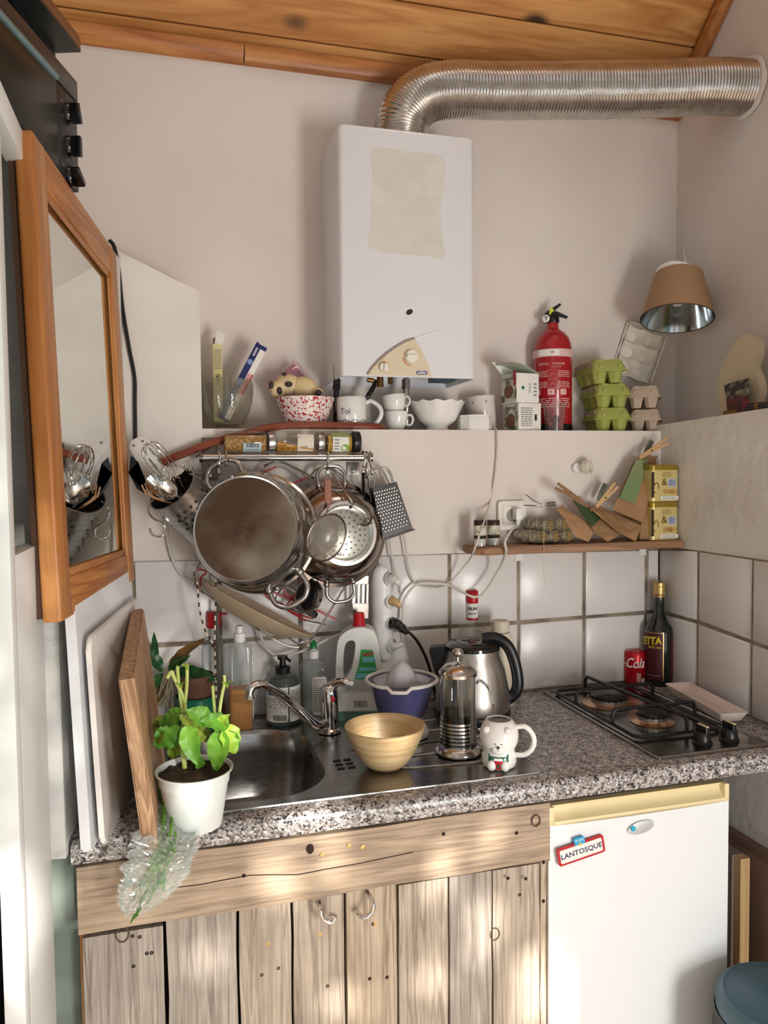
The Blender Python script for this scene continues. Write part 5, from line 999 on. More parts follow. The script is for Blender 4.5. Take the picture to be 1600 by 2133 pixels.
# glass bowl with fern pattern
t, p = LT('cut_glass_bowl', 'big cut glass bowl with leaf pattern at the left end of the ledge', 'bowl', 474, 0.072); s = mpp(p); h = H(474, 792, p); r = 54*s
bm = B(); pr = [(0, 0.0), (0.036, 0), (0.034, 0.006), (0.024, 0.010), (0.04, 0.014)] + [(r*(0.55+0.45*sin((k/9)*pi/2)**0.8)*(1 if k < 8 else 0.985), 0.014+(h-0.014)*(k/9)**1.3) for k in range(1, 10)]
lathe(bm, pr, 40, cap=False); O('bowl', bm, glass('old_glass', '#d5d2c4', 0.05, 0.10, 1.5), t)
for k in range(10):
    a0 = -1.5+0.33*k; bm = B()
    for j in range(6):
        z0 = h*0.30+j*h*0.09; d = 0.16*(1 if k % 2 else -1)
        def pt(a, z): i = min(1, max(0, ((z-0.014)/(h-0.014))))**(1/1.3); rr = r*(0.55+0.45*sin(i*pi/2)**0.8)+0.0008; return V((rr*sin(a), -rr*cos(a), z))
        tube(bm, [pt(a0, z0), pt(a0+d*0.6, z0+h*0.10), pt(a0+d, z0+h*0.2)], [0.0006, 0.0012, 0.0004], 5)
    O('cut_leaf', bm, mat('cut_glass', '#b5b1a4', 0.15, trans=0.5, ior=1.3), t)
# cardboard boxes of wrap standing in the bowl
def carton(name, label, base, top, w, d, mats, roll=0.0, cat='box', grp=None):
    base, top = V(base), V(top); ax = (top-base); L = ax.length; mm = frame(base, ax, up=V((0, -1, 0)) ) @ M.Rotation(roll, 4, 'Z')
    t = T(name, label, cat, mw=mm, group=grp); return t, L
pb = p+V((0.0, 0.012, 0.02))
a = zat(452, 705, pb); t, L = carton('baking_paper_box', 'narrow pale yellow wrap box standing upright in the glass bowl', p+V((-0.022, 0.005, 0.02)), a+V((0, 0, 0)), 0.02, 0.02, None)
up = V((0, 0, 1)); s = 0.0235
bm = B(); box(bm, (0, 0, L*0.46), (s, s*1.2, L*0.92), bev=0.0008); O('carton', bm, mat('carton_yellow', '#d4cb93', 0.6), t)
def faceM(t, wx=0.0, off=0.0):      # frame on the face of a carton which looks at the camera: x along width, y along length
    mw = t.matrix_world.inverted(); c = mw @ CAM; c.z = 0; c = V((1 if c.x > 0 else -1, 0, 0)) if abs(c.x) > abs(c.y) else V((0, 1 if c.y > 0 else -1, 0))
    z = c; y = V((0, 0, 1)); x = y.cross(z); return M(((x.x, y.x, z.x, z.x*off), (x.y, y.y, z.y, z.y*off), (x.z, y.z, z.z, 0), (0, 0, 0, 1)))
bpy.context.view_layer.update(); Fm = faceM(t, 0, s*0.62)
lines(t, -s*0.4, s*0.4, L*0.62, L*0.86, 10, INKGY, M_=Fm); txt(t, 'CCAI', 0.014, INK, Fm @ M.Translation((0, L*0.5, 0.0005)) @ M.Rotation(pi/2, 4, 'Z'), sxx=0.8)
bm = B(); box(bm, (0.004, 0.0, L*0.965), (0.013, 0.012, L*0.07)); O('torn_flap', bm, mat('carton_brown', '#7d6a58', 0.8), t)
bm = B(); surf(bm, lambda u, v: V((-0.012+0.02*u-0.008*v, 0.014-0.004*u, L*0.90+0.03*v+0.01*u*v)), 6, 4, th=0.001); O('torn_paper', bm, PAPER, t)
a = zat(546, 718, pb); bpy.context.view_layer.update(); t, L = carton('cling_film_box', 'blue white and red wrap box leaning to the right in the glass bowl', p+V((-0.012, -0.012, 0.025)), a, 0.04, 0.03, None)
t.matrix_world = t.matrix_world @ M.Rotation(0.0, 4, 'Z'); bpy.context.view_layer.update()
s = 0.030; bm = B(); box(bm, (0, 0, L*0.49), (s, s, L*0.98), bev=0.0008); O('carton', bm, mat('carton_blue', '#1c2a63', 0.45), t)
mw = t.matrix_world.inverted(); Fm = faceM(t, 0, s/2)
bm = B(); prism(bm, [(s*0.02, L*0.03), (s*0.5, L*0.03), (s*0.5, L*0.93), (s*0.02, L*0.93)], 0.0005, Fm); O('white_panel', bm, PAPER, t)
bm = B(); prism(bm, [(s*0.05, L*0.36), (s*0.5, L*0.36), (s*0.5, L*0.62), (s*0.05, L*0.62)], 0.0009, Fm); O('pink_panel', bm, mat('ink_pink', '#d99a9a', 0.5), t)
bm = B(); prism(bm, [(s*0.40, L*0.36), (s*0.5, L*0.36), (s*0.5, L*0.62), (s*0.40, L*0.62)], 0.0013, Fm); O('red_stripe', bm, INKR, t)
bm = B(); lathe(bm, [(0, 0), (0.007, 0), (0.007, 0.001), (0, 0.001)], 18, Fm @ M.Translation((-s*0.24, L*0.74, 0))); O('round_emblem', bm, mat('ink_paleblue', '#7f90bd', 0.5), t)
bm = B(); lathe(bm, [(0, 0), (0.009, 0), (0.009, 0.001), (0, 0.001)], 18, Fm @ M.Translation((-s*0.2, L*0.48, 0))); O('round_emblem', bm, mat('ink_paleblue', '', 0), t)
lines(t, -s*0.32, -s*0.14, L*0.82, L*0.93, 7, INKW, M_=Fm, lw=0.6); lines(t, -s*0.4, -s*0.05, L*0.1, L*0.36, 16, INKGY, M_=Fm)
bm = B(); surf(bm, lambda u, v: V((-0.012+0.026*u, -0.01+0.02*v, L*0.975+0.006*sin(5*u+3*v))), 6, 4, th=0.0008); O('foil_end', bm, mat('foil', '#c9c9cc', 0.3, 0.6), t)
# red floral bowl with a wrapped squeezy dog toy
t, p = LT('red_floral_bowl', 'white bowl with red flower print holding a bagged toy', 'bowl', 637, 0.066); s = mpp(p); r = 61*s; h = H(637, 830, p)
pr = [(0, 0), (0.030, 0), (0.032, 0.004)] + [(r*(0.45+0.55*(k/8)**0.55), 0.004+(h-0.004)*k/8) for k in range(1, 9)]
pr += [(a-0.004, b) for a, b in pr[:2:-1]] + [(0, 0.01)]
FLOR = mat('red_flowers', '#e6ddd6', 0.2, coat=0.3, c2='#b02733', ns=150, nd=1.0, lo=0.545, hi=0.575)
bm = B(); lathe(bm, pr, 48); O('bowl', bm, FLOR, t)
o0 = V((p.x, p.y, LEDGE+h*0.8)); t = T('bagged_toy', 'squeezy pale yellow dog toy in a clear bag sticking out of the floral bowl', 'toy', zat(625, 800, o0), facing(o0)); bpy.context.view_layer.update()
tl = lambda x, y, d=0.0: t.matrix_world.inverted() @ zat(x, y, V(t.location)) + V((0, d, 0)); s = mpp(t.location)
TOY = mat('toy_cream', '#d9bf8a', 0.45, c2='#e6d3a6', ns=8)
bm = B(); ball(bm, tl(600, 805), (30*s, 22*s, 26*s), 20, 14); ball(bm, tl(582, 812, -0.012), (20*s, 16*s, 19*s)); O('head', bm, TOY, t)
bm = B(); ball(bm, tl(632, 808), (30*s, 20*s, 24*s)); ball(bm, tl(655, 815), (18*s, 13*s, 9*s)); O('body', bm, mat('toy_cream', '', 0), t)
for x, y, rx, ry in ((593, 782, 5.5, 4), (602, 803, 8, 6), (566, 804, 5, 8), (583, 816, 6, 8), (663, 820, 7, 6)): bm = B(); ball(bm, tl(x, y, -23*s), (rx*s, 7*s, ry*s), 12, 8); O('patch', bm, mat('toy_dark', '#3c3233', 0.5), t)
for i, q in enumerate(([(550, 802), (612, 746), (674, 830), (600, 834)], [(612, 744), (640, 775), (688, 832), (664, 836)])):
    bm = B(); vs = [tl(x, y, (-0.020, 0.004)[i] if k in (0, 3) else (0.012, 0.02)[i]) for k, (x, y) in enumerate(q)]
    surf(bm, lambda u, v: (vs[0].lerp(vs[1], u)).lerp(vs[3].lerp(vs[2], u), v)+V((0, -0.016*sin(pi*u)*sin(pi*v)+0.003*NZ.noise(V((u*7, v*7, i))), 0)), 14, 14); O('bag_film', bm, glass('pink_film', '#ecd9dd', 0.12, 0.13, 1.5), t, flat=True)
bm = B(); vs = [tl(x, y, 0.030) for x, y in [(556, 806), (612, 752), (668, 826), (600, 836)]]; surf(bm, lambda u, v: (vs[0].lerp(vs[1], u)).lerp(vs[3].lerp(vs[2], u), v), 8, 8); O('printed_card', bm, mat('pink_card', '#b96a86', 0.5, c2='#8c3f6b', ns=40), t)
# Toi mug
t, p = LT('toi_mug', 'white straight mug marked Toi with black zigzag lines', 'mug', 733, 0.052); s = mpp(p); r = 31*s; h = H(733, 828, p)
bm = B(); lathe(bm, [(0, 0.002), (r*0.93, 0), (r, 0.004), (r, h-0.002), (r*0.98, h), (r*0.93, h-0.002), (r*0.92, 0.008), (0, 0.007)], 40); O('body', bm, CERAM, t)
bm = B(); tube(bm, cr([V((r*0.97, 0, h*0.84)), V((r*1.35, -0.004, h*0.88)), V((r*1.9, -0.008, h*0.68)), V((r*1.95, -0.008, h*0.42)), V((r*1.5, -0.005, h*0.16)), V((r*0.97, 0, h*0.14))], 6), 0.0058, 10); O('handle', bm, CERAM, t)
txt(t, 'Toi', 0.023, INKGY, fn=lambda q: bend(r, h*0.55)(V((q.x-r*0.42, q.y, q.z))), sxx=0.9)
for k in range(3):
    bm = B(); n = 9; pts = []
    for i in range(n): a = -1.35+2.5*i/(n-1); z = h*(0.26-0.085*k)+(h*0.045 if i % 2 else -h*0.02); pts.append(V(((r+0.0006)*sin(a), -(r+0.0006)*cos(a), z)))
    tube(bm, cr(pts, 3), 0.0009, 5); O('zigzag', bm, INK, t)
# espresso cups, one upside in the other
def cup(name, label, p, rz, r, h, tilt=0.0):
    t = T(name, label, 'cup', p, rz, 'stacked espresso cups'); t.rotation_euler = (0, tilt, rz)
    bm = B(); lathe(bm, [(0, 0.002), (r*0.60, 0), (r*0.62, 0.003), (r*0.88, h*0.35), (r*0.99, h*0.75), (r, h), (r*0.95, h), (r*0.92, h*0.7), (r*0.6, 0.006), (0, 0.005)], 36); O('body', bm, CERAM, t)
    bm = B(); tube(bm, cr([V((r*0.93, 0, h*0.78)), V((r*1.3, 0, h*0.80)), V((r*1.46, 0, h*0.55)), V((r*1.25, 0, h*0.30)), V((r*0.85, 0, h*0.32))], 5), 0.003, 8); O('handle', bm, CERAM, t)
    return t
p = led(826, 0.06); s = mpp(p); r = 24*s; h = 40*s
cup('espresso_cup', 'lower white espresso cup of two stacked beside the Toi mug', p, facing(p)-0.2, r, h); cup('espresso_cup', 'upper white espresso cup resting tilted on another cup', p+V((-0.002, 0, h*0.93)), facing(p)-0.5, r*1.04, h*0.9, -0.12)
# scalloped bowl
t, p = LT('scalloped_bowl', 'white footed bowl with wavy scalloped rim in the middle of the ledge', 'bowl', 911, 0.064); s = mpp(p); r = 57*s; h = H(911, 838, p)
pr = [(0.0, 0), (0.030, 0), (0.031, 0.004), (0.028, 0.012), (0.040, 0.020)] + [(r*(0.6+0.4*(k/6)), 0.020+(h-0.020)*(k/6)**1.15) for k in range(1, 7)]; n0 = len(pr); pr += [(a-0.004, b) for a, b in pr[:3:-1]] + [(0, 0.02)]
bm = B(); lathe(bm, pr, 64)
for v in bm.verts:
    a = atan2(v.co.y, v.co.x); k = max(0, (v.co.z/h-0.55)/0.45); w = 1+0.028*cos(12*a)*k; v.co.x *= w; v.co.y *= w; v.co.z += 0.0022*cos(12*a)*k
O('bowl', bm, CERAM, t)
# ramekin and leaning cup
t, p = LT('white_ramekin', 'small white ramekin dish in front of the leaning pot', 'ramekin', 989, 0.038); s = mpp(p); r = 36*s; h = H(989, 866, p)
bm = B(); lathe(bm, [(0, 0.001), (r*0.92, 0), (r, 0.004), (r, h*0.8), (r*0.97, h*0.84), (r*0.99, h), (r*0.94, h), (r*0.9, h*0.8), (r*0.9, 0.006), (0, 0.005)], 10); O('dish', bm, CERAM, t, sharp=25)
t, p = LT('leaning_white_pot', 'plain white pot tipped to the left behind the ramekin', 'pot', 1006, 0.105); s = mpp(p); r = 31*s; h = H(1006, 826, p); t.rotation_euler.y = -0.09
bm = B(); lathe(bm, [(0, 0.001), (r*0.86, 0), (r*0.93, 0.006), (r, h*0.85), (r*1.02, h*0.98), (r*0.98, h), (r*0.92, h*0.96), (r*0.85, 0.01), (0, 0.01)], 36); O('body', bm, mat('pink_white_ceramic', '#ddd2cd', 0.2, coat=0.3), t)
for k in range(3): bm = B(); lathe(bm, [(0, 0), (0.0022, 0), (0, 0.0006)], 10, frame((r*sin(-0.5+0.9*k), -r*cos(-0.5+0.9*k)*1.003, h*0.82), (sin(-0.5+0.9*k), -cos(-0.5+0.9*k), 0))); O('drain_hole', bm, INK, t)
# tea boxes
TEAW = mat('tea_box_white', '#e3e1da', 0.55); TEAP = mat('tea_box_photo', '#cfd0c2', 0.5, c2='#4d5a2e', ns=28, nd=5, lo=0.5, hi=0.62)
def teabox(name, label, p, w, d, h, rz, openlid, word):
    t = T(name, label, 'box', p, rz, 'tea boxes'); bm = B(); box(bm, (0, d/2, h/2), (w, d, h), bev=0.0008); O('carton', bm, TEAW, t)
    bm = B(); box(bm, (-w/2-0.0004, d/2, h/2), (0.0008, d*0.96, h*0.92)); O('photo_side', bm, TEAP, t)
    SM = M(((0, 0, -1, -w/2-0.0009), (-1, 0, 0, d/2), (0, 1, 0, h/2), (0, 0, 0, 1)))
    txt(t, word, 0.012, INK, SM @ M.Translation((0, h*0.32, 0))); bm = B(); ball(bm, (-w/2-0.001, d*0.5, h*0.4), (0.001, d*0.3, h*0.24), 14, 8); O('spice_print', bm, mat('tea_leaf_print', '#6b5136', 0.5, c2='#a8433a', ns=150, lo=0.58, hi=0.62), t)
    FT_ = M(((1, 0, 0, 0), (0, 0, -1, -0.0005), (0, 1, 0, 0), (0, 0, 0, 1)))
    if openlid:
        txt(t, 'WAULI', 0.009, INKGY, FT_ @ M.Translation((w*0.08, h*0.5, 0)) @ M.Rotation(-pi/2, 4, 'Z')); bm = B(); prism(bm, [(0, -0.006), (0.006, 0.0), (0, 0.006), (-0.006, 0)], 0.0004, FT_ @ M.Translation((-w*0.22, h*0.5, 0))); O('leaf_mark', bm, INKG, t); lines(t, w*0.26, w*0.4, h*0.2, h*0.7, 4, INKGY, M_=FT_, seed=4)
        top = [V((-w/2, 0, h)), V((w/2, 0, h)), V((w/2-0.035, 0.004, h+0.034)), V((-w/2-0.035, 0.004, h+0.034))]
        bm = B(); surf(bm, lambda u, v: V((-w/2+w*u-0.030*v, d*0.15*0+d*(0.95*u*0), h))*0+V((-w/2+0.002+(w)*u*0.98-0.034*v*(1-0.2*u), d*0.98-(d*0.98)*(0.12+0.88*(1-v)*1)*0.0, h+0.0+0.036*v)), 4, 3, th=0.0012); O('lid_flap', bm, TEAW, t)
        bm = B(); surf(bm, lambda u, v: V((w/2-(w+0.022)*v*1.0, d*u, h+0.040*sin(pi*min(1, v*1.0)*0.5)*1.0-0.012*v)), 4, 8, th=0.0012); O('lid', bm, mat('tea_lid_inside', '#b9c0ae', 0.6), t)
        bm = B(); box(bm, (-w/2-0.001, d*0.12, h*0.82), (0.001, 0.010, h*0.5)); O('red_tab', bm, INKR, t)
    else:
        lines(t, -w*0.4, w*0.1, h*0.15, h*0.85, 9, INKGY, M_=FT_, seed=6); bm = B(); prism(bm, rrect(0.007, 0.018, 0.0034), 0.0006, FT_ @ M.Translation((w*0.26, h*0.48, 0))); O('brand_oval', bm, INK, t)
    return t
p = led(1085, 0.02); s = mpp(p); p = led(1104, 0.016); rz = facing(p)+0.62; wb_ = 56*s; hb = H(1085, 838, p)-0.002
teabox('tea_box', 'closed lower white tea box with herb photo on its side', p, wb_, 0.075, hb, rz, False, 'THYM BIO')
teabox('tea_box', 'open upper white tea box with raised lid flap', p+V((-0.006, 0.0, hb+0.001)), wb_*0.99, 0.075, H(1085, 776, p)-hb-0.003, rz, True, 'THYM BIO')
# plastic cup with berries
t, p = LT('berry_tub', 'clear plastic tub of red berries in front of the extinguisher', 'tub', 1155, 0.030); s = mpp(p); r = 23.5*s; h = H(1150, 842, p)
bm = B(); lathe(bm, [(0, 0.001), (r*0.78, 0), (r*0.98, h*0.92), (r*1.1, h*0.95), (r*1.1, h), (r, h)], 32, cap=False); O('tub', bm, PLASTICC, t)
for k in range(22):
    a = R_.uniform(0, 6.3); q = r*0.6*sqrt(R_.random()); z = 0.008+R_.uniform(0, h*0.38); bm = B(); ball(bm, (q*cos(a), q*sin(a), z), R_.uniform(0.006, 0.009), 10, 7); O('berry', bm, mat('berry_red' if k % 3 else 'berry_dark', '#8c1d24' if k % 3 else '#4a1a1c', 0.3), t)
# fire extinguisher
t, p = LT('fire_extinguisher', 'red fire extinguisher with black lever head standing on the ledge', 'extinguisher', 1151, 0.099); s = mpp(p); r = 39.5*s; hh = lambda y: H(1151, y, p); h = hh(672)
REDX = mat('extinguisher_red', '#a3121e', 0.25, coat=0.4)
bm = B(); lathe(bm, [(0, 0.002), (r*0.9, 0), (r, 0.008), (r, hh(732)), (r*0.97, hh(720)), (r*0.86, hh(706)), (r*0.62, hh(694)), (r*0.36, hh(687)), (r*0.30, hh(680)), (r*0.30, h)], 44); O('cylinder', bm, REDX, t)
bm = B(); lathe(bm, [(r*0.98, 0), (r*1.02, 0.002), (r*1.02, 0.020), (r, 0.022)], 40); O('base_ring', bm, BLACK, t)
bm = B(); lathe(bm, [(r*1.01, hh(748)), (r*1.03, hh(747)), (r*1.03, hh(733)), (r*1.01, hh(732))], 40); bd_ = O('strap_band', bm, mat('strap_pinkwhite', '#d8b7b4', 0.35), t)
bm = B(); wrap(bm, r*1.03, -0.75, 0.35, hh(746), hh(734)); O('band_label', bm, PAPER, bd_); txt(bd_, 'W', 0.010, INKR, fn=bend(r*1.035, hh(740)))
txt(t, 'EXTINGUISHER', 0.0085, mat('ink_pinkwhite', '#e0b9b6', 0.5), fn=lambda q: bend(r, hh(763))(V((q.x+0.018, q.y, q.z))), sxx=0.62); txt(t, 'EXTINCTEUR', 0.0085, mat('ink_pinkwhite', '', 0), fn=lambda q: bend(r, hh(763))(V((q.x-0.026, q.y, q.z))), sxx=0.6)
txt(t, '1 kg Powder ABC', 0.005, mat('ink_pinkwhite', '', 0), fn=lambda q: bend(r, hh(769))(V((q.x+0.01, q.y, q.z))), sxx=0.8)
for k in range(2):
    for x0, x1 in ((-r*0.95, -r*0.25), (r*0.28, r*1.0)): lines(t, x0, x1, hh(790+22*k), hh(776+22*k), 4, mat('ink_pinkwhite', '', 0), bend(r, 0), seed=k+9)
    q = [bend(r, 0)(V((x, z, -0.0004))) for x, z in ((-r*0.2, hh(792+20*k)), (r*0.2, hh(792+20*k)), (r*0.2, hh(775+20*k)), (-r*0.2, hh(775+20*k)))]; bm = B(); tube(bm, q, 0.0005, 4, closed=True)
    tube(bm, [bend(r, 0)(V((x*r, hh(y), -0.0004))) for x, y in ((-0.12, 789+20*k), (-0.02, 781+20*k), (0.1, 786+20*k))], 0.0007, 4); O('pictogram', bm, mat('ink_pinkwhite', '', 0), t)
for k, x in enumerate((-0.85, -0.1, 0.55)):
    bm = B(); wrap(bm, r, x-0.14, x+0.2, hh(826), hh(814)); pc = O('hazard_square', bm, mat('ink_pinkwhite', '', 0), t); txt(pc, 'ABC'[k], 0.009, INKR, fn=lambda q: bend(r+0.0003, hh(820))(V((q.x+(x+0.03)*r, q.y, q.z))))
lines(t, -r*0.8, r*1.0, hh(852), hh(832), 5, mat('ink_pinkwhite', '', 0), bend(r, 0), seed=12)
bm = B(); lathe(bm, [(r*0.33, h-0.002), (r*0.36, h+0.002), (r*0.34, h+0.014), (r*0.24, h+0.018), (0, h+0.018)], 20); vb = O('valve_body', bm, BLACK, t)
e_ = lambda x, y, d=0.0: V(((zat(x, y, p)-p).dot(V((cos(t.rotation_euler.z), sin(t.rotation_euler.z), 0))), d, zat(x, y, p).z-LEDGE))
def bar(pts, r_, m, nm): bm = B(); tube(bm, pts, r_, 8, flat=(0.6, 1.0)); return O(nm, bm, m, t)
bar([e_(1137, 664), e_(1140, 656), e_(1152, 645), e_(1168, 634)], [0.008, 0.009, 0.006, 0.0035], BLACK, 'top_lever'); bar([e_(1142, 658), e_(1158, 653), e_(1182, 663)], [0.008, 0.007, 0.004], BLACK, 'carry_handle'); bar([e_(1146, 672), e_(1150, 660), e_(1154, 655)], 0.007, BLACK, 'head_block')
bm = B(); lathe(bm, [(0, 0), (0.0105, 0), (0.0105, 0.006), (0.009, 0.007), (0, 0.007)], 20, frame(e_(1138, 665, -0.010), (-0.1, -1, 0.0))); gg = O('gauge', bm, WPL, t); bm = B(); box(bm, e_(1138, 666, -0.0175), (0.002, 0.0006, 0.010)); box(bm, e_(1138, 662, -0.0175), (0.010, 0.0006, 0.002)); O('gauge_mark', bm, INK, gg)
bm = B(); lathe(bm, [(0, 0), (0.006, 0), (0.006, 0.003), (0, 0.003)], 14, frame(e_(1149, 648, -0.010), (0, -1, 0))); cyl(bm, e_(1149, 648, -0.010), e_(1145, 656, -0.010), 0.003, 8); O('safety_seal', bm, mat('seal_yellow', '#d6d63a', 0.4), t)
# egg cartons
def eggbox(name, label, p, rz, m, tilt=(0, 0), openlid=False, pr=True):
    t = T(name, label, 'egg carton', p, rz, None); t.rotation_euler = (tilt[0], tilt[1], rz); W2, D2 = 0.104, 0.150
    bm = B()
    for i in range(2):
        for j in range(3): lathe(bm, [(0.013, 0), (0.0165, 0.001), (0.0245, 0.034)], 8, M.Translation(((i-0.5)*0.047, (j-1)*0.047, 0)) @ M.Rotation(pi/8, 4, 'Z'))
    O('cups', bm, m, t, sharp=20)
    bm = B(); prism(bm, rrect(W2+0.006, D2+0.006, 0.010, 3), 0.003, M.Translation((0, 0, 0.032))); O('rim', bm, m, t)
    bm = B(); rg = []
    for k, z in ((1.0, 0.035), (0.97, 0.044), (0.84, 0.062), (0.80, 0.066)): rg.append([bm.verts.new((x, y, z)) for x, y in rrect(W2*k, D2*(k+0.02), 0.014, 3)])
    for a, b in zip(rg, rg[1:]):
        for i in range(len(a)): bm.faces.new((a[i], a[(i+1) % len(a)], b[(i+1) % len(a)], b[i]))
    bm.faces.new(rg[-1]); bm.faces.new(rg[0])
    for v in bm.verts:
        k = max(0, (v.co.z-0.04)/0.026); v.co.z -= 0.012*k*max(0, 1-(abs(v.co.x)/0.016)**2) if abs(v.co.x) < 0.016 else 0
    ld = O('lid', bm, m, t, sharp=25)
    for i in (-1, 1):
        for j in range(3):
            bm = B(); lathe(bm, [(0.0225, 0.046), (0.0205, 0.060), (0.0165, 0.0672), (0, 0.0672)], 8, M.Translation((i*0.0235, (j-1)*0.047, 0)) @ M.Rotation(pi/8, 4, 'Z')); O('lid_bump', bm, m, ld, sharp=20)
    for s_ in (-1, 1): bm = B(); box(bm, (s_*0.028, -D2/2+0.001, 0.046), (0.008, 0.004, 0.010), bev=0.001); O('lid_button', bm, m, t)
    if pr: bm = B(); box(bm, (-W2/2+0.0045, 0.0, 0.0505), (0.0015, 0.118, 0.018), m=None); O('printed_label', bm, mat('egg_label', '#8f7d6d', 0.6, c2='#c3b9a4', ns=60), t)
    return t
EGG = mat('egg_green', '#a2a858', 0.85, bump=0.3, bs=220, bd=0.002); EGB = mat('egg_beige', '#c0ad9a', 0.85, bump=0.3, bs=220, bd=0.002); EGG2 = mat('egg_grey', '#ded8cd', 0.9, bump=0.3, bs=220, bd=0.002)
b0 = led(1262, 0.077); eh = 0.0675
for k, (dx, rr, lab) in enumerate(((0.004, 0.42, 'bottom green egg carton of the stack of three'), (0.0, 0.48, 'middle green egg carton of the stack of three'), (-0.016, 0.58, 'topmost green egg carton, tilted on the stack of three'))):
    o = eggbox('egg_carton', lab+' beside the extinguisher', b0+V((dx, 0.008, k*eh+0.001)), facing(b0)+0.30+0.07*k, EGG, (0, -0.05*(k == 2))); o['group'] = 'green egg cartons'
c0 = led(1346, 0.077)
for k, lab in enumerate(('lower beige egg carton with dented lid, right of the green stack', 'upper beige egg carton stacked right of the green ones')):
    o = eggbox('egg_carton', lab, c0+V((-0.001*k-0.004*k, 0.004, k*0.0675+0.001)), facing(c0)-0.02, EGB, (0, 0), pr=False); o['group'] = 'beige egg cartons'; o.scale = (0.86, 0.84, 0.95)
# open grey carton propped behind
q = [zat(x, y, c0+V((0, 0.055, 0))) for x, y in ((1276, 775), (1345, 798), (1376, 690), (1298, 674))]
t = T('open_egg_carton', 'open empty grey egg carton propped upright behind the beige cartons', 'egg carton', mw=lay(q[0], q[1]-q[0], q[3]-q[0])); bpy.context.view_layer.update(); iv = t.matrix_world.inverted(); Wc = (iv @ q[1]).x; Hc = (iv @ q[3]).y
def cupf(u, v):
    x = u*2; y = v*3; d = 0
    dx, dy = (x % 1)-0.5, (y % 1)-0.5; rr = hypot(dx, dy)*2; d = -0.030*max(0, min(1, (1.0-rr)/0.6)) + 0.012*max(0, (rr-1.02)/0.39); return V((Wc*u, Hc*v, d))
bm = B(); surf(bm, cupf, 28, 42, th=0.002); O('tray', bm, EGG2, t, sharp=60)
bm = B(); tube(bm, [V((-0.004, 0, 0.001)), V((-0.004, Hc+0.004, 0.001)), V((Wc+0.004, Hc+0.004, 0.001)), V((Wc+0.004, 0, 0.001))], 0.003, 6); O('rim', bm, EGG2, t)
bm = B(); box(bm, (Wc+0.010, Hc/2, 0.010), (0.003, Hc, 0.020)); box(bm, (Wc/2, Hc+0.008, 0.008), (Wc, 0.003, 0.018)); O('lid_edge', bm, EGG2, t)
# things on the right ledge
rl = lambda x, y, X=0.07: at(x, y, X=X)
LR = LEDGE+0.01
pts = [(1508, 858), (1497, 838), (1495, 800), (1508, 755), (1530, 715), (1552, 697), (1568, 700), (1578, 715), (1576, 745), (1570, 765), (1580, 790), (1583, 815), (1576, 838), (1570, 850)]
base = at(1540, 855, X=0.085); t = T('rounded_slab', 'smooth cream slab with waisted outline standing on the right ledge', 'slab', (0.085, base.y, LR+0.012))
sl = [at(x, y, X=0.085)-V(t.location) for x, y in pts]; zlow = min(v.z for v in sl)
t.location.z += 0; sl = [v for v in cr(sl, 4, closed=True)]
bm = B(); va = [bm.verts.new((0.0, v.y, v.z)) for v in sl]; vb_ = [bm.verts.new((0.022, v.y, v.z)) for v in sl]; bm.faces.new(va); bm.faces.new(vb_[::-1])
for i in range(len(va)): bm.faces.new((va[i], va[(i+1) % len(va)], vb_[(i+1) % len(va)], vb_[i]))
O('slab', bm, mat('cream_slab', '#cdbfa2', 0.6), t)
def flatcard(name, label, pts, X, m, cat, th=0.0012, prints=()):
    v = [at(x, y, X=X+dx) for x, y, dx in pts]; t = T(name, label, cat, v[0]); bm = B()
    w = [p_-v[0] for p_ in v]; surf(bm, lambda a, b: w[0].lerp(w[1], a).lerp(w[3].lerp(w[2], a), b)+V((-0.008*sin(pi*a), 0, 0)), 10, 6, th=th); O('card', bm, m, t); return t, w
t, w = flatcard('photo_card', 'small curled photo print of flowers leaning on the cream slab', [(1518, 868, -0.01), (1562, 858, -0.01), (1560, 788, 0.012), (1508, 803, 0.012)], 0.055, mat('photo_print', '#2a2026', 0.35, c2='#8d8a6e', ns=45, nd=3, lo=0.45, hi=0.6), 'photo')
bm = B(); surf(bm, lambda a, b: w[0].lerp(w[1], a).lerp(w[3].lerp(w[2], a), b*0.5)+V((-0.008*sin(pi*a)-0.0012, 0, 0)), 10, 4); O('red_part', bm, mat('photo_red', '#7a2630', 0.35, c2='#3a1a24', ns=40), t)
c = at(1520, 858, X=0.02); t = T('brass_stand', 'small brass stand in front of the photo card', 'stand', (0.02, c.y, LR+0.001+0.009)); bm = B(); tube(bm, [V((0, 0.02, 0.012)), V((0, -0.03, 0.012))], 0.006, 8, flat=(0.6, 1)); O('bar', bm, mat('old_brass', '#8a6a3c', 0.4, 0.8), t); bm = B(); cyl(bm, (0, 0.004, -0.008), (0, 0.004, 0.01), 0.006, 10); O('leg', bm, mat('old_brass', '', 0), t)
c = at(1590, 845, X=0.04); t = T('black_torch', 'black tube lying on the right ledge beside the photo card', 'torch', (0.04, c.y, LR+0.03)); bm = B(); cyl(bm, (0, 0.05, 0), (0, -0.12, 0), 0.011, 16); O('barrel', bm, BLACKG, t); bm = B(); lathe(bm, [(0.0112, 0), (0.0125, 0.002), (0.0125, 0.012), (0.0112, 0.014)], 16, frame((0, 0.02, 0), (0, -1, 0))); O('ring', bm, mat('old_brass', '', 0), t)
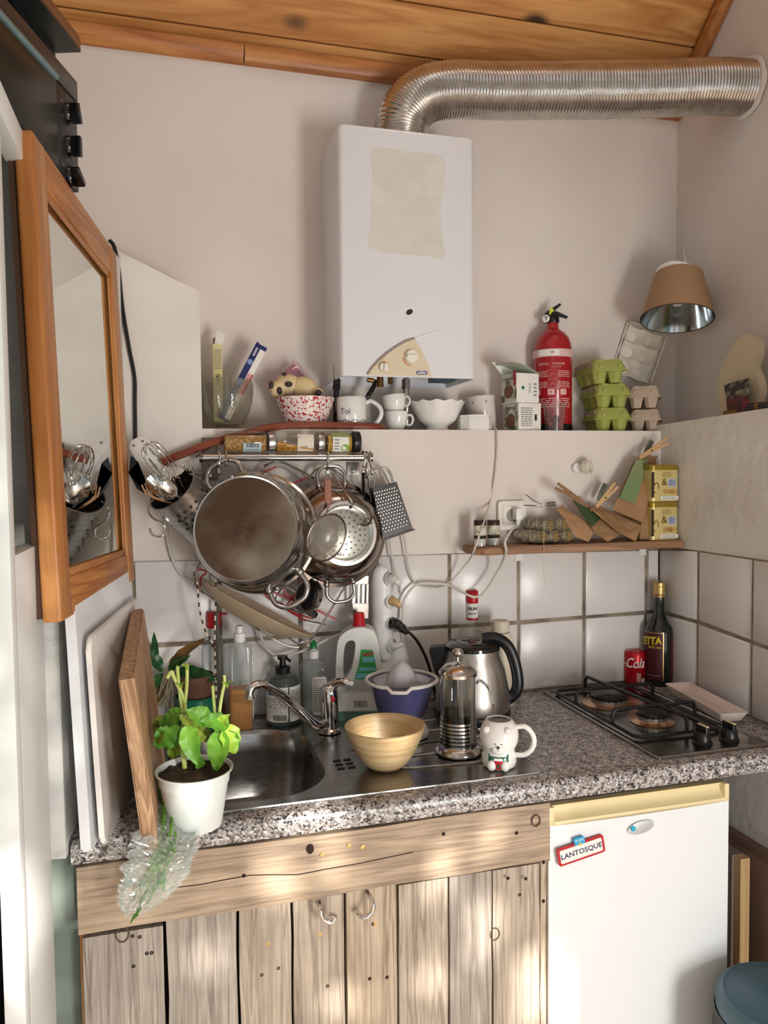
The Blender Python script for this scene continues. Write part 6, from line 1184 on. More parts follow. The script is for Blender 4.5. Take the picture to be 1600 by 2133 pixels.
# clip lamp
lc = at(1410, 622, X=0.03); t = T('clip_lamp', 'tan cone lamp shade with silver lining clipped in the wall corner', 'lamp', lc)
bpy.context.view_layer.update()
top, bot = zat(1419, 566, lc)-lc, zat(1410, 664, lc)-lc
axd = (top-bot); axd = (axd.normalized()+V((0.08, 0.20, 0))).normalized(); s = mpp(lc); Ls = 98*s
mm = frame(bot, axd); ro, ri = 73*s, 48*s
bm = B(); lathe(bm, [(ro, 0), (ri, Ls)], 48, mm, cap=False); O('shade', bm, mat('shade_tan', '#a58464', 0.75, bump=0.1, bs=300, bd=0.001), t)
bm = B(); lathe(bm, [(ro*0.985, 0.0005), (ri*0.97, Ls-0.001), (0.006, Ls-0.004)], 48, mm, cap=False); O('lining', bm, mat('lining_silver', '#c9ced0', 0.12, 1.0), t)
bm = B(); tube(bm, [mm @ V((ro*cos(a), ro*sin(a), 0)) for a in [2*pi*k/48 for k in range(48)]], 0.0016, 6, closed=True); O('rim_edge', bm, mat('rim_dark', '#4c3d33', 0.5), t)
bm = B(); lathe(bm, [(0.0, Ls*0.28), (0.012, Ls*0.32), (0.0185, Ls*0.5), (0.013, Ls*0.72), (0.012, Ls*0.95)], 24, mm); O('bulb', bm, mat('bulb_white', '#d6d5d0', 0.3), t)
bm = B(); surf(bm, lambda u, v: mm @ V((ri*0.98*cos(2.4+2.2*u), ri*0.98*sin(2.4+2.2*u), Ls+0.001+0.012*v*sin(pi*u))), 12, 3, th=0.001); O('top_plate', bm, WPL, t)
a, b = mm @ V((0, 0, Ls)), zat(1421, 524, lc)-lc
bm = B(); cyl(bm, a-axd*0.02, a+axd*0.012, 0.010, 12); tube(bm, [a, a+(b-a)*0.4+V((0.02, 0.0, 0)), b+V((0.02, 0.02, -0.01)), V((0.155, 0.10, 0.12))-V((lc.x, lc.y, 0))], 0.0045, 8); O('arm', bm, WPL, t)
bm = B(); prism(bm, [(-0.005, 0), (0.005, 0), (0.004, 0.035), (-0.004, 0.035)], 0.004, lay(b+V((0, -0.002, -0.03)), (1, 0, 0), (-0.15, 0, 1))); O('clip', bm, mat('clip_grey', '#a9a49b', 0.5), t)

# ================================================================== RAIL AND HANGING KITCHENWARE
YR = -0.052
ra = T('utensil_rail', 'steel hanging rail on wall brackets under the ledge', 'rail', at(595, 952, Y=YR)); L0 = V(ra.location)
e0, e1 = at(419, 953, Y=YR)-L0, at(772, 953, Y=YR)-L0
bm = B(); cyl(bm, e0, e1, 0.0088, 20); O('bar', bm, STEEL, ra)
for e in (e0, e1): bm = B(); cyl(bm, e-V((0.004, 0, 0)), e+V((0.004, 0, 0)), 0.0118, 20); O('end_cap', bm, DSTEEL, ra)
for x0, x1, y0, y1 in ((421, 452, 912, 1000), (722, 748, 963, 990)):
    a, b = at(x0, y1, Y=-0.002)-L0, at(x1, y0, Y=-0.002)-L0; bm = B(); box(bm, ((a.x+b.x)/2, a.y-0.001, (a.z+b.z)/2), (b.x-a.x, 0.003, b.z-a.z), bev=0.001); br = O('bracket', bm, DSTEEL, ra)
    bm = B(); cyl(bm, ((a.x+b.x)/2, a.y, 0), ((a.x+b.x)/2, 0, 0), 0.006, 12); O('standoff', bm, STEEL, br)
    c = V(((a.x+b.x)/2, a.y-0.003, a.z+0.012)); bm = B(); lathe(bm, [(0, 0), (0.006, 0), (0.005, 0.0025), (0, 0.003)], 14, frame(c, (0, -1, 0))); O('screw', bm, CHROME, br)
# spice jars lying on the rail
def spicejar(name, label, x0, x1, lid0, lidm, fillm, fill2=None):
    c = at((x0+x1)/2, 922, Y=-0.030); t = T(name, label, 'jar', (c.x, -0.031, L0.z+0.037)); s = mpp(c); r = 23*s; a, b = (x0-(x0+x1)/2)*s*1.03, (x1-(x0+x1)/2)*s*1.03; l0 = (lid0-(x0+x1)/2)*s*1.03
    mm = M(((0, 0, 1, 0), (1, 0, 0, 0), (0, 1, 0, 0), (0, 0, 0, 1))); bm = B(); lathe(bm, [(0, a), (r*0.92, a), (r, a+0.004), (r, l0-0.008), (r*0.86, l0)], 32, mm, cap=False); O('glass', bm, GLASS, t)
    bm = B(); lathe(bm, [(r*0.88, l0), (r*0.98, l0+0.002), (r*0.98, b-0.002), (r*0.94, b), (0, b)], 32, mm); O('lid', bm, lidm, t)
    bm = B(); lathe(bm, [(0, a+0.002), (r*0.93, a+0.003), (r*0.93, l0-0.006), (0, l0-0.006)], 28, mm)
    for v in bm.verts: v.co.z = min(v.co.z, r*0.55 if fill2 is None else r*(0.1-0.9*(v.co.x-a)/(l0-a)))
    O('spice', bm, fillm, t)
    return t, r, a, l0
SP = lambda n, a, b: mat(n, a, 0.8, c2=b, ns=170, nd=2, lo=0.42, hi=0.58, bump=0.6, bs=170, bd=0.004)
CYM = lambda r, off=0.0: (lambda q: V((q.x, -(r+0.0008)*cos(q.y/r), (r+0.0008)*sin(q.y/r))))
def jlabel(t, r, x0, x1, y0, y1, m, name='label'):
    bm = B(); surf(bm, lambda u, v: CYM(r)(V((x0+(x1-x0)*u, y0+(y1-y0)*v, 0))), 4, 8); return O(name, bm, m, t)
t, r, a, l0 = spicejar('spice_jar', 'left spice jar of brown seeds with silver lid lying on the rail', 468, 571, 556, BRUSH, SP('seed_brown', '#9a6a35', '#c79a5c')); lb = jlabel(t, r, a+0.045, a+0.088, -0.028, -0.004, mat('label_blue', '#b9cbd4', 0.5)); barcode(lb, a+0.052, a+0.082, -0.014, -0.004, INK, lambda q: CYM(r+0.0006)(q)); lines(lb, a+0.05, a+0.084, -0.026, -0.018, 2, INKGY, lambda q: CYM(r+0.0006)(q))
t, r, a, l0 = spicejar('spice_jar', 'middle spice jar half full of orange flakes with silver lid on the rail', 574, 673, 659, BRUSH, SP('flake_orange', '#a8691f', '#d9a247'), True); jlabel(t, r, a+0.052, a+0.092, -0.026, 0.020, mat('torn_label', '#ddd6c8', 0.7, c2='#b5a993', ns=60, lo=0.55, hi=0.62), 'torn_label')
t, r, a, l0 = spicejar('spice_jar', 'right spice jar with black lid and green white label on the rail', 678, 748, 733, BLACK, SP('corn_yellow', '#a87a26', '#d3a63e')); lb = jlabel(t, r, a+0.014, a+0.054, -0.028, 0.012, PAPER); jlabel(t, r, a+0.012, a+0.056, 0.013, 0.026, mat('label_sage', '#8d9a62', 0.6), 'green_band')
lines(lb, a+0.018, a+0.030, -0.022, 0.008, 4, INKGY, lambda q: CYM(r+0.0006)(q)); bm = B(); xs = [CYM(r+0.0006)(V((a+0.045+0.010*cos(k*pi/10), -0.016+0.010*sin(k*pi/10), 0))) for k in range(20)]; f = bm.faces.new([bm.verts.new(v) for v in xs]); O('green_dot', bm, mat('label_lime', '#7bb04a', 0.5), lb)
# hooks
def shook(label, x, y0, y1, Y0=YR, tw=0.0, r=0.0026, group='steel S-hooks on the rail', dx=0):
    a, b = at(x, y0, Y=Y0), at(x+dx, y1, Y=Y0-0.012); t = T('s_hook', label, 'hook', a); h = b-a; R0 = 0.0125
    q = [V((0, 0.010, -0.014)), V((0, 0.0115, -0.002)), V((0, 0, 0.0115-0.0)), V((0, -0.0125, -0.002)), V((h.x*0.5, -0.008, h.z*0.5)), V((h.x, h.y+0.010, h.z+0.010)), V((h.x, h.y+0.006, h.z-0.003)), V((h.x, h.y-0.006, h.z-0.002)), V((h.x, h.y-0.012, h.z+0.012))]
    q = [M.Rotation(tw, 4, 'Z') @ v for v in q]; bm = B(); tube(bm, cr(q, 6), r, 8); O('wire', bm, CHROME, t); return t
shook('S-hook at left end of rail holding the big pot handle', 455, 950, 985, tw=0.25); shook('spare S-hook beside the big pot hook', 470, 950, 968, tw=0.1); shook('S-hook in the rail middle holding colander and sieves', 682, 950, 990); shook('leftmost hook of the cluster at the right rail end', 757, 950, 985, tw=0.3); shook('middle hook of the cluster at the right rail end', 764, 950, 992, tw=-0.1); shook('rightmost hook of the cluster holding the grater', 771, 950, 985, tw=-0.3, dx=6)
t = T('s_hook', 'large loose S-hook dangling under the utensil holder', 'hook', at(330, 1060, Y=-0.10)); bm = B(); tube(bm, cr([at(x, y, Y=-0.10)-V(t.location) for x, y in ((322, 1040), (310, 1055), (310, 1070), (322, 1082), (340, 1092), (344, 1108), (334, 1117), (318, 1114), (311, 1100))], 6), 0.0026, 8); O('wire', bm, CHROME, t)
# big pot, base towards the viewer
def lathe_at(prof, o, ax, n=56, cap=True):
    bm = B(); lathe(bm, prof, n, frame((0, 0, 0), ax), cap=cap); return bm
ax = V((-0.36, -0.91, 0.17)).normalized(); bcn = at(510, 1100, Y=-0.205); R0 = 0.1265; dpt = 0.112; rc = bcn-ax*dpt
po_ = T('big_steel_pot', 'large steel cooking pot with brown stained base hanging from the rail', 'pot', rc)
FR = frame((0, 0, 0), ax)
pr = [(R0*0.90, dpt-0.0015), (R0*0.93, dpt), (R0*0.945, dpt-0.003), (R0*0.95, dpt-0.010), (R0*0.985, dpt-0.016), (R0*1.04, dpt-0.030), (R0*1.07, dpt-0.05), (R0*1.08, 0.02), (R0*1.08, 0.006), (R0*1.125, 0.002), (R0*1.13, -0.001), (R0*1.06, -0.001), (R0*1.05, 0.02), (R0*1.04, dpt-0.05), (R0*0.9, dpt-0.02), (0, dpt-0.02)]
bm = B(); lathe(bm, pr, 72, FR); O('body', bm, STEEL, po_)
bm = B(); lathe(bm, [(R0*0.925, -0.0018), (R0*0.90, 0), (0, 0)], 72); pb_ = O('base', bm, mat('stained_base', '#6e5a4c', 0.34, 0.85, c2='#8d8575', ns=7, nd=5, lo=0.45, hi=0.7, rv=0.1, bump=0.06, bs=70), po_, label='brown heat-stained base'); pb_.matrix_local = FR @ M.Translation((0, 0, dpt-0.0012))
_bm = MC['stained_base']; _tn = _bm.node_tree.nodes.new('ShaderNodeTangent'); _tn.direction_type = 'RADIAL'; _tn.axis = 'Z'; _bs = _bm.node_tree.nodes['Principled BSDF']; _bs.inputs['Anisotropic'].default_value = 0.75; _bm.node_tree.links.new(_tn.outputs[0], _bs.inputs['Tangent'])
for k in range(4):
    bm = B(); tube(bm, [M.Rotation(0.35, 4, 'Z') @ V((-0.045+0.03*k+x, y, 0.0004)) for x, y in rrect(0.022, 0.016, 0.003)], 0.0006, 4, closed=True); O('stamp', bm, DSTEEL, pb_)
def handle(par, c, n, d, hw, out, r, m, attach=0.03, nm='handle'):
    n = V(n).normalized(); d = V(d); d = (d-n*d.dot(n)).normalized(); w = n.cross(d)
    q = [c+d*0+w*hw, c+d*out*0.55+w*hw*1.02, c+d*out*0.93+w*hw*0.6, c+d*out, c+d*out*0.93-w*hw*0.6, c+d*out*0.55-w*hw*1.02, c-w*hw]
    bm = B(); tube(bm, cr(q, 6), r, 10); h_ = O(nm, bm, m, par)
    for s in (-1, 1): bm = B(); ball(bm, c+w*hw*s-d*0.004, (r*1.7, r*1.7, r*1.9), 10, 8); O('lug', bm, m, h_)
    return h_
hd = at(455, 970, Y=-0.06)-rc
dh = (hd-ax*hd.dot(ax)).normalized()
handle(po_, dh*R0*1.08+ax*0.018, ax, dh, 0.042, 0.055, 0.0062, STEEL); handle(po_, -dh*R0*1.08+ax*0.018, ax, -dh, 0.042, 0.055, 0.0062, STEEL)
# colander
ax2 = V((0.10, -0.985, 0.08)).normalized(); c2 = at(698, 1112, Y=-0.062); R2 = 0.122; d2 = 0.078
co = T('colander', 'steel footed colander with two loop handles hanging from the rail', 'colander', c2); F2 = frame((0, 0, 0), ax2)
pr = [(R2*1.07, 0), (R2*1.08, 0.003), (R2, 0.006), (R2*0.97, 0.02), (R2*0.88, 0.045), (R2*0.72, d2-0.012), (R2*0.5, d2-0.003), (0, d2)]
bm = B(); lathe(bm, pr, 64, F2, cap=False); O('bowl', bm, mat('colander_steel', '#a79f9a', 0.16, 1.0, c2='#8f8078', ns=4, rv=0.06), co)
bm = B(); lathe(bm, [(R2*0.60, d2-0.014), (R2*0.64, d2+0.006), (R2*0.63, d2+0.009), (R2*0.57, d2+0.009), (R2*0.53, d2-0.006)], 56, F2); O('foot_ring', bm, STEEL, co)
bm = B(); lathe(bm, [(R2*0.53, d2-0.004), (R2*0.46, d2+0.001), (0, d2+0.002)], 48, F2); O('perforated_base', bm, mat('base_pale', '#c9cbc3', 0.3, 0.7), co)
bm = B()
for ri in range(1, 5):
    for k in range(6*ri): a = 2*pi*k/(6*ri)+ri*0.3; lathe(bm, [(0, 0), (0.0019, 0), (0, 0.0005)], 7, F2 @ M.Translation((R2*0.105*ri*cos(a), R2*0.105*ri*sin(a), d2+0.0022-0.0009*(ri > 3))))
for k in range(40): a = 2*pi*k/40; lathe(bm, [(0, 0), (0.0018, 0), (0, 0.0005)], 7, F2 @ frame((R2*0.93*cos(a), R2*0.93*sin(a), 0.034), (cos(a), sin(a), 0.5)))
O('drain_holes', bm, INK, co, kind='stuff')
hd = at(690, 985, Y=-0.06)-c2; hd = (hd-ax2*hd.dot(ax2)).normalized()
handle(co, hd*R2*1.03+ax2*0.006, ax2, hd, 0.034, 0.042, 0.0045, STEEL); handle(co, -hd*R2*1.03+ax2*0.006, ax2, -hd, 0.034, 0.042, 0.0045, STEEL)
# sieves
MESH = glass('sieve_mesh', '#b9b2aa', 0.25, 0.3, 1.6)
def sieve(name, label, cx, cy, r, Y, nrm, hpts, bulge, ears=True):
    c = at(cx, cy, Y=Y); t = T(name, label, 'sieve', c); f = frame((0, 0, 0), nrm)
    bm = B(); tube(bm, [f @ V((r*cos(a), r*sin(a), 0)) for a in [2*pi*k/40 for k in range(40)]], 0.0022, 8, closed=True); O('ring', bm, DSTEEL, t)
    bm = B(); lathe(bm, [(r*0.98, 0), (r*0.9, bulge*0.35), (r*0.66, bulge*0.78), (r*0.3, bulge*0.97), (0, bulge)], 40, f, cap=False); O('mesh', bm, MESH, t)
    bm = B(); tube(bm, cr([v-c for v in hpts], 6), 0.0019, 8); O('wire_handle', bm, STEEL, t)
    if ears:
        for a in (3.9, 5.6): bm = B(); b_ = f @ V((r*cos(a), r*sin(a), 0)); e = f @ V((r*1.16*cos(a), r*1.16*sin(a), 0)); tube(bm, cr([b_+V((0.004, 0, 0)), e+V((0.003, -0.003, 0)), e-V((0.004, 0, 0)), b_-V((0.005, 0, 0))], 4), 0.0013, 6); O('rest_loop', bm, STEEL, t)
    return t, c
t, c = sieve('brown_handled_sieve', 'fine sieve with brown handle hanging in front of the colander', 681, 1120, 0.056, -0.205, V((-0.45, 0.85, 0.25)), [at(683, 1050, Y=-0.17), at(681, 1066, Y=-0.19), at(676, 1074, Y=-0.20)], 0.034)
pts = [(676, 997), (690, 997), (692, 1040), (684, 1062), (676, 1040)]; v = [at(x, y, Y=-0.165)-c for x, y in pts]
bm = B(); va = [bm.verts.new(p_) for p_ in v]; vb_ = [bm.verts.new(p_+V((0, 0.006, 0))) for p_ in v]; bm.faces.new(va); bm.faces.new(vb_[::-1])
for i in range(5): bm.faces.new((va[i], va[(i+1) % 5], vb_[(i+1) % 5], vb_[i]))
bmesh.ops.bevel(bm, geom=bm.edges[:], offset=0.0012, segments=1, affect='EDGES'); O('grip', bm, mat('grip_brown', '#8b4a26', 0.4), t, label='brown plastic grip')
a, b = at(683, 1001, Y=-0.167)-c, at(683, 1010, Y=-0.167)-c; bm = B(); tube(bm, [a+V((0.0028, 0, 0)), b+V((0.0028, 0, 0)), b-V((0.0028, 0, 0)), a-V((0.0028, 0, 0))], 0.0009, 6, closed=True); O('grip_slot', bm, CHROME, t)
bm = B(); tube(bm, [at(682, 990, Y=-0.075)-c, at(683, 998, Y=-0.163)-c], 0.0014, 6); O('hang_loop', bm, CHROME, t)
sieve('tea_strainer', 'small dark tea strainer hanging right of the brown handled sieve', 752, 1070, 0.031, -0.15, V((0.75, 0.55, 0.35)), [at(690, 985, Y=-0.08), at(712, 1015, Y=-0.12), at(733, 1045, Y=-0.15), at(738, 1052, Y=-0.15)], 0.032)
# box grater
g = [at(x, y, Y=-0.075) for x, y in ((776, 1016), (826, 1003), (861, 1104), (796, 1126))]
gr = T('box_grater', 'black looking steel box grater hanging from the rightmost hook', 'grater', g[0]); GL = V(gr.location); w = [p_-GL for p_ in g]; back = V((0, 0.055, -0.004))
bm = B(); va = [bm.verts.new(p_) for p_ in w]; vb_ = [bm.verts.new(p_+back*k) for p_, k in zip(w, (0.6, 0.6, 1, 1))]
bm.faces.new(va); 
for i in (0, 1, 3): bm.faces.new((va[i], va[(i+1) % 4], vb_[(i+1) % 4], vb_[i]))
bm.faces.new(vb_[::-1]); GRM = mat('grater_steel', '#1e1b1a', 0.3, 0.6); O('body', bm, GRM, gr, flat=True)
bm = B()
for i in range(9):
    for j in range(13):
        u, v = (i+0.5+(0.5 if j % 2 else 0))/10, (j+1.6)/16; c = w[0].lerp(w[1], u).lerp(w[3].lerp(w[2], u), v); lathe(bm, [(0.0030, 0), (0.0024, 0.0012), (0.0009, 0.0016)], 8, frame(c+V((0, -0.0003, 0)), (0.05, -1, 0.1)))
O('grating_teeth', bm, mat('teeth_bright', '#c4c0bb', 0.15, 1.0), gr, kind='stuff')
bm = B(); tube(bm, [w[3]+V((-0.002, -0.002, 0)), w[2]+V((0.003, -0.002, 0.002))], 0.0024, 8); O('bottom_edge', bm, STEEL, gr)
bm = B(); tube(bm, cr([w[0]*1+V((0.010, 0.02, -0.002)), at(782, 990, Y=-0.055)-GL, at(776, 978, Y=-0.055)-GL, at(800, 974, Y=-0.055)-GL, at(812, 984, Y=-0.055)-GL, w[1]+V((-0.004, 0.02, 0.0))], 4), 0.0032, 8); O('handle', bm, STEEL, gr)
# black-handled utensils hanging in the cluster
for nm, lab, q, wd, m in (('black_handled_knife', 'black handled utensil hanging at the right rail end behind the grater', [(756, 985), (757, 1005), (758, 1045)], 0.007, BLACK), ('steel_skewer_spoon', 'thin steel spoon handle hanging beside the grater', [(765, 985), (771, 1030), (778, 1075), (783, 1110)], 0.0035, STEEL)):
    p0 = at(*q[0], Y=-0.062); t = T(nm, lab, 'utensil', p0); bm = B(); tube(bm, [at(x, y, Y=-0.062)-p0 for x, y in q], wd, 10, flat=(1, 0.5)); O('handle', bm, m, t)
    bm = B(); tube(bm, [p0-p0+V((0.005*cos(a), 0, 0.007*sin(a))) for a in [2*pi*k/14 for k in range(14)]], 0.0012, 6, closed=True); O('hang_eye', bm, STEEL, t)
# wire dish rack
dk = T('wire_dish_rack', 'chrome and red wire rack hung askew behind the pots', 'dish rack', at(600, 1150, Y=-0.03)); DL = V(dk.location)
def wire(pts, r, m, nm='wire', cl=False, n=5): bm = B(); tube(bm, cr([at(x, y, Y=Y)-DL for x, y, Y in pts], n, closed=cl), r, 7, closed=cl); return O(nm, bm, m, dk)
wire([(560, 966, -0.03), (590, 964, -0.03), (660, 1000, -0.03), (760, 1060, -0.03), (770, 1090, -0.04), (735, 1190, -0.06), (660, 1315, -0.09), (630, 1337, -0.09), (605, 1332, -0.09), (430, 1240, -0.07), (405, 1200, -0.06), (412, 1180, -0.05), (480, 1080, -0.03), (540, 985, -0.03)], 0.0026, CHROME, 'frame', True)
wire([(418, 1232, -0.075), (520, 1300, -0.10), (600, 1345, -0.11), (640, 1342, -0.11), (655, 1325, -0.10)], 0.0022, CHROME, 'front_edge')
wire([(640, 1000, -0.032), (665, 975, -0.032), (705, 985, -0.032), (770, 1045, -0.032)], 0.0022, CHROME, 'loop')
wire([(540, 1000, -0.03), (585, 972, -0.028), (640, 1010, -0.028), (690, 1050, -0.028)], 0.0022, DSTEEL, 'loop')
for k in range(6):
    a = (615+22*k, 1345-38*k); wire([(a[0]-75+5*k, a[1]-60+6*k, -0.035), (a[0], a[1]-14, -0.06)], 0.0019, (CHROME, RED)[k % 2], 'cross_wire')
for k in range(4): wire([(580+24*k, 1190+16*k, -0.034), (560+24*k-10, 1235+16*k, -0.034), (600+26*k, 1265+12*k, -0.036)], 0.0019, (RED, DSTEEL)[k % 2], 'bent_wire')
for q in ([(412, 1187), (420, 1187), (430, 1192), (419, 1203), (417, 1222)], [(570, 1215), (610, 1180), (660, 1140)], [(560, 1230), (640, 1262), (700, 1290)], [(585, 1215), (600, 1240), (640, 1262)], [(620, 1185), (680, 1210), (715, 1215)], [(545, 985), (575, 972)], [(590, 1015), (640, 995)]): wire([(x, y, -0.04) for x, y in q], 0.0024, mat('red_wire', '#b01c2a', 0.35), 'red_wire')
# beige oval dish in the rack
c = at(535, 1272, Y=-0.105); xdir = (at(648, 1330, Y=-0.10)-at(418, 1212, Y=-0.10)); Ld = xdir.length; t = T('beige_oval_dish', 'beige oval serving dish lying tilted in the wire rack under the big pot', 'dish', mw=lay(c, xdir, V((0.25, 0.95, -0.10))))
zc = t.matrix_world.col[2].xyz
sg = 1 if zc.z > 0 else -1
pr = [(0.0, -0.030), (0.50, -0.030), (0.58, -0.028), (0.88, -0.006), (1.0, 0.006), (0.98, 0.008), (0.86, -0.002), (0.55, -0.023), (0, -0.025)]
bm = B(); lathe(bm, [(a*Ld/2, b*sg) for a, b in pr], 48, M.Diagonal((1, 0.46, 1, 1))); O('dish', bm, mat('dish_beige', '#b8a58c', 0.35, c2='#a8957c', ns=6), t)
# sink plugs in the rack
for i, (x, y, r, nz, lab) in enumerate(((641, 1240, 0.041, V((-0.75, -0.6, 0.25)), 'black and steel sink strainer plug in the wire rack'), (637, 1272, 0.030, V((-0.3, -0.35, 0.9)), 'flat black plug clip below the strainer plug in the rack'))):
    c = at(x, y, Y=-0.085); t = T('sink_plug', lab, 'plug', c); f = frame((0, 0, 0), nz)
    if i == 0:
        bm = B(); lathe(bm, [(0, 0.006), (r*0.78, 0.006), (r*0.86, 0.003), (r, 0.002), (r, -0.008), (r*0.8, -0.014), (0, -0.014)], 36, f); O('steel_rim', bm, STEEL, t); bm = B(); lathe(bm, [(r*0.86, 0.0035), (r*0.7, 0.009), (0, 0.010)], 32, f); O('rubber_face', bm, BLACK, t)
    else:
        bm = B(); prism(bm, rrect(0.062, 0.016, 0.006), 0.004, lay((0, 0, 0), xdir, (0, 0.3, 1))); O('bar', bm, BLACK, t); bm = B(); tube(bm, [at(x_, y_, Y=-0.09)-c for x_, y_ in ((612, 1256), (658, 1287), (662, 1279), (655, 1270))], 0.0016, 6); O('wire_clip', bm, DSTEEL, t)
# slotted turner hanging
c = at(750, 1200, Y=-0.05); t = T('slotted_turner', 'steel slotted turner hanging beside the power strip', 'turner', c); q = lambda x, y: at(x, y, Y=-0.05)-c
for (a, b) in ((735, 741), (746, 750), (755, 760), (764, 768)):
    bm = B(); v = [q(a, 1216), q(b, 1216), q(b-1, 1258), q(a-1, 1258)]; prism(bm, [(p_.x, p_.z) for p_ in v], 0.0016, M(((1, 0, 0, 0), (0, 0, 1, 0), (0, 1, 0, 0), (0, 0, 0, 1)))); O('slat', bm, DSTEEL, t)
for ys in ((1200, 1217), (1257, 1288)):
    bm = B(); v = [q(735, ys[0]), q(768, ys[0]), q(767, ys[1]), q(736, ys[1])]; prism(bm, [(p_.x, p_.z) for p_ in v], 0.0016, M(((1, 0, 0, 0), (0, 0, 1, 0), (0, 1, 0, 0), (0, 0, 0, 1)))); O('blade', bm, DSTEEL, t)
bm = B(); tube(bm, [q(752, 1202), q(754, 1160), q(756, 1090), q(758, 1010)], 0.005, 10, flat=(1, 0.5)); O('handle', bm, BLACK, t)
# utensil holder
hax = V((-0.60, -0.45, 0.66)).normalized(); hc = at(358, 1018, Y=-0.125); rh = 0.060; Lh = 0.155
uh = T('utensil_holder', 'perforated steel utensil cylinder tilted towards the mirror at the left rail end', 'holder', hc-hax*Lh); FH = frame((0, 0, 0), hax)
bm = B(); lathe(bm, [(rh*0.97, 0), (rh, 0.002), (rh, Lh-0.002), (rh*1.02, Lh), (rh*0.97, Lh), (rh*0.96, 0.004)], 48, FH, cap=False); lathe(bm, [(rh*0.97, 0.002), (0, 0.002)], 48, FH, cap=False); O('cylinder', bm, BRUSH, uh)
bm = B()
for k in range(22):
    for j in range(8):
        a = 2*pi*(k+0.5*(j % 2))/22
        if (k % 11) in (0, 5, 6): continue
        lathe(bm, [(0, 0), (0.0042, 0), (0, 0.0004)], 10, FH @ frame((rh*1.002*cos(a), rh*1.002*sin(a), 0.020+0.0145*j), (cos(a), sin(a), 0)))
O('drain_holes', bm, INK, uh, kind='stuff')
bm = B(); tube(bm, cr([FH @ V((0, rh, Lh)), at(420, 990, Y=-0.07)-V(uh.location), at(424, 960, Y=-0.06)-V(uh.location), at(418, 946, Y=-0.055)-V(uh.location), at(408, 952, Y=-0.045)-V(uh.location)], 6), 0.0018, 8); O('hanger_wire', bm, DSTEEL, uh)
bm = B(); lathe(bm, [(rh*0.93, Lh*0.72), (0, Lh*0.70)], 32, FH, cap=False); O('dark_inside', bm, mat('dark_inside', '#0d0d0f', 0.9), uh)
inside = hc-hax*0.08
def tool(name, label, cat, p0): return T(name, label, cat, p0)
# whisk
wc = at(328, 955, Y=-0.17); wa = (wc-(inside+V((0.01, 0, 0)))).normalized(); t = tool('balloon_whisk', 'steel balloon whisk standing in the utensil holder', 'whisk', wc); FWk = frame((0, 0, 0), wa)
for k in range(5):
    a = pi*k/5; pts = []
    for i in range(17): u = pi*i/16; x = 0.038*cos(u); pts.append(FWk @ V((x*cos(a)*(0.55+0.45*sin(u)), x*sin(a)*(0.55+0.45*sin(u)), -0.035+0.078*sin(u)-(0.03 if i in (0, 16) else 0))))
    bm = B(); tube(bm, cr(pts, 2), 0.0011, 6); O('loop_wire', bm, CHROME, t)
bm = B(); tube(bm, [FWk @ V((0, 0, -0.05)), inside-wc], 0.006, 10); O('handle', bm, STEEL, t)
# cocktail strainer with coil spring
sc_ = at(352, 985, Y=-0.175); t = tool('spring_strainer', 'round bar strainer with coiled spring rim in the utensil holder', 'strainer', sc_); fs = frame((0, 0, 0), V((-0.2, -0.35, 0.9)))
pts = [fs @ V(((0.036+0.0042*cos(24*u*1.0))*cos(u), (0.036+0.0042*cos(24*u))*sin(u), 0.0042*sin(24*u))) for u in [k*2*pi/240 for k in range(200)]]
bm = B(); tube(bm, pts, 0.0007, 5); O('coil', bm, CHROME, t); bm = B(); lathe(bm, [(0.034, 0.001), (0.02, 0.002), (0, 0.002)], 28, fs); O('plate', bm, STEEL, t); bm = B(); tube(bm, [fs @ V((0.01, 0.01, 0)), inside+V((0.015, 0, 0))-sc_], 0.004, 8); O('handle', bm, STEEL, t)
# scalloped serving spoon
sp_ = at(338, 1018, Y=-0.195); t = tool('scalloped_spoon', 'broad serving spoon with scalloped edge in the utensil holder', 'spoon', sp_); sa = (at(316, 1003, Y=-0.20)-at(362, 1040, Y=-0.185)); fs = lay((0, 0, 0), sa, V((0.4, -0.3, 0.75)))
bm = B(); surf(bm, lambda u, v: fs @ V(((0.036*v*(1+0.06*abs(sin(7*pi*u)))*cos(2*pi*u)), 0.023*v*(1+0.08*abs(sin(7*pi*u)))*sin(2*pi*u), 0.010*v*v)), 56, 8, cu=True, th=0.0012); O('bowl', bm, STEEL, t); bm = B(); tube(bm, [fs @ V((-0.03, 0, 0.006)), inside-sp_], 0.004, 8); O('handle', bm, STEEL, t)
# fork
fk = at(396, 978, Y=-0.135); t = tool('steel_fork', 'steel fork standing at the right of the utensil holder', 'fork', fk); fa_ = (fk-(inside+V((0.03, 0.01, 0)))).normalized(); fs = lay((0, 0, 0), fa_.cross(V((0.1, -1, 0.1))), fa_)
for k in range(4): bm = B(); tube(bm, [fs @ V((-0.0085+0.0057*k, 0.026, 0.001)), fs @ V((-0.0085+0.0057*k, 0.0, 0)), fs @ V((-0.006+0.004*k, -0.014, 0))], 0.0014, 6); O('tine', bm, STEEL, t)
bm = B(); tube(bm, [fs @ V((0, -0.012, 0)), fs @ V((0, -0.03, 0)), inside+V((0.03, 0.01, 0))-fk], [0.008, 0.004, 0.004], 8, flat=(1, 0.4)); O('neck', bm, STEEL, t)
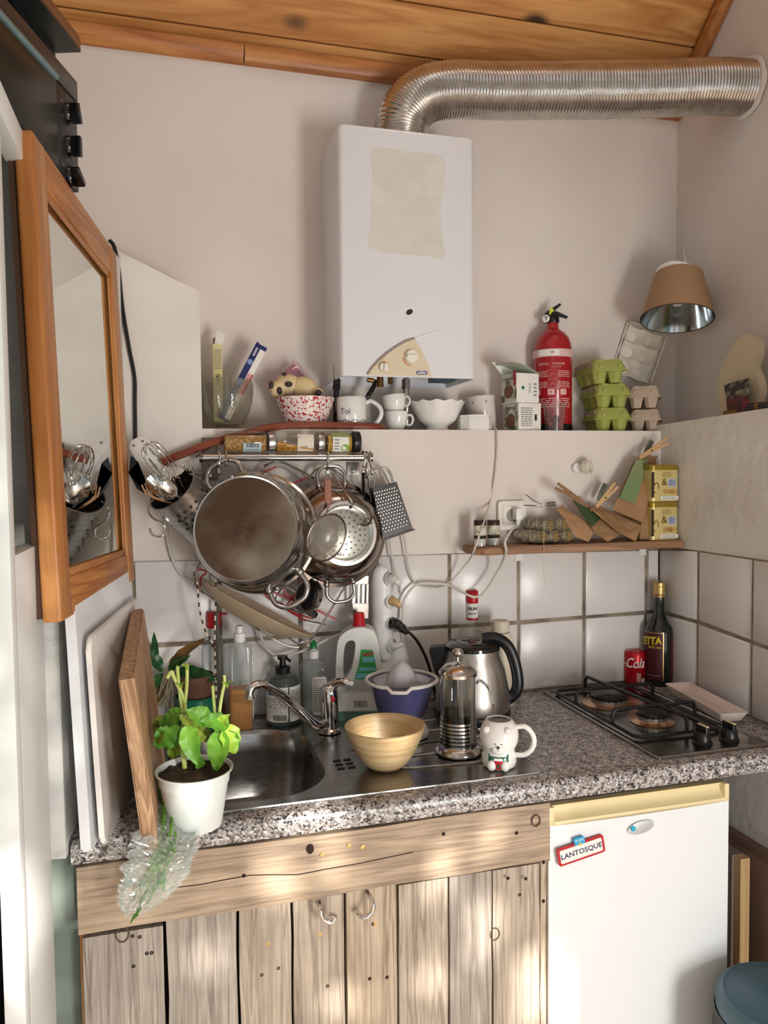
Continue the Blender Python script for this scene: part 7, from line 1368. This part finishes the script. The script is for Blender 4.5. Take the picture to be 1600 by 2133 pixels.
# black ladle/spatula and small wooden forks
bl = at(296, 985, Y=-0.15); t = tool('black_spatula', 'black nylon slotted spatula in the utensil holder beside the mirror', 'spatula', bl); bm = B(); v = [at(x, y, Y=-0.16)-bl for x, y in ((272, 950), (288, 962), (303, 1000), (304, 1030), (285, 1018), (268, 985))]; f = bm.faces.new([bm.verts.new(p_) for p_ in v]); bmesh.ops.solidify(bm, geom=[f], thickness=0.004); O('blade', bm, BLACK, t); bm = B(); tube(bm, [at(298, 1010, Y=-0.15)-bl, inside-bl], 0.005, 8); O('handle', bm, BLACK, t)
wf = at(312, 1028, Y=-0.16); t = tool('wooden_fork', 'small wooden fork lying in the utensil holder mouth', 'fork', wf)
for k in range(3): bm = B(); tube(bm, [at(295+7*k, 1010-3*k, Y=-0.165)-wf, at(305+5*k, 1030-4*k, Y=-0.16)-wf], 0.002, 6); O('tine', bm, mat('tool_wood', '#b58a63', 0.6), t)
bm = B(); tube(bm, [at(306, 1026, Y=-0.16)-wf, at(320, 1036, Y=-0.155)-wf, inside-wf], [0.007, 0.006, 0.005], 8, flat=(1, 0.5)); O('neck', bm, mat('tool_wood', '', 0), t)
wt_ = at(292, 930, Y=-0.12); t = tool('white_slice', 'white plastic slice with two holes standing behind the whisk', 'slice', wt_); fs = lay((0, 0, 0), (0.9, -0.2, 0.45), (-0.35, 0, 0.9)); bm = B(); prism(bm, [(x, y-0.04) for x, y in rrect(0.045, 0.12, 0.018)], 0.0025, fs); O('blade', bm, WPL, t)
for k in (-1, 1): bm = B(); lathe(bm, [(0, 0), (0.003, 0), (0, 0.0005)], 10, fs @ M.Translation((0.011*k, 0.008, 0.0027))); O('hole', bm, INKGY, t)
bm = B(); tube(bm, [fs @ V((0, -0.09, 0)), inside-wt_], 0.005, 8); O('handle', bm, WPL, t)

# ================================================================== CORNER SHELF
sa_, sb_ = at(1003, 1150, Y=-0.115), at(1425, 1136, X=-0.004)
SZ = at(1200, 1134, Y=-0.115).z
ss = T('corner_shelf', 'short wooden shelf board over the tiles in the right corner', 'shelf', (-0.29, -0.06, SZ)); x0 = sa_.x
bm = B(); prism(bm, [(x0+0.29+0.02, -0.055), (-0.004+0.29, -0.055), (-0.004+0.29, 0.052), (x0+0.29-0.01, 0.052), (x0+0.29-0.012, -0.03)], -0.020); bmesh.ops.bevel(bm, geom=bm.edges[:], offset=0.003, segments=2, affect='EDGES'); O('board', bm, wood('shelf_wood', '#7d5538', '#a57c58', '#8f6848', 'X', 2, 0.6, rings=6, bump=0.15), ss)
for x, w in ((1083, 20), (1340, 20)):
    a = at(x, 1150, Y=-0.010)-V(ss.location); bm = B(); box(bm, (a.x, 0.053, -0.035), (0.022, 0.0025, 0.03)); O('bracket', bm, WPL, ss)
sh_ = lambda x, Y: V((at(x, 1130, Y=Y).x, Y, SZ))
# spice bottles on the shelf end
for i, (x, Y, lab) in enumerate(((1000, -0.075, 'left small dark-lidded spice bottle at the shelf end'), (1028, -0.06, 'right small dark-lidded spice bottle at the shelf end'))):
    p = sh_(x, Y); t = T('spice_bottle', lab, 'bottle', p, facing(p), 'spice bottles on the corner shelf'); s = mpp(p); r = 12.5*s; h = zat(x, 1083, p).z-SZ
    bm = B(); lathe(bm, [(0, 0), (r, 0), (r, h*0.6), (r*0.9, h*0.66)], 24); O('glass', bm, GLASS, t); bm = B(); lathe(bm, [(0, 0.001), (r*0.95, 0.001), (r*0.95, h*0.3), (0, h*0.3)], 20); O('salt', bm, mat('salt_white', '#dcdad4', 0.8), t)
    bm = B(); lathe(bm, [(r*1.02, h*0.3), (r*1.02, h*0.42), (0, h*0.42)], 24); O('dark_spice', bm, mat('spice_dark', '#2b1a16', 0.7), t); bm = B(); lathe(bm, [(r*1.03, h*0.43), (r*1.03, h*0.8)], 24); O('label', bm, mat('label_cream', '#cfcbb9', 0.6, c2='#8d8f6a', ns=60, lo=0.55, hi=0.6), t); bm = B(); lathe(bm, [(r*0.95, h*0.78), (r*1.04, h*0.8), (r*1.04, h*0.98), (r, h), (0, h)], 24); O('lid', bm, mat('lid_brown', '#35201a', 0.35), t)
# socket and plug
c = at(1064, 1073, Y=-0.002); t = T('wall_socket', 'old white wall socket above the shelf with a plug in it', 'socket', c); Fs = M(((1, 0, 0, 0), (0, 0, -1, 0), (0, 1, 0, 0), (0, 0, 0, 1))); s = mpp(c)
bm = B(); prism(bm, rrect(62*s, 60*s, 0.008), 0.010, Fs); bmesh.ops.bevel(bm, geom=[e for e in bm.edges if all(v.co.y < -0.009 for v in e.verts)], offset=0.002, segments=2, affect='EDGES'); OW = mat('old_white_plastic', '#e2ddd4', 0.3); O('plate', bm, OW, t)
bm = B(); prism(bm, rrect(42*s, 40*s, 0.003), 0.012, Fs); O('insert', bm, OW, t); bm = B(); lathe(bm, [(0.018, 0.0123), (0.0165, 0.0128), (0.016, 0.0122), (0, 0.0122)], 28, Fs); O('well', bm, mat('socket_grey', '#8f8a83', 0.6), t)
pg = c+V((0.008, -0.014, 0.004)); t = T('white_plug', 'white mains plug in the wall socket', 'plug', pg); bm = B(); box(bm, (0, -0.012, 0), (0.020, 0.028, 0.030), bev=0.003); cyl(bm, (0, -0.014, -0.014), (0, -0.012, -0.03), 0.006, 10, 0.004); O('body', bm, WPL, t)
# smudge bundles
SAGE = mat('dried_sage', '#7d7566', 0.9, c2='#a59b86', ns=45, nd=6, lo=0.35, hi=0.65, bump=1.0, bs=90, bd=0.01); STK = mat('stalk_end', '#b3955c', 0.8)
def bundle(x, y, r, Y, label, L=0.1):
    e = at(x, y, Y=Y); axb = V((-0.52, 0.85, 0.0)).normalized(); t = T('herb_bundle', label, 'herb bundle', e, 0, 'tied dried herb bundles on the corner shelf'); f = frame((0, 0, 0), axb)
    L = min(L, (-0.004-e.y-r)/axb.y); bm = B()
    def fn(u, v): a = 2*pi*u; z = L*v; rr = r*(1+0.13*NZ.noise(V((cos(a)*2.5, sin(a)*2.5, z*60+x)))-0.06*(1 if (v*7+u) % 1 < 0.12 else 0))*(1 if v < 0.9 else sqrt(max(0.05, 1-((v-0.9)/0.1)**2*0.8))); return f @ V((rr*cos(a), rr*sin(a), z))
    surf(bm, fn, 28, 30, cu=True); O('leaves', bm, SAGE, t); bm = B(); lathe(bm, [(r*0.97, 0.001), (0, 0)], 24, f, cap=False); O('cut_end', bm, mat('cut_end', '#5d5242', 0.9), t)
    bm = B()
    for k in range(14): a = 2.4*k; q = r*0.82*sqrt((k+0.5)/14); lathe(bm, [(0, -0.003), (0.0021, -0.003), (0.0021, 0.001)], 7, f @ M.Translation((q*cos(a), q*sin(a), 0)))
    O('stalks', bm, STK, t, kind='stuff'); bm = B(); tube(bm, [f @ V((r*1.04*cos(a), r*1.04*sin(a), 0.006+0.004*a)) for a in [k*0.4 for k in range(48)] if 0.006+0.004*a < L*0.9], 0.0006, 5); O('thread', bm, mat('thread', '#cbbf9f', 0.8), t)
rb = 0.0165
for x, y, Y, lab in ((1132, 1118, -0.095, 'bottom left'), (1158, 1117, -0.092, 'bottom middle'), (1186, 1116, -0.089, 'bottom right'), (1147, 1095, -0.086, 'top left'), (1176, 1094, -0.082, 'top right')):
    bundle(x, y, rb, Y, lab+' tied dried herb bundle in the pile beside the socket')
# kraft bags with pegs
KR = mat('kraft_paper', '#ab8461', 0.75, c2='#97744f', ns=9, bump=0.6, bs=38, bd=0.008); PEG = mat('peg_wood', '#c9a679', 0.6); PEGD = mat('peg_wood_old', '#8d6b4a', 0.7)
def peg(label, a, b, Y, m, sp=0.5, w=0.0045):
    p0, p1 = at(*a, Y=Y), at(*b, Y=Y); t = T('clothes_peg', label, 'clothes peg', p0); d = p1-p0; n = V((-d.z, 0, d.x)).normalized()
    for s_ in (-1, 1): bm = B(); tube(bm, [n*s_*0.0012, d*0.4+n*s_*0.003, d+n*s_*0.011*sp*1.3], [0.003, 0.004, 0.0034], 6, flat=(1, 1.2)); O('arm', bm, m, t)
    bm = B(); cyl(bm, d*0.42-V((0, 0.006, 0)), d*0.42+V((0, 0.006, 0)), 0.0028, 10); O('spring', bm, DSTEEL, t)
def bag(label, base, top, lab=None, m=None, n=10):
    # base: 4 (px, py, Y) corners left-front, right-front, right-back, left-back; top: left and right end of the folded top
    bp = [at(x, y, Y=Y) for x, y, Y in base]; tp = [at(x, y, Y=Y) for x, y, Y in top]; o = sum(bp, V())/4; t = T('kraft_bag', label, 'paper bag', o, 0, 'brown paper bags on the corner shelf'); bp = [v-o for v in bp]; tp = [v-o for v in tp]; bm = B(); sd = len(label)
    def side(a, b, c, d, k):
        def fn(u, v):
            p_ = a.lerp(b, u).lerp(d.lerp(c, u), v); e = min(u, 1-u, v*1.2, 1-v)*4; e = min(1, max(0, e)); return p_+V((NZ.noise(p_*26+V((k, sd, 0))), NZ.noise(p_*26+V((sd, k, 5))), NZ.noise(p_*26+V((3, k, sd)))))*0.0055*e
        surf(bm, fn, n, n)
    side(bp[0], bp[1], tp[1], tp[0], 1); side(bp[2], bp[3], tp[0], tp[1], 2)
    mid = (tp[0]+tp[1])/2
    side(bp[1], bp[2], tp[1], tp[1], 3); side(bp[3], bp[0], tp[0], tp[0], 4); side(bp[0], bp[1], bp[2], bp[3], 5)
    bmesh.ops.remove_doubles(bm, verts=bm.verts, dist=0.0004); O('paper', bm, m or KR, t, sharp=25)
    bm = B(); q = (tp[1]-tp[0]); tube(bm, [tp[0]-q*0.02, tp[0]+q*0.5, tp[1]+q*0.02], 0.003, 6, flat=(1, 1.4)); O('folded_top', bm, m or KR, t)
    if lab:
        bm = B(); u0, u1, v0, v1, lm, k = lab; f = (bp[0], bp[1], tp[1], tp[0]) if k == 0 else (bp[3], bp[0], tp[0], tp[0])
        surf(bm, lambda u, v: (lambda U, Vv: f[0].lerp(f[1], U).lerp(f[3].lerp(f[2], U), Vv)+V((-0.004 if k else 0, -0.0055, 0.002)))(u0+(u1-u0)*u, v0+(v1-v0)*v), 6, 6); O('green_label', bm, lm, t)
    return t
GL1 = mat('kraft_label_green', '#6a8556', 0.7, c2='#87906a', ns=8); GL2 = mat('kraft_label_dark', '#3c5230', 0.6)
z0 = -0.004
bag('smallest kraft bag lying nearest the herb bundles with its end to the viewer', [(1199, 1118, -0.09), (1226, 1129, -0.105), (1242, 1101, -0.09), (1215, 1090, -0.06)], [(1163, 1062, -0.07), (1172, 1054, -0.045)])
bag('kraft bag with dark green side pegged at its upper left end', [(1240, 1110, -0.10), (1266, 1129, -0.10), (1292, 1114, -0.08), (1270, 1080, -0.04)], [(1192, 1042, -0.075), (1208, 1036, -0.04)], (0.05, 0.95, 0.15, 0.95, GL2, 1))
bag('kraft bag in the middle leaning left with a peg pointing up right', [(1284, 1106, -0.10), (1324, 1128, -0.10), (1337, 1096, -0.08), (1312, 1074, -0.04)], [(1232, 1062, -0.075), (1246, 1052, -0.04)])
bag('largest kraft bag with green label leaning on top of the others', [(1276, 1062, -0.085), (1338, 1088, -0.10), (1352, 1050, -0.07), (1300, 1030, -0.02)], [(1322, 958, -0.05), (1368, 952, -0.03)], (0.02, 0.60, 0.22, 0.98, GL1, 0))
bag('narrow upright kraft bag with rolled top beside the yellow tins', [(1332, 1124, -0.085), (1361, 1124, -0.085), (1361, 1120, -0.05), (1336, 1118, -0.04)], [(1347, 1002, -0.06), (1356, 998, -0.05)])
peg('dark wooden peg on the bag with the dark green side, pointing up left', (1206, 1040), (1160, 1012), -0.08, PEGD); peg('pale wooden peg on the middle kraft bag', (1242, 1056), (1284, 1010), -0.08, PEG); peg('pale wooden peg at the top of the largest kraft bag', (1332, 954), (1390, 918), -0.055, PEG)
peg('grey peg behind the pale one on the largest kraft bag', (1342, 948), (1358, 918), -0.03, mat('peg_grey', '#6d726c', 0.5), 0.3); peg('grey peg behind the middle kraft bag', (1246, 1042), (1262, 1008), -0.03, mat('peg_grey', '', 0), 0.3)
c = at(1130, 1052, Y=-0.08); t = T('steel_clip', 'open steel spring clip on top of the herb bundles', 'clip', c)
for q in ([(1128, 1050), (1112, 1043), (1095, 1030)], [(1128, 1055), (1110, 1053), (1091, 1052)]): bm = B(); tube(bm, [at(x, y, Y=-0.08)-c for x, y in q], 0.0022, 8, flat=(2.2, 1)); O('jaw', bm, CHROME, t)
bm = B(); cyl(bm, at(1140, 1050, Y=-0.085)-c, at(1156, 1049, Y=-0.085)-c, 0.005, 12); O('spring', bm, DSTEEL, t)
# yellow tins
TIN = mat('tin_yellow', '#d3c07a', 0.3, 0.35, c2='#dccb8e', ns=6); TING = mat('tin_gold', '#a98f3c', 0.3, 0.7)
pt = sh_(1394, -0.052); s = mpp(pt); tw = 64*s; z1 = zat(1394, 1044, pt).z-SZ; z2 = zat(1394, 968, pt).z-SZ
for i, (zb, h, lab) in enumerate(((0.001, z1, 'lower yellow tin of two stacked at the right end of the corner shelf'), (z1+0.002, z2-z1-0.002, 'upper yellow tin stacked on another in the corner'))):
    t = T('yellow_tin', lab, 'tin', V((-0.004-tw/2-0.003, -0.052, SZ+zb)), 0.0, 'stacked yellow tins'); d = 0.085; bm = B(); prism(bm, rrect(tw, d, 0.010), h*0.86); O('box', bm, TIN, t)
    bm = B(); prism(bm, rrect(tw*1.02, d*1.02, 0.011), h*0.14, M.Translation((0, 0, h*0.855))); bmesh.ops.bevel(bm, geom=[e for e in bm.edges if all(v.co.z > h*0.99 for v in e.verts)], offset=0.003, segments=2, affect='EDGES'); O('lid', bm, TING, t)
    FT_ = M(((1, 0, 0, 0), (0, 0, -1, -d/2-0.0003), (0, 1, 0, 0), (0, 0, 0, 1)))
    bm = B(); prism(bm, [(x+tw*0.24, y+h*0.50) for x, y in rrect(tw*0.30, h*0.22, 0.001)], 0.0003, FT_); lb = O('barcode_panel', bm, mat('label_blue2', '#c3ccd6', 0.5), t); barcode(lb, tw*0.11, tw*0.37, h*0.41, h*0.60, INKB, M_=FT_)
    bm = B(); prism(bm, [(x+tw*0.17, y+h*0.27) for x, y in rrect(tw*0.5, h*0.11, 0.004)], 0.0003, FT_); O('biscuit_print', bm, mat('tin_brown', '#7a4e26', 0.5, c2='#c3a05a', ns=60), t); bm = B(); prism(bm, [(x+tw*0.15, y+h*0.09) for x, y in rrect(tw*0.64, h*0.10, 0.001)], 0.0003, FT_); ww = O('white_panel', bm, PAPER, t); lines(ww, -tw*0.1, tw*0.4, h*0.05, h*0.13, 2, INKGY, M_=FT_)
    lines(t, -tw*0.12, tw*0.2, h*0.66, h*0.80, 4, mat('tin_ink', '#8a7336', 0.5), M_=FT_); txt(t, '&', h*0.28, mat('tin_ink2', '#5d4016', 0.5), FT_ @ M.Translation((-tw*0.04, h*0.52, 0.0002)))
    bm = B(); tube(bm, [FT_ @ V((-tw*0.34+tw*0.09*cos(a), h*0.34+h*0.2*sin(a)*(1-0.1*a), 0.0004)) for a in [k*0.35 for k in range(14)]], 0.0011, 5); O('scroll', bm, mat('tin_ink2', '', 0), t); bm = B(); box(bm, (-tw*0.46, -d/2-0.0003, h*0.45), (tw*0.1, 0.0006, h*0.7)); O('dark_edge', bm, mat('tin_edge', '#3a2a14', 0.4), t)
# porcelain lamp holder on the plaster
c = at(1200, 974, Y=-0.002); t = T('lamp_holder', 'white porcelain bulb holder without bulb on the wall above the shelf', 'lamp holder', c); hx_ = V((0.55, -0.80, 0.05)).normalized(); b = hx_*0.022; f = frame(b, hx_)
bm = B(); lathe(bm, [(0, 0), (0.010, 0), (0.014, 0.003), (0.012, 0.010)], 20, frame((0, 0, 0), (0, -1, 0))); cyl(bm, (0, -0.004, 0), b, 0.008, 12); O('mount', bm, CERAM, t)
bm = B(); lathe(bm, [(0.010, -0.004), (0.0165, 0), (0.019, 0.006), (0.0195, 0.020), (0.0165, 0.0205), (0.0155, 0.008), (0, 0.006)], 28, f); O('cup', bm, mat('porcelain', '#ddd7c9', 0.25), t); bm = B(); lathe(bm, [(0, 0.0065), (0.006, 0.0065), (0.005, 0.011), (0, 0.012)], 14, f); O('contact', bm, BRASS, t)
for k in range(5): a = -1.0+0.5*k; bm = B(); ball(bm, f @ V((0.021*cos(a), 0.021*sin(a), 0.016)), 0.0024, 8, 6); O('lug', bm, BRASS, t)
p = at(1133, 1080, Y=-0.118); t = T('hanging_thread', 'thin pale thread hanging down over the shelf front', 'thread', p); bm = B(); tube(bm, cr([at(x, y, Y=-0.119)-p for x, y in ((1133, 1084), (1133, 1140), (1132, 1180), (1135, 1222))], 5), 0.0006, 5); O('thread', bm, mat('thread', '', 0), t)

# ================================================================== POWER STRIP AND CABLES
c = at(796, 1278, Y=-0.05); a, b = at(786, 1178, Y=-0.05), at(806, 1382, Y=-0.05); ps = T('power_strip', 'white multi-socket power strip hanging on its cable beside the wire rack', 'power strip', c)
zz = (a-b).normalized(); xx = V((0.75, -0.66, 0)); FP = lay((0, 0, 0), xx, zz); FP = M(((FP[0][0], FP[0][1], FP[0][2], 0), (FP[1][0], FP[1][1], FP[1][2], 0), (FP[2][0], FP[2][1], FP[2][2], 0), (0, 0, 0, 1))); Lp = (a-b).length
pts = []; rd = []
for i in range(41): u = i/40; pts.append(FP @ V((0, (u-0.5)*Lp, 0))); rd.append(0.027*(sqrt(max(0.03, 1-(abs(u-0.5)*2)**8)))*(1+0.035*cos(u*2*pi*5)))
bm = B(); tube(bm, pts, rd, 24, flat=(1.0, 0.92)); O('body', bm, WPL, ps)
for k in range(4):
    y = Lp*(0.36-0.225*k); f = FP @ M.Translation((0.0245, y, 0.003)) @ M.Rotation(pi/2-0.15, 4, 'Y'); bm = B(); lathe(bm, [(0.0185, -0.004), (0.019, 0.003), (0.0165, 0.0035), (0.015, -0.002), (0, -0.002)], 28, f); so_ = O('socket', bm, mat('socket_white', '#cfced0', 0.4), ps)
    if k == 3: bm = B(); cyl(bm, f @ V((0, 0, -0.002)), f @ V((0, 0, 0.004)), 0.002, 8); O('earth_pin', bm, BRASS, so_)
def plug(name, label, k, m, L=0.035, r=0.014, bendv=None):
    f = FP @ M.Translation((0.026, Lp*(0.36-0.225*k), 0.003)) @ M.Rotation(pi/2-0.15, 4, 'Y'); p0 = c+(f @ V((0, 0, 0.001))); t = T(name, label, 'plug', p0); d = (f @ V((0, 0, 1)))-(f @ V((0, 0, 0))); e = d*L+(V(bendv) if bendv else V((0, 0, -0.012)))
    bm = B(); tube(bm, cr([V((0, 0, 0)), d*L*0.35, d*L*0.7+(e-d*L)*0.4, e], 4), [r]*4+[r*0.95]*3+[r*0.8]*3+[r*0.6, r*0.5, r*0.4], 14); O('body', bm, m, t); return p0+e
q0 = plug('clear_plug', 'translucent white plug in the top socket of the power strip', 0, mat('clear_white_plastic', '#d8d6d2', 0.25, sss=0.1), 0.03, 0.013); q1 = plug('yellowed_plug', 'yellowed plug with cord loop in the second socket of the power strip', 1, mat('yellowed_clear', '#b69a6a', 0.4), 0.03, 0.011); q2 = plug('black_plug', 'black kettle plug in the third socket of the power strip', 2, BLACKG, 0.038, 0.015, (0.006, -0.004, -0.020)); q3 = plug('small_white_plug', 'white plug in the fourth socket of the power strip', 3, WPL, 0.026, 0.010, (0.006, 0, 0.008))
def cable(name, label, pts, r, m, loop=False):
    v = [p_ if isinstance(p_, V) else at(p_[0], p_[1], Y=p_[2]) for p_ in pts]; t = T(name, label, 'cable', v[0]); bm = B(); tube(bm, [w-v[0] for w in cr(v, 7)], r, 8); O('cord', bm, m, t)
W3 = lambda l, Y: [(x, y, Y) for x, y in l]
cable('ledge_cable', 'thin beige cable dropping from the ledge past the socket to the twisted pair', [(1020, 888, 0.06), (1031, 892, 0.015), (1036, 903, -0.010)]+W3([(1036, 940), (1030, 1000), (1020, 1050)], -0.008)+W3([(1002, 1105), (988, 1145)], -0.130)+W3([(975, 1170)], -0.06)+W3([(931, 1218), (897, 1224), (866, 1214), (852, 1185), (846, 1140), (838, 1100), (825, 1040), (800, 985), (785, 968)], -0.022), 0.0026, CABLE)
cable('socket_cable', 'white cable looping from the wall socket plug down to the power strip', [pg+V((0, -0.012, -0.03)), (1066, 1104, -0.10), (1052, 1128, -0.135), (1054, 1150, -0.125)]+W3([(1040, 1185), (1012, 1230), (994, 1243), (974, 1239)], -0.060)+W3([(936, 1219), (900, 1215), (866, 1219), (842, 1250), (840, 1285), (832, 1305)], -0.030)+[q3], 0.0034, CABLE)
cable('strip_cable_up', 'thin white cable rising from the power strip behind the grater', [q0, (832, 1235, -0.05), (828, 1214, -0.03), (820, 1175, -0.02), (813, 1140, -0.02), (808, 1100, -0.015), (800, 1050, -0.01)], 0.0025, CABLE)
cable('kettle_cord', 'black cord from the power strip plug down to the kettle', [q2, (840, 1308, -0.06), (865, 1330, -0.06), (885, 1365, -0.05), (897, 1400, -0.05), (905, 1440, -0.03), (910, 1462, -0.03)], 0.0038, BLACK)
cable('strip_tail_cable', 'thick white cable sagging from the power strip towards the left bottles', [(776, 1306, -0.055), (735, 1313, -0.05), (690, 1328, -0.05), (640, 1352, -0.05), (590, 1366, -0.05), (560, 1356, -0.05), (545, 1330, -0.04), (530, 1295, -0.03), (500, 1245, -0.02), (440, 1225, -0.012), (400, 1212, -0.012), (372, 1190, -0.012), (355, 1150, -0.012), (348, 1110, -0.012), (345, 1085, -0.012)], 0.0036, CABLE)
cable('lamp_cord_white', 'thin white cord hanging from the strip down behind the juicer', [(790, 1376, -0.05), (798, 1392, -0.05), (776, 1405, -0.05), (778, 1440, -0.05), (779, 1460, -0.06)], 0.0018, CABLE)
cable('strip_hanger_cord', 'white cord holding the power strip up behind the colander', [a+V((0, 0, -0.004)), (777, 1160, -0.04), (776, 1120, -0.03), (775, 1060, -0.03)], 0.0032, CABLE)
cable('pier_cord', 'thick black cord running down the white corner pier', W3([(228, 500), (238, 515), (247, 560), (255, 640), (268, 720), (280, 785), (281, 840), (282, 905), (282, 960), (286, 1000)], -0.010), 0.0046, BLACK)
cable('brown_hose', 'reddish brown gas hose running along the ledge front and down past the jars', [(800, 893, 0.035), (780, 889, 0.012), (720, 887, 0.008), (640, 886, 0.006), (580, 889, 0.002), (550, 893, -0.012), (510, 905, -0.014), (470, 915, -0.016), (430, 926, -0.030), (390, 942, -0.03), (345, 960, -0.03), (300, 985, -0.03), (285, 1000, -0.03)], 0.0098, mat('hose_brown', '#8a4630', 0.4, c2='#7a3a26', ns=8))
